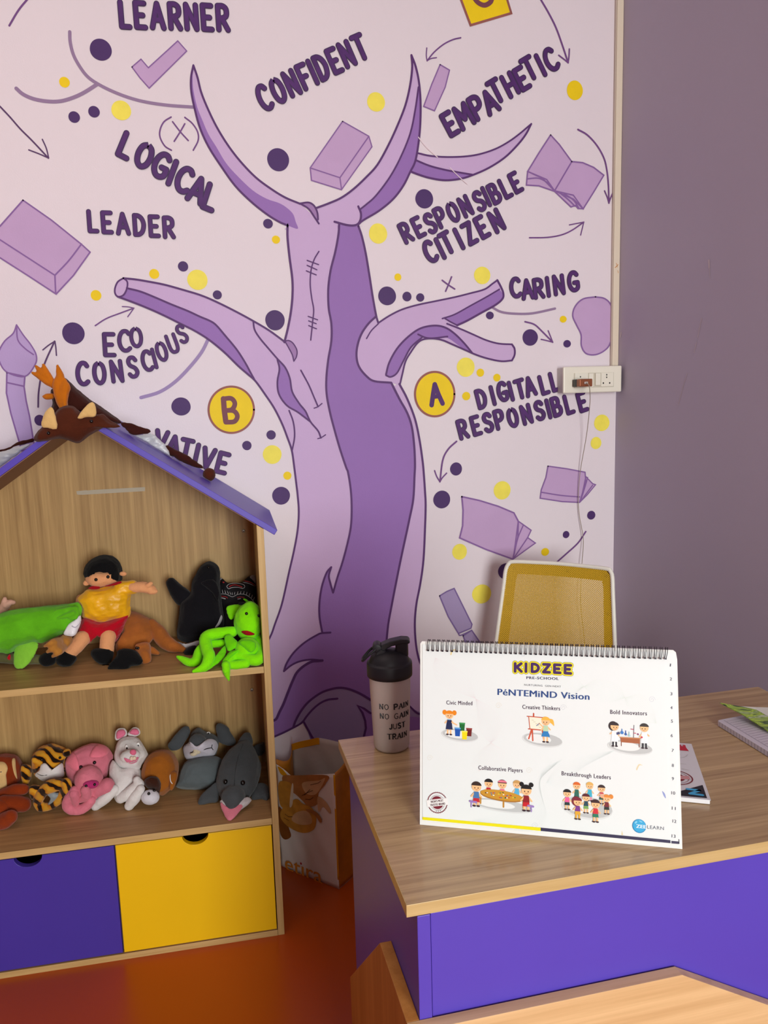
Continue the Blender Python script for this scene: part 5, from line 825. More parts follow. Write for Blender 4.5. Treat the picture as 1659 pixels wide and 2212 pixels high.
sheet('rim_band', lambda a, b: bgp(a*.45*BW, bz(a*.45)-.020+b*.021, BD*(.72+.28*a*.45)-.002), YB)
sheet('rim_band', lambda a, b: bgp(BW-.012+a*.012, bz(1)-.03+b*.032, BD-.002), YB)
sheet('piping', lambda a, b: bgp(BW-.004+a*.006, .03+b*(.322), -.0015), YB)
def bart(name, pts, mt, d, sm=1):
    Q = catmull([(p[0], p[1], 0) for p in pts], 5, True) if sm else [Vector((p[0], p[1], 0)) for p in pts]
    return MB().flat([bgp(q.x, q.y, -d) for q in Q], 0, tuple(bn)).build(name, mt, fr, recalc=False)
bart('yellow_tab', ((0.0096, 0.3242), (0.0291, 0.3189), (0.0461, 0.3029), (0.0209, 0.3022)), YB, .002)
OC = [mat('bread_' + n, h, .45, var=v, vscale=30) for n, h, v in (('tan', '#D6AE84', .12), ('brown', '#B27640', .2), ('amber', '#CB9038', .2), ('pale', '#E0D0BC', .1), ('crust', '#8E5420', .2))]
bart('printed_bread', ((0.0278, 0.2982), (0.0787, 0.3143), (0.1964, 0.3449), (0.1901, 0.3180), (0.1631, 0.2824), (0.1580, 0.2482), (0.1226, 0.2281), (0.1024, 0.2397), (0.0751, 0.2539), (0.0366, 0.2654)), OC[1], .003)
bart('printed_bread', ((0.1040, 0.2979), (0.1651, 0.3212), (0.1893, 0.3346), (0.1671, 0.2934), (0.1456, 0.2719), (0.1145, 0.2691)), OC[0], .0034)
bart('printed_bread', ((0.0118, 0.2734), (0.0557, 0.2851), (0.0648, 0.2584), (0.0589, 0.2202), (0.0325, 0.1980), (0.0112, 0.2067)), OC[2], .0034)
bart('printed_bread', ((0.0214, 0.1948), (0.0743, 0.2391), (0.1020, 0.2324), (0.1364, 0.2277), (0.1505, 0.2030), (0.1399, 0.1637), (0.0950, 0.1383), (0.0417, 0.1413), (0.0121, 0.1623)), OC[2], .0036)
bart('printed_bread', ((0.0717, 0.1945), (0.1114, 0.2133), (0.1316, 0.2018), (0.1303, 0.1782), (0.0875, 0.1625), (0.0558, 0.1678)), OC[0], .0040)
bart('printed_bread', ((0.1591, 0.2699), (0.1874, 0.2636), (0.2048, 0.2430), (0.2008, 0.2305), (0.1781, 0.2439), (0.1602, 0.2245)), OC[0], .0038)
bart('printed_bread', ((0.1153, 0.2202), (0.1498, 0.2215), (0.1710, 0.2047), (0.1653, 0.1915), (0.1457, 0.2088), (0.1183, 0.2124)), OC[1], .0042)
bart('printed_bread', ((0.0047, 0.1900), (0.0209, 0.1872), (0.0432, 0.1373), (0.0489, 0.1123), (0.0225, 0.0951), (0.0054, 0.1154)), OC[4], .0034)
bart('printed_bread', ((0.0645, 0.2845), (0.0695, 0.2786), (0.0626, 0.2212), (0.0510, 0.2077), (0.0548, 0.2410)), OC[3], .0046)
ink = mat('bag_ink', '#3A1A0C', .5)
for i, pts in enumerate((((0.1017, 0.2584), (0.1252, 0.2749), (0.1429, 0.2854)), ((0.1134, 0.2501), (0.1309, 0.2535), (0.1435, 0.2642)), ((0.1106, 0.2623), (0.1326, 0.2855)), ((0.0313, 0.1799), (0.0455, 0.1751), (0.0601, 0.1794)), ((0.0269, 0.1667), (0.0448, 0.1630)), ((0.1352, 0.3005), (0.1648, 0.3141), (0.1736, 0.3221)))):
    MB().ribbon([bgp(p[0], p[1], -.0052) for p in pts], .0014, 0, tuple(bn)).build('printed_line', ink, fr, recalc=False)
m = MB(); put_text(m, 'etıra', lambda q, e=0: bgp(q.x, q.y, -.0050 - e), (0.0219, -0.0033), (0.1623, -0.0018), .052, 0, .012); m.build('printed_name', mat('bag_letter', '#D98A2A', .5), fr, recalc=False)
q = (0.0849, 0.0380); MB().flat([bgp(q[0]+.0035*math.cos(a), q[1]+.0035*math.sin(a), -.0052) for a in [2*math.pi*j/16 for j in range(16)]], 0, tuple(bn)).build('printed_dot', mat('bag_dot', '#B3142E', .5), fr, recalc=False)

# ------------------------------------------------------------------ plush toys (drawn in bookcase coordinates: along the shelf, depth, height)
from mathutils.bvhtree import BVHTree
from mathutils import noise
RB = Matrix.Rotation(BKR, 3, 'Z'); VIEW = cam.matrix_world.translation.copy()
class Toy:
    def __init__(self, name, label, cat, org, group=None):
        if group == LW: self.floor = .333
        self.o = Vector(org); self.root = thing(name, BKO + RB @ self.o, label, cat, group, BKR)
    def loc(self, p): return Vector(p) - self.o
    def soft(self, name, mt, prims, vox=.0035, parent=None, relax=4):
        """one stuffed part: pillows ('p', outline, bulge front, bulge back), limbs ('c', points, radii), balls ('e', centre, radii, rotation) fused"""
        mb = MB()
        for p in prims:
            if p[0] == 'p': pillow(mb, [self.loc(q) for q in p[1]], p[2], p[3] if len(p) > 3 else p[2])
            elif p[0] == 'c':
                Q = catmull([self.loc(q) for q in p[1]], 5); R = catmull([(r, 0, 0) for r in p[2]], 5) if len(p[2]) > 2 else [Vector((p[2][0]+(p[2][1]-p[2][0])*i/(len(Q)-1), 0, 0)) for i in range(len(Q))]
                R = [max(.0015, r.x) for r in R]
                mb.tube(Q, R, 14); mb.ball(Q[0], R[0], nu=14, nv=8); mb.ball(Q[-1], R[-1], nu=14, nv=8)
            else: mb.ball(self.loc(p[1]), p[2], Euler(p[3]).to_matrix() if len(p) > 3 else None, nu=20, nv=12)
        o = mb.build(name, mt, parent or self.root)
        if vox:
            r = o.modifiers.new('r', 'REMESH'); r.mode = 'VOXEL'; r.voxel_size = vox; r.use_smooth_shade = True
            s = o.modifiers.new('s', 'SMOOTH'); s.factor = .5; s.iterations = relax
            dg = bpy.context.evaluated_depsgraph_get(); me = bpy.data.meshes.new_from_object(o.evaluated_get(dg)); old = o.data; o.modifiers.clear(); o.data = me; bpy.data.meshes.remove(old); me.name = name
            me.polygons.foreach_set('use_smooth', [True]*len(me.polygons)); co = [v.co.copy() for v in me.vertices]; nn = [v.normal.copy() for v in me.vertices]
            for v, c, n in zip(me.vertices, co, nn):
                k = 1 if name not in ('shirt', 'shorts', 'scarf_flap', 'flap_lining') else 2.2; q = c + self.o
                v.co = c + n*(k*(.0011*noise.noise(q*45) + .0008*noise.noise(Vector((q.x*60+9, q.y*60, q.z*150))) if k > 1 else .0010*noise.noise(q*55) + .0006*noise.noise(q*130)))
        self.settle(o.data)
        return o
    floor = .742
    def settle(self, me):
        """stuffing flattens where it meets shelf, back panel or side panel"""
        for v in me.vertices:
            p = v.co + self.o
            if p.y > .3255: p.y = .3255
            if p.x > -.0185: p.x = -.0185
            if p.x < -.794: p.x = -.794
            if p.z < self.floor + .0009 and p.y > -.0012: p.z = self.floor + .0009
            v.co = p - self.o
    def on(self, obj, pts, lift=0):
        """seat points on the surface of an already built part, seen from the room side"""
        one = not isinstance(pts, list); pts = [pts] if one else pts
        me = obj.data; bvh = BVHTree.FromPolygons([v.co for v in me.vertices], [tuple(f.vertices) for f in me.polygons]); out = []
        for p in pts:
            q = self.loc(p); d = (q - (RB.transposed() @ (VIEW - BKO) - self.o)).normalized(); h = bvh.ray_cast(q - d*.25, d)
            if h[0] is None: h = bvh.find_nearest(q)
            r = h[0] - d*lift + self.o; out.append((r.x, r.y, r.z))
        return out[0] if one else out
    def patch(self, name, mt, obj, pts, lift=.002, parent=None):
        """flat piece of cloth sewn onto a stuffed part, following its surface"""
        P = catmull(pts, 4, True); n = len(P); c = sum(P, Vector())/n; rings = []
        for s, k in ((1, .15), (.94, .8), (.75, 1), (.5, 1.1), (.25, 1.15)): rings.append(self.on(obj, [tuple(c+(p-c)*s) for p in P], lift*k))
        cc_ = self.on(obj, [tuple(c)], lift*1.15)[0]; vs = [self.loc(p) for r in rings for p in r] + [self.loc(cc_)]; fs = []
        for k in range(4): fs += [(k*n+i, k*n+(i+1) % n, (k+1)*n+(i+1) % n, (k+1)*n+i) for i in range(n)]
        fs += [(4*n+i, 4*n+(i+1) % n, 5*n) for i in range(n)]
        o = MB().add(vs, fs, 0, True).build(name, mt, parent or obj); return o
    def bead(self, name, p, r, mt, parent=None, sq=(1, 1, 1)): return MB().ball(self.loc(p), tuple(r*k for k in sq), nu=14, nv=10).build(name, mt, parent or self.root)
    def cord(self, name, pts, r, mt, parent=None): return MB().tube(catmull([self.loc(p) for p in pts], 5), r, 8).build(name, mt, parent or self.root)
def pillow(mb, P, t, tb):
    P = catmull(P, 3, True); n = len(P); c = sum(P, Vector())/n
    N = sum(((P[i]-c).cross(P[(i+1) % n]-c) for i in range(n)), Vector()).normalized()
    if N.y > 0: N = -N
    vs = list(P); fs = []; k = ((.86, .55), (.62, .84), (.3, .98))
    for sgn, tt in ((1, t), (-1, tb)):
        prev = list(range(n))
        for s, h in k:
            b = len(vs); vs += [c + (p-c)*s + N*(sgn*tt*h) for p in P]; cur = list(range(b, b+n))
            fs += [(prev[i], prev[(i+1) % n], cur[(i+1) % n], cur[i]) for i in range(n)]; prev = cur
        vs.append(c + N*(sgn*tt)); m = len(vs)-1; fs += [(prev[i], prev[(i+1) % n], m) for i in range(n)]
    mb.add(vs, fs, 0, True)
def mv(pts, d): return [(p[0], p[1]+d, p[2]) for p in pts]
EYE = mat('eye_black', '#0B0A0C', .12, .6); TW = 'toys on the upper shelf'; LW = 'toys on the lower shelf'
# --- green crocodile
t = Toy('plush_crocodile', 'lime green plush crocodile lying on its side with an open white mouth', 'plush toy', [(-0.6291, 0.1556, 0.7425)][0], TW)
G1 = plush('green', '#5FB41A'); G2 = plush('green_light', '#86C63C'); 
body = t.soft('body', G1, [('p', [(-0.7285, 0.1831, 0.8403), (-0.7046, 0.1857, 0.8624), (-0.6700, 0.1844, 0.8669), (-0.6400, 0.1863, 0.8773), (-0.6010, 0.1899, 0.8889), (-0.5666, 0.1918, 0.8932), (-0.5319, 0.1924, 0.8935), (-0.4994, 0.1933, 0.8937), (-0.4739, 0.1957, 0.8961), (-0.4682, 0.1839, 0.8784), (-0.4725, 0.1668, 0.8530), (-0.4811, 0.1521, 0.8302), (-0.5069, 0.1527, 0.8273), (-0.5301, 0.1509, 0.8198), (-0.5580, 0.1489, 0.8092), (-0.5721, 0.1497, 0.8064), (-0.5934, 0.1564, 0.8138), (-0.6122, 0.1640, 0.8257), (-0.6239, 0.1587, 0.8083), (-0.6475, 0.1543, 0.7849), (-0.6712, 0.1598, 0.7868), (-0.7066, 0.1686, 0.7928)], .040, .045), ('c', [(-0.7041, 0.1728, 0.8312), (-0.6339, 0.1682, 0.8464), (-0.5713, 0.1665, 0.8565), (-0.5063, 0.1663, 0.8636)], [0.0425, 0.0475, 0.0413, 0.0325])])
t.soft('flipper', G2, [('p', mv([(-0.6151, 0.1774, 0.8282), (-0.6308, 0.1739, 0.8092), (-0.6392, 0.1690, 0.7863), (-0.6415, 0.1633, 0.7632), (-0.6372, 0.1573, 0.7459), (-0.6251, 0.1530, 0.7425), (-0.6092, 0.1508, 0.7492), (-0.5897, 0.1538, 0.7715), (-0.5772, 0.1632, 0.8027), (-0.5964, 0.1710, 0.8159)], -.005), .008)], .0022)
t.soft('flipper', G1, [('p', mv([(-0.5226, 0.1918, 0.8921), (-0.4948, 0.1945, 0.8955), (-0.4738, 0.1942, 0.8939), (-0.4686, 0.1839, 0.8784), (-0.4764, 0.1742, 0.8639), (-0.5011, 0.1779, 0.8688), (-0.5084, 0.1855, 0.8812)], -.040), .006), ('c', mv([(-0.5039, 0.1896, 0.8879), (-0.5225, 0.1893, 0.8877), (-0.5386, 0.1862, 0.8823)], -.043), [0.0070, 0.0030]), ('c', mv([(-0.4850, 0.1846, 0.8796), (-0.5036, 0.1820, 0.8754), (-0.5210, 0.1804, 0.8723)], -.045), [0.0085, 0.0035])], .0022)
SAT = mat('satin_white', '#E9E6EE', .35, .5, sheen=.3)
mo = t.soft('mouth_lining', SAT, [('p', mv([(-0.4764, 0.1742, 0.8639), (-0.4689, 0.1796, 0.8720), (-0.4661, 0.1706, 0.8590), (-0.4726, 0.1589, 0.8414), (-0.4822, 0.1494, 0.8261), (-0.4974, 0.1508, 0.8258), (-0.5088, 0.1543, 0.8295), (-0.5072, 0.1593, 0.8380), (-0.4971, 0.1675, 0.8524)], -.026), .012)], .0022)
t.cord('mouth_fold', t.on(mo, [(-0.4970, 0.1662, 0.8502), (-0.4932, 0.1604, 0.8415), (-0.4838, 0.1580, 0.8388), (-0.4724, 0.1653, 0.8509)], .0006), .0012, mat('satin_fold', '#BDB8C8', .5), mo)
t.soft('red_trim', plush('red', '#B8101E'), [('p', mv([(-0.6375, 0.1553, 0.7931), (-0.6463, 0.1535, 0.7833), (-0.6380, 0.1495, 0.7771)], -.03), .004)], .0018)
# --- doll in olive clothes behind the crocodile
t = Toy('olive_doll', 'doll in olive trousers lying behind the green crocodile, one hand raised', 'doll', [(-0.6128, 0.1841, 0.7432)][0], TW)
OLV = plush('olive', '#5C5A38'); SKP = plush('skin_pink', '#D9A894', .05)
t.soft('body', OLV, [('c', [(-.76, .25, .80), (-.66, .25, .79)], [.035, .035])])
t.soft('trouser_leg', OLV, [('c', [(-0.7472, 0.1866, 0.7743), (-0.6767, 0.1753, 0.7706), (-0.6312, 0.1722, 0.7630), (-0.5790, 0.1627, 0.7600)], [0.0175, 0.0150, 0.0138, 0.0130])])
t.soft('shoe', plush('black', '#101012', .1, .2), [('e', [(-0.5552, 0.1440, 0.7640)][0], (0.0220, 0.0200, 0.0180))])
t.soft('arm', OLV, [('c', [(-.67, .26, .82), [(-0.7013, 0.2600, 0.8409)][0], [(-0.6908, 0.2600, 0.8529)][0]], [.02, .014, 0.0125])])
t.soft('hand', SKP, [('c', [(-0.6902, 0.2550, 0.8582), (-0.6828, 0.2550, 0.8743), (-0.6723, 0.2550, 0.8876)], [0.0112, 0.0120, 0.0125]), ('c', [(-0.6709, 0.2500, 0.8888), (-0.6587, 0.2500, 0.8943), (-0.6518, 0.2500, 0.8937)], [0.0112, 0.0080, 0.0060]), ('c', [(-0.6779, 0.2500, 0.8881), (-0.6733, 0.2500, 0.9006), (-0.6716, 0.2500, 0.9056)], [0.0075, 0.0065, 0.0050])], .002)
# --- tan three-toed puppet
t = Toy('tan_bird_puppet', 'tan plush bird foot with three toes poking out under the crocodile', 'plush toy', [(-0.5211, 0.1923, 0.7445)][0], TW)
TAN = plush('tan', '#A9722F')
t.soft('leg', TAN, [('c', [(-0.5023, 0.2390, 0.7852), (-0.5166, 0.2378, 0.7842)] + [(-0.5051, 0.1250, 0.8143)], [0.0155, 0.0165, 0.0150]), ('c', [(-0.5037, 0.1300, 0.8151), (-0.5133, 0.1300, 0.8098)] + [(-0.5179, 0.0500, 0.8347), (-0.5370, 0.0500, 0.8274)], [0.0155, 0.0140, 0.0095, 0.0040]), ('c', [(-0.5089, 0.1200, 0.8125), (-0.5138, 0.1200, 0.8080)] + [(-0.5158, 0.0500, 0.8202), (-0.5328, 0.0500, 0.8131)], [0.0140, 0.0125, 0.0090, 0.0045]), ('c', [(-0.5023, 0.1100, 0.8150), (-0.5097, 0.1100, 0.8070)] + [(-0.5069, 0.0500, 0.8102), (-0.5209, 0.0500, 0.8000)], [0.0140, 0.0130, 0.0090, 0.0045])], .0024)
# --- boy doll
t = Toy('boy_doll', 'boy doll in a yellow shirt and red shorts sitting with one arm stretched out', 'doll', [(-0.4627, 0.1239, 0.7430)][0], TW)
SK = plush('skin', '#E3A070', .05); SHIRT = mat('shirt_yellow', '#EDAE08', .4, .4, sheen=.6, bump=.9, bscale=55, var=.12, vscale=30); RED = plush('shorts_red', '#B50A22', .08); BLK = plush('black', '#101012', .1, .2)
hd = t.soft('head', SK, [('p', [(-0.4613, 0.2150, 0.9572), (-0.4543, 0.2150, 0.9735), (-0.4370, 0.2150, 0.9825), (-0.4111, 0.2150, 0.9791), (-0.3850, 0.2150, 0.9762), (-0.3688, 0.2150, 0.9679), (-0.3715, 0.2150, 0.9475), (-0.3783, 0.2150, 0.9377), (-0.4077, 0.2150, 0.9301), (-0.4269, 0.2150, 0.9290), (-0.4479, 0.2150, 0.9347), (-0.4593, 0.2150, 0.9458)], .048, .05), ('e', [(-0.4136, 0.1800, 0.9435)][0], (0.0047, 0.0047, 0.0055))], .0026)
t.soft('hair', BLK, [('p', [(-0.4658, 0.2180, 0.9653), (-0.4612, 0.2180, 0.9815), (-0.4493, 0.2180, 0.9972), (-0.4307, 0.2180, 1.0074), (-0.4114, 0.2180, 1.0106), (-0.3880, 0.2180, 1.0049), (-0.3720, 0.2180, 0.9885), (-0.3667, 0.2180, 0.9684), (-0.3681, 0.2180, 0.9440), (-0.3737, 0.2180, 0.9392), (-0.3734, 0.2180, 0.9688), (-0.4000, 0.2180, 0.9725), (-0.4377, 0.2180, 0.9786), (-0.4529, 0.2180, 0.9669), (-0.4626, 0.2180, 0.9556)], .052, .055)], .0026, hd)
t.soft('ear', SK, [('e', [(-0.3639, 0.2000, 0.9611)][0], (0.0105, .006, 0.0065), (0, .15, 0))], .002, hd); t.soft('ear', SK, [('e', [(-0.4562, 0.2000, 0.9430)][0], (0.0095, .006, 0.0075), (0, -.2, 0))], .002, hd)
for x, y in ((1012, 450), (1138, 421)): pass
t.bead('eye', t.on(hd, [(-0.4270, 0.1700, 0.9569)][0], .001), 0.0043, EYE, hd); t.bead('eye', t.on(hd, [(-0.3968, 0.1680, 0.9624)][0], .001), 0.0043, EYE, hd)
t.soft('collar', plush('collar_red', '#9E0F1B', .05), [('p', [(-0.4517, 0.1850, 0.9305), (-0.4417, 0.1850, 0.9381), (-0.4229, 0.1850, 0.9387), (-0.4226, 0.1850, 0.9273)], .006), ('p', [(-0.4142, 0.1800, 0.9359), (-0.4022, 0.1800, 0.9380), (-0.3696, 0.1800, 0.9472), (-0.3666, 0.1800, 0.9399), (-0.3978, 0.1800, 0.9342)], .006)], .002)
t.soft('shirt', SHIRT, [('p', [(-0.4857, 0.2050, 0.9010), (-0.4716, 0.2050, 0.9139), (-0.4518, 0.2050, 0.9252), (-0.4256, 0.2050, 0.9270), (-0.3991, 0.2050, 0.9301), (-0.3725, 0.2050, 0.9345), (-0.3506, 0.2050, 0.9380), (-0.3451, 0.2050, 0.9144), (-0.3519, 0.2050, 0.8813), (-0.3551, 0.2050, 0.8439), (-0.3918, 0.2050, 0.8379), (-0.4295, 0.2050, 0.8320), (-0.4606, 0.2050, 0.8450), (-0.4746, 0.2050, 0.8539), (-0.4741, 0.2050, 0.8834)], .035, .04), ('c', [(-0.3721, 0.1950, 0.9227), (-0.3409, 0.1950, 0.9242)], [0.0187, 0.0180])], .0026)
t.soft('arm', SK, [('c', [(-0.3426, 0.1900, 0.9255), (-0.3116, 0.1900, 0.9231), (-0.2928, 0.1900, 0.9153)], [0.0140, 0.0145, 0.0125]), ('c', [(-0.2949, 0.1850, 0.9141), (-0.2878, 0.1850, 0.9110), (-0.2830, 0.1850, 0.9106)], [0.0110, 0.0085, 0.0065]), ('c', [(-0.3005, 0.1800, 0.9298), (-0.2930, 0.1800, 0.9343), (-0.2906, 0.1800, 0.9342)], [0.0070, 0.0055, 0.0040])], .0024)
t.soft('arm', SK, [('c', [(-0.4797, 0.2300, 0.8954), (-0.4844, 0.2300, 0.8673)], [0.0120, 0.0112])], .0026)
t.soft('shorts', RED, [('p', [(-0.4733, 0.1950, 0.8502), (-0.4519, 0.1950, 0.8458), (-0.4284, 0.1950, 0.8361), (-0.3950, 0.1950, 0.8423), (-0.3582, 0.1950, 0.8521), (-0.3688, 0.1950, 0.8232), (-0.3815, 0.1950, 0.7983), (-0.3946, 0.1950, 0.7781), (-0.4129, 0.1950, 0.7959), (-0.4317, 0.1950, 0.8002), (-0.4361, 0.1950, 0.8109), (-0.4487, 0.1950, 0.7965), (-0.4641, 0.1950, 0.7818), (-0.4823, 0.1950, 0.7918), (-0.4969, 0.1950, 0.8003), (-0.4854, 0.1950, 0.8256)], .034, .038)], .0026)
t.soft('leg', SK, [('c', [(-0.4720, 0.1677, 0.8044), (-0.4883, 0.1597, 0.7880), (-0.5024, 0.1547, 0.7744)], [0.0205, 0.0195, 0.0180])], .0026); t.soft('leg', SK, [('c', [(-0.4086, 0.1684, 0.8036), (-0.4108, 0.1586, 0.7889), (-0.4117, 0.1489, 0.7742)], [0.0200, 0.0190, 0.0185])], .0026)
t.soft('boot', BLK, [('p', [(-0.5354, 0.1495, 0.7552), (-0.5234, 0.1566, 0.7758), (-0.5140, 0.1581, 0.7820), (-0.4874, 0.1446, 0.7662), (-0.4896, 0.1394, 0.7567), (-0.5014, 0.1352, 0.7441), (-0.5183, 0.1388, 0.7420), (-0.5329, 0.1449, 0.7464)], .022, .024)], .0026); t.soft('boot', BLK, [('p', [(-0.4508, 0.1498, 0.7648), (-0.4453, 0.1547, 0.7754), (-0.4297, 0.1542, 0.7788), (-0.3961, 0.1456, 0.7738), (-0.3980, 0.1308, 0.7534), (-0.4099, 0.1266, 0.7432), (-0.4268, 0.1307, 0.7422), (-0.4439, 0.1410, 0.7518)], .026, .024)], .0026)
# --- brown kangaroo
t = Toy('plush_kangaroo', 'rust brown plush kangaroo with a black muzzle slumped beside the boy doll', 'plush toy', [(-0.3487, 0.0794, 0.7435)][0], TW)
BRN = plush('rust', '#A45E28', .25)
t.soft('body', BRN, [('p', [(-0.4001, 0.2202, 0.7844), (-0.3939, 0.2623, 0.8138), (-0.3831, 0.2861, 0.8299), (-0.3671, 0.2892, 0.8309), (-0.3404, 0.2829, 0.8250), (-0.3067, 0.2631, 0.8115), (-0.2910, 0.2362, 0.7965), (-0.3011, 0.1989, 0.7768), (-0.3220, 0.1778, 0.7643), (-0.3580, 0.1711, 0.7568), (-0.3921, 0.1738, 0.7540)], .034, .03), ('p', [(-0.4558, 0.3050, 0.7661), (-0.4333, 0.3050, 0.7968), (-0.3941, 0.3050, 0.8152), (-0.3800, 0.3050, 0.8004), (-0.3946, 0.3050, 0.7414), (-0.4379, 0.3050, 0.7372)], .010, .012)])
t.soft('tail', BRN, [('c', [(-0.3043, 0.2334, 0.8091), (-0.2870, 0.2166, 0.7886), (-0.2671, 0.1949, 0.7670), (-0.2421, 0.1795, 0.7564), (-0.2198, 0.1674, 0.7504)], [0.0150, 0.0213, 0.0200, 0.0155, 0.0075])], .003)
t.soft('arm', BRN, [('c', [(-0.3223, 0.1768, 0.7595), (-0.3026, 0.1706, 0.7557), (-0.2866, 0.1621, 0.7492)], [0.0125, 0.0095, 0.0060])], .0026)
hd = t.soft('head', BRN, [('p', [(-0.3419, 0.1448, 0.7742), (-0.3304, 0.1531, 0.7807), (-0.3043, 0.1553, 0.7807), (-0.2996, 0.1281, 0.7628), (-0.2994, 0.1070, 0.7494), (-0.3162, 0.1007, 0.7425), (-0.3262, 0.1132, 0.7499)], .02)], .0026)
t.soft('paw', BRN, [('c', [(-0.4180, 0.1268, 0.7325), (-0.4057, 0.1235, 0.7350)], [0.0045, 0.0060])], .0026)
t.soft('muzzle', BLK, [('p', [(-0.4051, 0.0882, 0.7422), (-0.3953, 0.0946, 0.7553), (-0.3827, 0.1013, 0.7669), (-0.3795, 0.1112, 0.7796), (-0.3680, 0.1148, 0.7837), (-0.3471, 0.1141, 0.7820), (-0.3305, 0.1065, 0.7748), (-0.3168, 0.0870, 0.7598), (-0.3222, 0.0767, 0.7513), (-0.3457, 0.0800, 0.7500), (-0.3524, 0.0747, 0.7435), (-0.3785, 0.0802, 0.7416)], .02)], .0026, hd)
t.bead('eye', t.on(hd, [(-0.3691, 0.1058, 0.7862)][0], .001), 0.0037, EYE, hd); t.bead('eye', t.on(hd, [(-0.3492, 0.1066, 0.7866)][0], .001), 0.0037, EYE, hd)
# --- black orca
t = Toy('plush_orca', 'black plush orca propped upright with one flipper raised and a white belly hem', 'plush toy', [(-0.2024, 0.1526, 0.7431)][0], TW)
BK2 = plush('orca_black', '#141318', .12, .3)
b = t.soft('body', BK2, [('p', [(-0.1936, 0.2593, 0.9108), (-0.1852, 0.2648, 0.9264), (-0.1708, 0.2733, 0.9489), (-0.1527, 0.2790, 0.9626), (-0.1359, 0.2800, 0.9639), (-0.1198, 0.2746, 0.9509), (-0.1144, 0.2675, 0.9354), (-0.1166, 0.2493, 0.8966), (-0.1136, 0.2281, 0.8534), (-0.1099, 0.2037, 0.8062), (-0.1213, 0.1943, 0.7833), (-0.1498, 0.1944, 0.7698), (-0.1754, 0.1986, 0.7650), (-0.2137, 0.2051, 0.7563), (-0.2374, 0.2148, 0.7661), (-0.2392, 0.2217, 0.7855), (-0.2303, 0.2361, 0.8341), (-0.2273, 0.2430, 0.8560), (-0.1976, 0.2488, 0.8816)], .045, .04)])
t.soft('flipper', BK2, [('p', mv([(-0.2614, 0.2648, 0.9173), (-0.2512, 0.2678, 0.9292), (-0.2386, 0.2665, 0.9264), (-0.2217, 0.2605, 0.9100), (-0.1984, 0.2525, 0.8914), (-0.1914, 0.2472, 0.8788), (-0.1970, 0.2437, 0.8681), (-0.2244, 0.2414, 0.8522), (-0.2438, 0.2496, 0.8703), (-0.2559, 0.2580, 0.8945)], -.01), .018)], .0026)
t.soft('flipper', BK2, [('p', mv([(-0.1677, 0.2614, 0.9191), (-0.1442, 0.2643, 0.9275), (-0.1267, 0.2601, 0.9191), (-0.1184, 0.2472, 0.8919), (-0.1243, 0.2364, 0.8682), (-0.1360, 0.2465, 0.8880), (-0.1556, 0.2556, 0.9062)], -.045), .008)], .0026)
t.soft('belly_hem', plush('hem_white', '#B9B6BC', .05), [('p', mv([(-0.2386, 0.2155, 0.7673), (-0.2276, 0.2095, 0.7583), (-0.2034, 0.2042, 0.7610), (-0.1790, 0.2008, 0.7678), (-0.1768, 0.1977, 0.7619), (-0.1887, 0.1964, 0.7514), (-0.2168, 0.2019, 0.7453), (-0.2341, 0.2100, 0.7545)], -.016), .012)], .0024)
t.soft('tail_fin', BK2, [('p', [(-0.2097, 0.1498, 0.7603), (-0.1884, 0.1446, 0.7665), (-0.1832, 0.1449, 0.7516), (-0.1925, 0.1482, 0.7423), (-0.2208, 0.1560, 0.7437)], .012)], .0024)
t.bead('eye', t.on(b, [(-0.1438, 0.2125, 0.9595)][0], .001), 0.0035, EYE, b)
t.patch('eye_patch', plush('hem_white', '#B9B6BC', .05), b, [(-0.1186, 0.2142, 0.8241), (-0.1153, 0.2107, 0.8181), (-0.1200, 0.2058, 0.8065), (-0.1281, 0.2028, 0.7974), (-0.1364, 0.2032, 0.7948), (-0.1276, 0.2073, 0.8068)], 0.002)
# --- black cat cushion
t = Toy('cat_cushion', 'black cat-shaped cushion with red and white face markings behind the green plush', 'cushion', [(-0.0729, 0.1859, 0.7441)][0], TW)
BK3 = mat('cushion_black', '#121116', .7, .3, var=.1, vscale=20)
b = t.soft('body', BK3, [('p', [(-0.1327, 0.2777, 0.8638), (-0.1208, 0.2941, 0.8917), (-0.1159, 0.3049, 0.9094), (-0.1017, 0.2967, 0.8957), (-0.0786, 0.2953, 0.8932), (-0.0562, 0.2956, 0.8931), (-0.0310, 0.3082, 0.9093), (-0.0172, 0.3055, 0.9048), (-0.0160, 0.2862, 0.8801), (-0.0163, 0.2530, 0.8390), (-0.0211, 0.1976, 0.7735), (-0.0372, 0.1793, 0.7483), (-0.1005, 0.1969, 0.7485), (-0.1322, 0.2232, 0.7756)], .03, .014)])
def mark(pts, w, mt, nm):
    return MB().tube([t.loc(q) for q in t.on(b, [tuple(q) for q in catmull(pts, 4)], .0003)], w, 6).build(nm, mt, b)
MW = mat('mark_white', '#B8B4B8', .6); MR = mat('mark_red', '#9C1A22', .6)
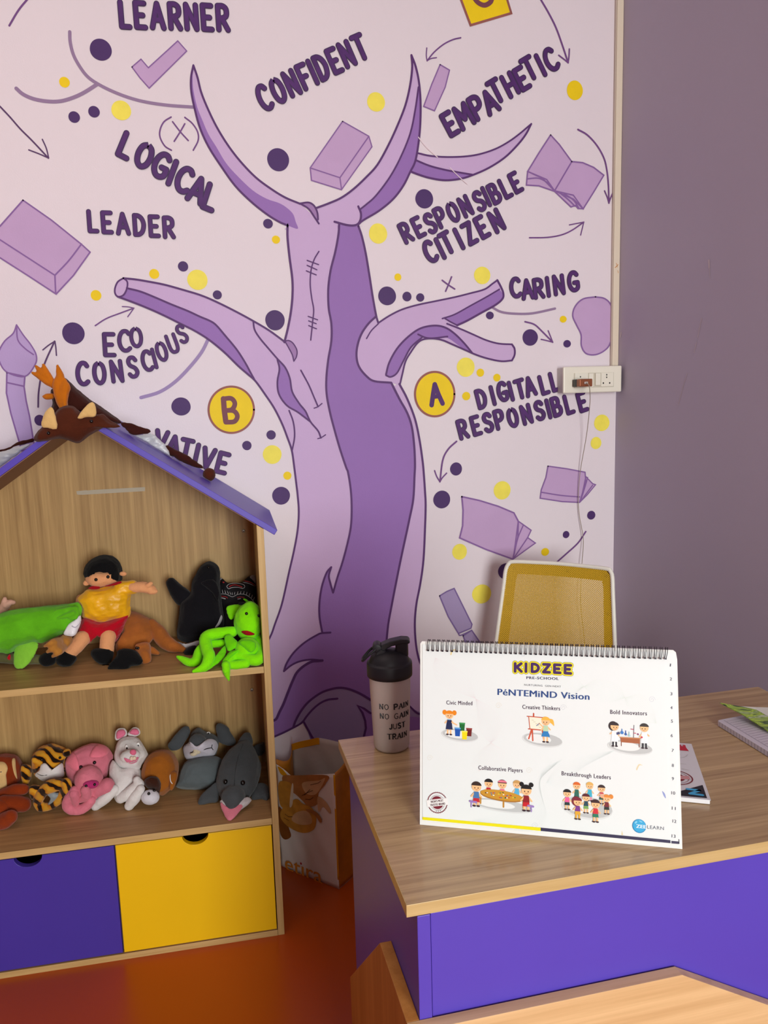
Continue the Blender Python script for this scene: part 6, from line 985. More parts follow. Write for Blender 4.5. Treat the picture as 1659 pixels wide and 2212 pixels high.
for e in ([(-0.1301, 0.2620, 0.8825), (-0.1312, 0.2620, 0.8731)], [(-0.1249, 0.2600, 0.8834), (-0.1255, 0.2600, 0.8737)], [(-0.1188, 0.2580, 0.8850), (-0.1189, 0.2580, 0.8753)], [(-0.1121, 0.2560, 0.8850), (-0.1111, 0.2560, 0.8757)], [(-0.1055, 0.2540, 0.8839), (-0.1034, 0.2540, 0.8745)], [(-0.0989, 0.2530, 0.8820), (-0.0958, 0.2530, 0.8725)], [(-0.0923, 0.2520, 0.8790), (-0.0897, 0.2520, 0.8707)], [(-0.0858, 0.2520, 0.8763), (-0.0856, 0.2520, 0.8693)], [(-0.0780, 0.2520, 0.8768), (-0.0799, 0.2520, 0.8699)], [(-0.0696, 0.2520, 0.8778), (-0.0721, 0.2520, 0.8704)], [(-0.0613, 0.2530, 0.8774), (-0.0638, 0.2530, 0.8700)], [(-0.0527, 0.2540, 0.8765), (-0.0553, 0.2540, 0.8680)], [(-0.0448, 0.2560, 0.8732), (-0.0473, 0.2560, 0.8647)], [(-0.0371, 0.2590, 0.8686), (-0.0401, 0.2590, 0.8601)], [(-0.0305, 0.2630, 0.8622), (-0.0335, 0.2630, 0.8537)], [(-0.0247, 0.2670, 0.8542), (-0.0285, 0.2670, 0.8462)]): mark(e, .0008, MW, 'lash_mark')
mark([(-0.1315, 0.2550, 0.8716), (-0.1164, 0.2550, 0.8737), (-0.1010, 0.2550, 0.8714), (-0.0859, 0.2550, 0.8631), (-0.0700, 0.2550, 0.8689), (-0.0519, 0.2550, 0.8670), (-0.0368, 0.2550, 0.8565), (-0.0246, 0.2550, 0.8392)], .0008, MW, 'brow_line')
mark([(-0.0998, 0.2620, 0.8923), (-0.0917, 0.2620, 0.8985), (-0.0735, 0.2620, 0.8990), (-0.0555, 0.2620, 0.8949), (-0.0501, 0.2620, 0.8880), (-0.0561, 0.2620, 0.8830), (-0.0689, 0.2620, 0.8872), (-0.0845, 0.2620, 0.8879), (-0.0950, 0.2620, 0.8852), (-0.0998, 0.2620, 0.8923)], .0008, MW, 'forehead_mark'); mark([(-0.0934, 0.2620, 0.8905), (-0.0841, 0.2620, 0.8944), (-0.0712, 0.2620, 0.8934), (-0.0572, 0.2620, 0.8869)], .0018, MR, 'forehead_mark')
mark([(-0.1273, 0.2580, 0.8646), (-0.1168, 0.2580, 0.8664), (-0.1040, 0.2580, 0.8638), (-0.0991, 0.2580, 0.8591)], .0014, MR, 'eye_mark'); mark([(-0.1236, 0.2580, 0.8605), (-0.1145, 0.2580, 0.8614), (-0.1049, 0.2580, 0.8579)], .0014, MW, 'eye_mark'); mark([(-0.0732, 0.2560, 0.8592), (-0.0640, 0.2560, 0.8606), (-0.0524, 0.2560, 0.8575)], .0014, MR, 'eye_mark'); mark([(-0.0721, 0.2560, 0.8550), (-0.0629, 0.2560, 0.8562)], .0014, MW, 'eye_mark')
mark([(-0.1196, 0.2900, 0.9019), (-0.1061, 0.2900, 0.8971)], .0022, MR, 'ear_band'); mark([(-0.0521, 0.2900, 0.8979), (-0.0338, 0.2900, 0.8922), (-0.0170, 0.2900, 0.8793)], .0016, MR, 'ear_band'); mark([(-0.0549, 0.2880, 0.8948), (-0.0367, 0.2880, 0.8890), (-0.0172, 0.2880, 0.8770)], .0008, MW, 'ear_band')
t.soft('ear_tip', plush('ear_grey', '#8A868C', .2), [('p', mv([(-0.0439, 0.2997, 0.8984), (-0.0302, 0.3086, 0.9097), (-0.0171, 0.3060, 0.9055), (-0.0176, 0.2918, 0.8872), (-0.0310, 0.2958, 0.8928)], -.008), .014)], .0024); t.soft('ear_tip', plush('ear_grey', '#8A868C', .2), [('p', mv([(-0.1186, 0.3013, 0.9036), (-0.1155, 0.3059, 0.9111), (-0.1084, 0.3011, 0.9029)], -.008), .010)], .0024)
# --- lime alien
t = Toy('lime_mantis_plush', 'neon lime plush creature with long limbs sitting at the shelf edge', 'plush toy', [(-0.0664, 0.0020, 0.7514)][0], TW)
LM = plush('lime', '#86EE0C', .06, .3); LMD = plush('lime_deep', '#6FD80A', .06, .3)
t.soft('torso', LM, [('e', [(-0.0547, 0.0403, 0.7761)][0], (0.0325, .03, 0.0325))])
hd = t.soft('head', LM, [('p', [(-0.0865, 0.1044, 0.8327), (-0.0767, 0.1242, 0.8506), (-0.0496, 0.1428, 0.8664), (-0.0322, 0.1438, 0.8663), (-0.0158, 0.1314, 0.8552), (-0.0095, 0.1119, 0.8394), (-0.0149, 0.0833, 0.8173), (-0.0259, 0.0679, 0.8051), (-0.0459, 0.0591, 0.7970), (-0.0648, 0.0652, 0.8003), (-0.0802, 0.0809, 0.8123)], .045, .045)], .0026)
t.soft('ear', LM, [('p', [(-0.1035, 0.1641, 0.8576), (-0.0943, 0.1695, 0.8614), (-0.0717, 0.1714, 0.8617), (-0.0505, 0.1709, 0.8601), (-0.0550, 0.1583, 0.8512), (-0.0706, 0.1473, 0.8438), (-0.0862, 0.1330, 0.8335), (-0.0960, 0.1330, 0.8336), (-0.1022, 0.1491, 0.8459)], .008)], .0022, hd)
t.soft('leaf_crest', LMD, [('p', [(-0.0596, 0.1681, 0.8783), (-0.0497, 0.1664, 0.8761), (-0.0391, 0.1579, 0.8683), (-0.0295, 0.1523, 0.8633), (-0.0449, 0.1471, 0.8599), (-0.0491, 0.1580, 0.8691)], .004)], .002, hd)
t.soft('antenna', BLK, [('c', [(-0.0680, 0.1188, 0.8778), (-0.0546, 0.1180, 0.8761), (-0.0467, 0.1112, 0.8683)], [0.0040, 0.0045, 0.0035])], .0018, hd); t.soft('antenna', BLK, [('c', [(-0.0210, 0.1056, 0.8616), (-0.0121, 0.1064, 0.8622), (-0.0098, 0.0998, 0.8556)], [0.0032, 0.0050, 0.0045])], .0018, hd)
t.bead('eye', t.on(hd, [(-0.0516, 0.0769, 0.8608)][0], .001), 0.0040, EYE, hd); t.bead('eye', t.on(hd, [(-0.0215, 0.0715, 0.8542)][0], .001), 0.0040, EYE, hd)
t.patch('mouth', plush('mouth_red', '#A3141C', .05, .1), hd, [(-0.0676, 0.0812, 0.8134), (-0.0516, 0.0811, 0.8141), (-0.0339, 0.0709, 0.8070), (-0.0428, 0.0684, 0.8045), (-0.0571, 0.0713, 0.8059)], 0.003)
t.soft('limb', LM, [('c', [(-0.0903, 0.0923, 0.8111), (-0.1288, 0.0903, 0.8113), (-0.1576, 0.0810, 0.8053), (-0.1558, 0.0538, 0.7861), (-0.1504, 0.0282, 0.7691), (-0.1636, 0.0064, 0.7532), (-0.1891, 0.0023, 0.7461)], [0.0145, 0.0150, 0.0155, 0.0155, 0.0155, 0.0120, 0.0045])], .0026)
t.soft('limb', LM, [('c', [(-0.1160, 0.0919, 0.7830), (-0.1545, 0.0944, 0.7831), (-0.1751, 0.0811, 0.7715), (-0.1838, 0.0579, 0.7524), (-0.1980, 0.0581, 0.7499), (-0.2169, 0.0701, 0.7564), (-0.2311, 0.0789, 0.7619)], [0.0105, 0.0115, 0.0125, 0.0135, 0.0115, 0.0085, 0.0040])], .0026)
t.soft('limb', LM, [('c', [(-0.0270, 0.0904, 0.7907), (-0.0205, 0.0570, 0.7776), (-0.0241, 0.0171, 0.7633), (-0.0378, 0.0050, 0.7587), (-0.0653, 0.0224, 0.7642), (-0.0909, 0.0302, 0.7665), (-0.1058, 0.0054, 0.7552), (-0.1122, -0.0202, 0.7440)], [0.0125, 0.0125, 0.0145, 0.0145, 0.0145, 0.0140, 0.0115, 0.0050])], .0026)
t.soft('limb', LM, [('c', [(-0.0616, 0.0040, 0.7527), (-0.0897, 0.0040, 0.7517), (-0.1105, 0.0040, 0.7537)], [0.0120, 0.0115, 0.0110]), ('c', [(-0.1102, -0.0120, 0.7592), (-0.1090, -0.0120, 0.7395), (-0.1044, -0.0120, 0.7190)], [0.0105, 0.0095, 0.0025])], .0026)
t.soft('hand', LMD, [('p', [(-0.1117, 0.0644, 0.8063), (-0.0975, 0.0727, 0.8121), (-0.0885, 0.0630, 0.8046), (-0.0741, 0.0430, 0.7908), (-0.0876, 0.0332, 0.7839), (-0.1042, 0.0310, 0.7817)], .008), ('p', [(-0.0772, 0.0295, 0.8015), (-0.0558, 0.0326, 0.8048), (-0.0338, 0.0256, 0.7988), (-0.0337, 0.0126, 0.7880), (-0.0461, 0.0046, 0.7806), (-0.0640, 0.0163, 0.7896)], .012), ('p', [(-0.1085, 0.0649, 0.7883), (-0.1330, 0.0362, 0.7698), (-0.1664, 0.0041, 0.7444), (-0.1583, -0.0005, 0.7428), (-0.1170, 0.0229, 0.7627), (-0.1069, 0.0415, 0.7743)], .005), ('p', [(-0.0638, 0.0310, 0.7874), (-0.1045, 0.0174, 0.7758), (-0.1192, 0.0026, 0.7624), (-0.1101, -0.0025, 0.7596), (-0.0930, 0.0134, 0.7735)], .006)], .0022)

# --- lower shelf: monkey
t = Toy('plush_monkey', 'rust red plush monkey with a cream face at the left end of the lower shelf', 'plush toy', [(-0.6962, 0.1267, 0.3340)][0], LW)
RR = plush('monkey_red', '#86320F', .2); CRM = plush('cream', '#DDB77C', .08)
hd = t.soft('head', RR, [('p', [(-0.7696, 0.2513, 0.4482), (-0.7359, 0.2413, 0.4746), (-0.7074, 0.2407, 0.4727), (-0.6866, 0.2412, 0.4667), (-0.6766, 0.2435, 0.4513), (-0.6718, 0.2467, 0.4273), (-0.6760, 0.2513, 0.3981), (-0.6986, 0.2577, 0.3798), (-0.7236, 0.2683, 0.3484), (-0.7534, 0.2773, 0.3393), (-0.7785, 0.2784, 0.3588)], .042, .045)])
t.patch('face', CRM, hd, [(-0.7459, 0.2463, 0.4585), (-0.7239, 0.2445, 0.4599), (-0.7114, 0.2450, 0.4543), (-0.7075, 0.2486, 0.4363), (-0.7146, 0.2533, 0.4171), (-0.7162, 0.2581, 0.3943), (-0.7204, 0.2636, 0.3699), (-0.7310, 0.2697, 0.3501), (-0.7576, 0.2769, 0.3457), (-0.7630, 0.2635, 0.4031)], 0.006)
t.patch('ear_lining', CRM, hd, [(-0.6918, 0.2419, 0.4643), (-0.6846, 0.2416, 0.4640), (-0.6866, 0.2470, 0.4345), (-0.6876, 0.2524, 0.4017), (-0.6935, 0.2507, 0.4171), (-0.6947, 0.2453, 0.4472)], .003)
t.bead('eye', t.on(hd, [(-0.7083, 0.1948, 0.4524)][0], .001), 0.0055, EYE, hd)
t.soft('limb', RR, [('c', [(-0.7120, 0.1910, 0.3901), (-0.6789, 0.1850, 0.4023), (-0.6548, 0.1827, 0.4030)], [0.0150, 0.0165, 0.0138])], .003); t.soft('limb', RR, [('c', [(-0.6994, 0.1588, 0.3868), (-0.6753, 0.1607, 0.3772), (-0.6523, 0.1596, 0.3720)], [0.0175, 0.0220, 0.0195])], .003)
t.soft('limb', RR, [('c', [(-0.7194, 0.1301, 0.3393), (-0.6903, 0.1196, 0.3543), (-0.6742, 0.1139, 0.3656)], [0.0175, 0.0213, 0.0180])], .003); t.soft('limb', RR, [('c', [(-0.7206, 0.1496, 0.3814), (-0.6999, 0.1479, 0.3768), (-0.7023, 0.1577, 0.3533)], [0.0200, 0.0187, 0.0125])], .003)
# --- tiger puppet
def tigermat():
    m = plush('tiger', '#C0740F', 0); nt = m.node_tree; b = nt.nodes['Principled BSDF']; tc = nt.nodes.new('ShaderNodeTexCoord')
    w = nt.nodes.new('ShaderNodeTexWave'); w.bands_direction = 'DIAGONAL'; w.inputs['Scale'].default_value = 16; w.inputs['Distortion'].default_value = 7; w.inputs['Detail'].default_value = 2; w.inputs['Detail Scale'].default_value = 1.2; nt.links.new(tc.outputs['Object'], w.inputs['Vector'])
    r = nt.nodes.new('ShaderNodeValToRGB'); r.color_ramp.elements[0].position = .30; r.color_ramp.elements[0].color = lin('#1A0F08'); r.color_ramp.elements[1].position = .42; r.color_ramp.elements[1].color = lin('#BE720E')
    e = r.color_ramp.elements.new(.9); e.color = lin('#D49A2A'); nt.links.new(w.outputs['Fac'], r.inputs[0]); nt.links.new(r.outputs[0], b.inputs['Base Color']); return m
TG = tigermat()
t = Toy('tiger_puppet', 'striped plush tiger puppet with a white muzzle slumped beside the pink pig', 'plush toy', [(-0.6141, 0.1850, 0.3342)][0], LW)
hd = t.soft('head', TG, [('p', [(-0.6465, 0.2487, 0.4505), (-0.6430, 0.2520, 0.4650), (-0.6233, 0.2566, 0.4846), (-0.5940, 0.2591, 0.4910), (-0.5649, 0.2556, 0.4786), (-0.5442, 0.2504, 0.4648), (-0.5451, 0.2452, 0.4521), (-0.5555, 0.2417, 0.4426), (-0.5579, 0.2301, 0.4128), (-0.5710, 0.2266, 0.3997), (-0.6062, 0.2289, 0.3921), (-0.6345, 0.2366, 0.4056), (-0.6437, 0.2427, 0.4257)], .042, .042), ('e', [(-0.5468, 0.2162, 0.4768)][0], (0.0112, .012, 0.0112)), ('e', [(-0.6287, 0.2197, 0.4648)][0], (0.0100, .012, 0.0130))], .0028)
mz = t.patch('muzzle', plush('white', '#E2DDDC', .05), hd, [(-0.6223, 0.2439, 0.4375), (-0.6099, 0.2441, 0.4413), (-0.5905, 0.2370, 0.4232), (-0.5680, 0.2408, 0.4386), (-0.5578, 0.2328, 0.4197), (-0.5654, 0.2274, 0.4035), (-0.5910, 0.2286, 0.3979), (-0.6186, 0.2314, 0.3946), (-0.6385, 0.2390, 0.4131), (-0.6272, 0.2408, 0.4245)], .014)
t.patch('nose', plush('tiger_nose', '#A85C10', .05), mz, [(-0.6072, 0.2464, 0.4495), (-0.5900, 0.2453, 0.4485), (-0.5774, 0.2401, 0.4351), (-0.5899, 0.2382, 0.4271), (-0.6051, 0.2425, 0.4369)], .004)
t.bead('eye', t.on(hd, [(-0.6005, 0.1717, 0.4841)][0], .001), 0.0037, EYE, hd); t.bead('eye', t.on(hd, [(-0.5558, 0.1742, 0.4833)][0], .001), 0.0037, EYE, hd); t.cord('mouth_line', t.on(mz, [(-0.6317, 0.2391, 0.4163), (-0.6206, 0.2363, 0.4108), (-0.6069, 0.2348, 0.4112)], .0006), .0008, EYE, mz)
t.soft('paw', TG, [('p', mv([(-0.6700, 0.2494, 0.4463), (-0.6564, 0.2491, 0.4494), (-0.6443, 0.2468, 0.4430), (-0.6440, 0.2409, 0.4183), (-0.6563, 0.2359, 0.3895), (-0.6677, 0.2409, 0.4049)], -.015), .018)], .0028); t.soft('paw', TG, [('p', [(-0.6363, 0.1685, 0.4158), (-0.6106, 0.1671, 0.4119), (-0.6121, 0.1698, 0.4014), (-0.6332, 0.1797, 0.3735), (-0.6384, 0.1767, 0.3878)], .014)], .0028)
t.soft('body', TG, [('c', [(-0.5393, 0.1449, 0.4232), (-0.5731, 0.1485, 0.4205), (-0.5999, 0.1574, 0.4035), (-0.6200, 0.1724, 0.3715), (-0.6191, 0.1807, 0.3481)], [0.0130, 0.0175, 0.0150, 0.0130, 0.0112]), ('c', [(-0.5370, 0.1355, 0.4303), (-0.5402, 0.1432, 0.4083), (-0.5649, 0.1585, 0.3742), (-0.5930, 0.1718, 0.3534), (-0.6188, 0.1795, 0.3487)], [0.0130, 0.0130, 0.0120, 0.0120, 0.0112])], .0028)
t.soft('sleeve_lining', mat('lining_grey', '#8E979C', .6), [('p', mv([(-0.5964, 0.1547, 0.4097), (-0.5797, 0.1478, 0.4243), (-0.5729, 0.1556, 0.3982), (-0.5532, 0.1546, 0.3921), (-0.5823, 0.1687, 0.3603), (-0.5976, 0.1728, 0.3575), (-0.5838, 0.1620, 0.3829)], -.004), .008)], .0022)
# --- pink pig
t = Toy('plush_pig', 'pink plush pig puppet with a magenta snout sitting between tiger and rabbit', 'plush toy', [(-0.5238, 0.1494, 0.3345)][0], LW)
PK = plush('pink', '#D9798B', .14); PK2 = plush('pink_bright', '#F07E92', .04); MG = plush('magenta', '#B5306E', .05)
hd = t.soft('head', PK, [('p', [(-0.5580, 0.2428, 0.4452), (-0.5393, 0.2505, 0.4647), (-0.5059, 0.2567, 0.4767), (-0.4812, 0.2586, 0.4779), (-0.4514, 0.2548, 0.4683), (-0.4350, 0.2436, 0.4492), (-0.4331, 0.2325, 0.4320), (-0.4434, 0.2199, 0.4116), (-0.4533, 0.2094, 0.3932), (-0.4808, 0.2074, 0.3840), (-0.5110, 0.2091, 0.3788), (-0.5361, 0.2160, 0.3854), (-0.5547, 0.2260, 0.4034), (-0.5594, 0.2357, 0.4267)], .046, .045), ('c', mv([(-0.4885, 0.2250, 0.4148), (-0.4922, 0.2139, 0.3932), (-0.4934, 0.2095, 0.3845)], -.055), [0.0375, 0.0300, 0.0220])], .0028)
t.patch('ear', PK2, hd, [(-0.5580, 0.2419, 0.4429), (-0.5492, 0.2469, 0.4560), (-0.5344, 0.2483, 0.4596), (-0.5234, 0.2372, 0.4353), (-0.5229, 0.2294, 0.4184), (-0.5347, 0.2290, 0.4153), (-0.5532, 0.2374, 0.4320)], .010); t.patch('ear', PK2, hd, [(-0.4948, 0.2426, 0.4480), (-0.4837, 0.2529, 0.4674), (-0.4663, 0.2572, 0.4739), (-0.4476, 0.2507, 0.4613), (-0.4462, 0.2441, 0.4503), (-0.4612, 0.2397, 0.4431), (-0.4811, 0.2397, 0.4428)], .010)
no_ = t.soft('snout', MG, [('e', t.on(hd, [(-0.4805, 0.1516, 0.4109)][0], -.003), (0.0215, .012, 0.0115), (.3, .1, 0))], .002, hd)
t.bead('nostril', t.on(no_, [(-0.4923, 0.1509, 0.4074)][0], .001), 0.0037, EYE, no_); t.bead('nostril', t.on(no_, [(-0.4696, 0.1447, 0.4116)][0], .001), 0.0037, EYE, no_)
t.bead('eye', t.on(hd, [(-0.5033, 0.1619, 0.4566)][0], .001), 0.0047, EYE, hd); t.bead('eye', t.on(hd, [(-0.4673, 0.1559, 0.4675)][0], .001), 0.0047, EYE, hd)
t.soft('body', PK, [('e', [(-0.4884, 0.1742, 0.3774)][0], (0.0400, .035, 0.0275)), ('c', [(-0.4628, 0.1551, 0.3893), (-0.4405, 0.1563, 0.3992)], [0.0175, 0.0200])], .003)
t.soft('limb', PK, [('c', [(-0.4811, 0.1392, 0.3705), (-0.5024, 0.1431, 0.3498), (-0.5287, 0.1489, 0.3462), (-0.5432, 0.1510, 0.3565), (-0.5372, 0.1470, 0.3819), (-0.5208, 0.1432, 0.4004)], [0.0130, 0.0135, 0.0140, 0.0140, 0.0138, 0.0140])], .0028); t.soft('limb', PK, [('c', [(-0.5210, 0.1355, 0.3965), (-0.5192, 0.1419, 0.3742), (-0.5209, 0.1459, 0.3616)], [0.0125, 0.0112, 0.0080])], .0028); t.soft('limb', PK, [('c', [(-0.4908, 0.1290, 0.4065), (-0.4906, 0.1336, 0.3881), (-0.5071, 0.1399, 0.3736)], [0.0125, 0.0125, 0.0075])], .0028)
# --- white rabbit
t = Toy('plush_rabbit', 'white plush rabbit with pink ears and buck teeth sitting beside the pig', 'plush toy', [(-0.4150, 0.1452, 0.3340)][0], LW)
WH = plush('white', '#E2DDDC', .05); EP = plush('ear_pink', '#E97A9B', .06)
hd = t.soft('head', WH, [('p', [(-0.4306, 0.2346, 0.4417), (-0.4271, 0.2461, 0.4582), (-0.4198, 0.2590, 0.4765), (-0.3985, 0.2652, 0.4839), (-0.3706, 0.2639, 0.4804), (-0.3552, 0.2530, 0.4660), (-0.3397, 0.2332, 0.4425), (-0.3409, 0.2230, 0.4307), (-0.3547, 0.2159, 0.4219), (-0.3621, 0.2067, 0.4106), (-0.3848, 0.2081, 0.4100), (-0.4075, 0.2126, 0.4134), (-0.4241, 0.2222, 0.4247)], .045, .042), ('e', [(-0.3784, 0.1676, 0.4695)][0], (0.0275, .02, 0.0175))], .0028)
for (eo, ei) in (([(-0.4268, 0.2517, 0.4820), (-0.4269, 0.2632, 0.5006), (-0.4174, 0.2693, 0.5094), (-0.3985, 0.2688, 0.5066), (-0.3942, 0.2584, 0.4906), (-0.4085, 0.2524, 0.4824)], [(-0.4214, 0.2444, 0.4874), (-0.4214, 0.2525, 0.5019), (-0.4138, 0.2572, 0.5095), (-0.4008, 0.2567, 0.5074), (-0.3971, 0.2507, 0.4970), (-0.4096, 0.2456, 0.4891)]), ([(-0.3942, 0.2606, 0.4938), (-0.3796, 0.2706, 0.5071), (-0.3623, 0.2688, 0.5025), (-0.3593, 0.2591, 0.4890), (-0.3744, 0.2556, 0.4853), (-0.3896, 0.2568, 0.4879)], [(-0.3888, 0.2522, 0.4988), (-0.3772, 0.2583, 0.5076), (-0.3643, 0.2569, 0.5040), (-0.3616, 0.2503, 0.4937), (-0.3732, 0.2489, 0.4923)])):
    e = t.soft('ear', WH, [('p', eo, .008)], .0022, hd); t.soft('ear_lining', EP, [('p', mv(ei, .001), .008)], .002, e)
EW = mat('eye_white', '#EDEBEA', .3)
for q, p in (([(-0.3845, 0.1644, 0.4968)][0], [(-0.3831, 0.1581, 0.4965)][0]), ([(-0.3545, 0.1635, 0.5006)][0], [(-0.3540, 0.1569, 0.5006)][0])):
    e = t.bead('eye', t.on(hd, q, .0005), 0.0060, EW, hd, (.8, .4, 1.15)); t.bead('pupil', t.on(e, p, 0), 0.0032, EYE, e, (.8, .5, 1))
t.bead('nose', t.on(hd, [(-0.3664, 0.1443, 0.4891)][0], .001), 0.0085, plush('nose_pink', '#E06E8C', .05), hd, (1, .7, 1))
mo = t.patch('mouth', EP, hd, [(-0.4034, 0.2309, 0.4380), (-0.3852, 0.2253, 0.4317), (-0.3655, 0.2290, 0.4370), (-0.3687, 0.2210, 0.4272), (-0.3838, 0.2188, 0.4235), (-0.3977, 0.2235, 0.4285)], .004)
t.soft('tooth', plush('teeth', '#E6D2B8', .02), [('e', t.on(hd, [(-0.3701, 0.1364, 0.4765)][0], .004), (0.0050, .004, 0.0060))], .0016, mo); t.soft('tooth', plush('teeth', '#E6D2B8', .02), [('e', t.on(hd, [(-0.3627, 0.1357, 0.4767)][0], .004), (0.0050, .004, 0.0060))], .0016, mo)
t.soft('body', WH, [('p', [(-0.4420, 0.2332, 0.4216), (-0.4324, 0.2418, 0.4303), (-0.4117, 0.2233, 0.4087), (-0.3817, 0.2240, 0.4074), (-0.3603, 0.2210, 0.4034), (-0.3575, 0.1934, 0.3806), (-0.3698, 0.1783, 0.3678), (-0.3889, 0.1617, 0.3516), (-0.4134, 0.1575, 0.3435), (-0.4289, 0.1697, 0.3528), (-0.4327, 0.1946, 0.3787), (-0.4440, 0.2129, 0.3985)], .04, .04)], .003)
t.soft('limb', WH, [('c', [(-0.4221, 0.1559, 0.3862), (-0.4480, 0.1560, 0.3652), (-0.4744, 0.1598, 0.3437)], [0.0125, 0.0155, 0.0125])], .0028); t.soft('limb', WH, [('c', [(-0.3638, 0.1500, 0.4087), (-0.3597, 0.1469, 0.3935), (-0.3852, 0.1456, 0.3759), (-0.4083, 0.1474, 0.3618)], [0.0100, 0.0155, 0.0165, 0.0125])], .0028); t.soft('limb', WH, [('c', [(-0.3534, 0.1300, 0.3906), (-0.3698, 0.1323, 0.3673), (-0.3866, 0.1367, 0.3442)], [0.0120, 0.0155, 0.0125])], .0028)
# --- brown bird upside down
t = Toy('plush_ostrich', 'chestnut plush bird lying with its white bug-eyed face down at the shelf', 'plush toy', [(-0.3303, 0.1721, 0.3341)][0], LW)
CH = plush('chestnut', '#9C5A1A', .15); CH2 = plush('chestnut_dark', '#3A1C10', .1)
b = t.soft('body', CH, [('p', [(-0.3604, 0.2124, 0.3937), (-0.3515, 0.2241, 0.4203), (-0.3384, 0.2322, 0.4372), (-0.3128, 0.2388, 0.4478), (-0.2798, 0.2369, 0.4413), (-0.2604, 0.2221, 0.4184), (-0.2584, 0.2055, 0.3953), (-0.2683, 0.1846, 0.3652), (-0.2909, 0.1764, 0.3474), (-0.3076, 0.1765, 0.3418), (-0.3328, 0.1903, 0.3568), (-0.3559, 0.2003, 0.3686)], .055, .05)])
wl = t.soft('wing', CH, [('p', mv([(-0.3430, 0.2180, 0.4083), (-0.3387, 0.2266, 0.4259), (-0.3207, 0.2316, 0.4353), (-0.3055, 0.2304, 0.4326), (-0.3110, 0.2212, 0.4167), (-0.3240, 0.2144, 0.4034), (-0.3368, 0.2140, 0.4011)], -.045), .012)], .0024); wr = t.soft('wing', CH, [('p', mv([(-0.2780, 0.2154, 0.4084), (-0.2627, 0.2149, 0.4081), (-0.2592, 0.2056, 0.3954), (-0.2686, 0.1920, 0.3754), (-0.2764, 0.1872, 0.3671), (-0.2819, 0.1934, 0.3751)], -.04), .012)], .0024)
for w_, q_ in ((wl, [(-0.3438, 0.2258, 0.4241), (-0.3432, 0.2185, 0.4094), (-0.3363, 0.2139, 0.4010)]), (wr, [(-0.2781, 0.2126, 0.4042), (-0.2816, 0.2010, 0.3865), (-0.2809, 0.1922, 0.3735), (-0.2764, 0.1872, 0.3671)])): t.cord('wing_piping', t.on(w_, q_, .0004), .0012, EW, w_)
t.soft('hood', CH2, [('p', mv([(-0.3462, 0.1266, 0.3981), (-0.3351, 0.1121, 0.4148), (-0.3189, 0.1081, 0.4173), (-0.3040, 0.1183, 0.4009), (-0.3002, 0.1385, 0.3711), (-0.3051, 0.1524, 0.3522), (-0.3237, 0.1484, 0.3636)], .024), .014)], .0026)
hd = t.soft('head', plush('face_white', '#D5D2DC', .03), [('e', mv([(-0.3293, 0.1462, 0.3682)], -.022)[0], (0.0243, .022, 0.0190), (0, .2, 0))], .0024)
t.bead('eye', t.on(hd, [(-0.3297, 0.0983, 0.4083)][0], .001), 0.0040, EYE, hd); t.bead('eye', t.on(hd, [(-0.3171, 0.1145, 0.3895)][0], .001), 0.0040, EYE, hd)
t.soft('beak', plush('beak_tan', '#B98A50', .05), [('c', [(-0.3418, 0.1415, 0.3587), (-0.3508, 0.1449, 0.3576), (-0.3521, 0.1298, 0.3703)], [0.0070, 0.0060, 0.0030])], .002, hd)
# --- grey elephant
t = Toy('plush_elephant', 'dark grey plush elephant with a wide white muzzle leaning on the back panel', 'plush toy', [(-0.2155, 0.2029, 0.3341)][0], LW)
GR = plush('grey', '#4A4E52', .1); GRL = plush('grey_light', '#5F686C', .1); MUZ = plush('muzzle_white', '#CFCBD8', .03)
t.soft('body', GRL, [('p', [(-0.2694, 0.2167, 0.3392), (-0.2652, 0.2204, 0.3551), (-0.2560, 0.2279, 0.3841), (-0.2402, 0.2344, 0.4058), (-0.2066, 0.2376, 0.4124), (-0.1649, 0.2393, 0.4113), (-0.1392, 0.2323, 0.3987), (-0.1422, 0.2107, 0.3696), (-0.1563, 0.1979, 0.3495), (-0.1632, 0.1929, 0.3403), (-0.2155, 0.2014, 0.3335)], .05, .05)])
hd = t.soft('head', GR, [('p', [(-0.2492, 0.2776, 0.4281), (-0.2328, 0.2823, 0.4412), (-0.2238, 0.2925, 0.4644), (-0.2047, 0.2983, 0.4756), (-0.1839, 0.2932, 0.4638), (-0.1578, 0.2873, 0.4519), (-0.1473, 0.2793, 0.4383), (-0.1518, 0.2644, 0.4139), (-0.1658, 0.2565, 0.3991), (-0.2032, 0.2580, 0.3944), (-0.2401, 0.2633, 0.3964)], .04, .04), ('c', mv([(-0.1954, 0.2845, 0.4474), (-0.2040, 0.2919, 0.4624), (-0.2136, 0.2889, 0.4562), (-0.2141, 0.2833, 0.4444)], -.05), [0.0187, 0.0187, 0.0165, 0.0100])])
mz = t.patch('muzzle', MUZ, hd, [(-0.2388, 0.2807, 0.4369), (-0.2275, 0.2820, 0.4408), (-0.2095, 0.2756, 0.4286), (-0.1796, 0.2822, 0.4431), (-0.1585, 0.2797, 0.4389), (-0.1507, 0.2712, 0.4250), (-0.1588, 0.2610, 0.4076), (-0.1689, 0.2583, 0.4015), (-0.2055, 0.2616, 0.4010), (-0.2389, 0.2615, 0.3925), (-0.2555, 0.2685, 0.4044), (-0.2581, 0.2746, 0.4191), (-0.2501, 0.2794, 0.4326)], .012)
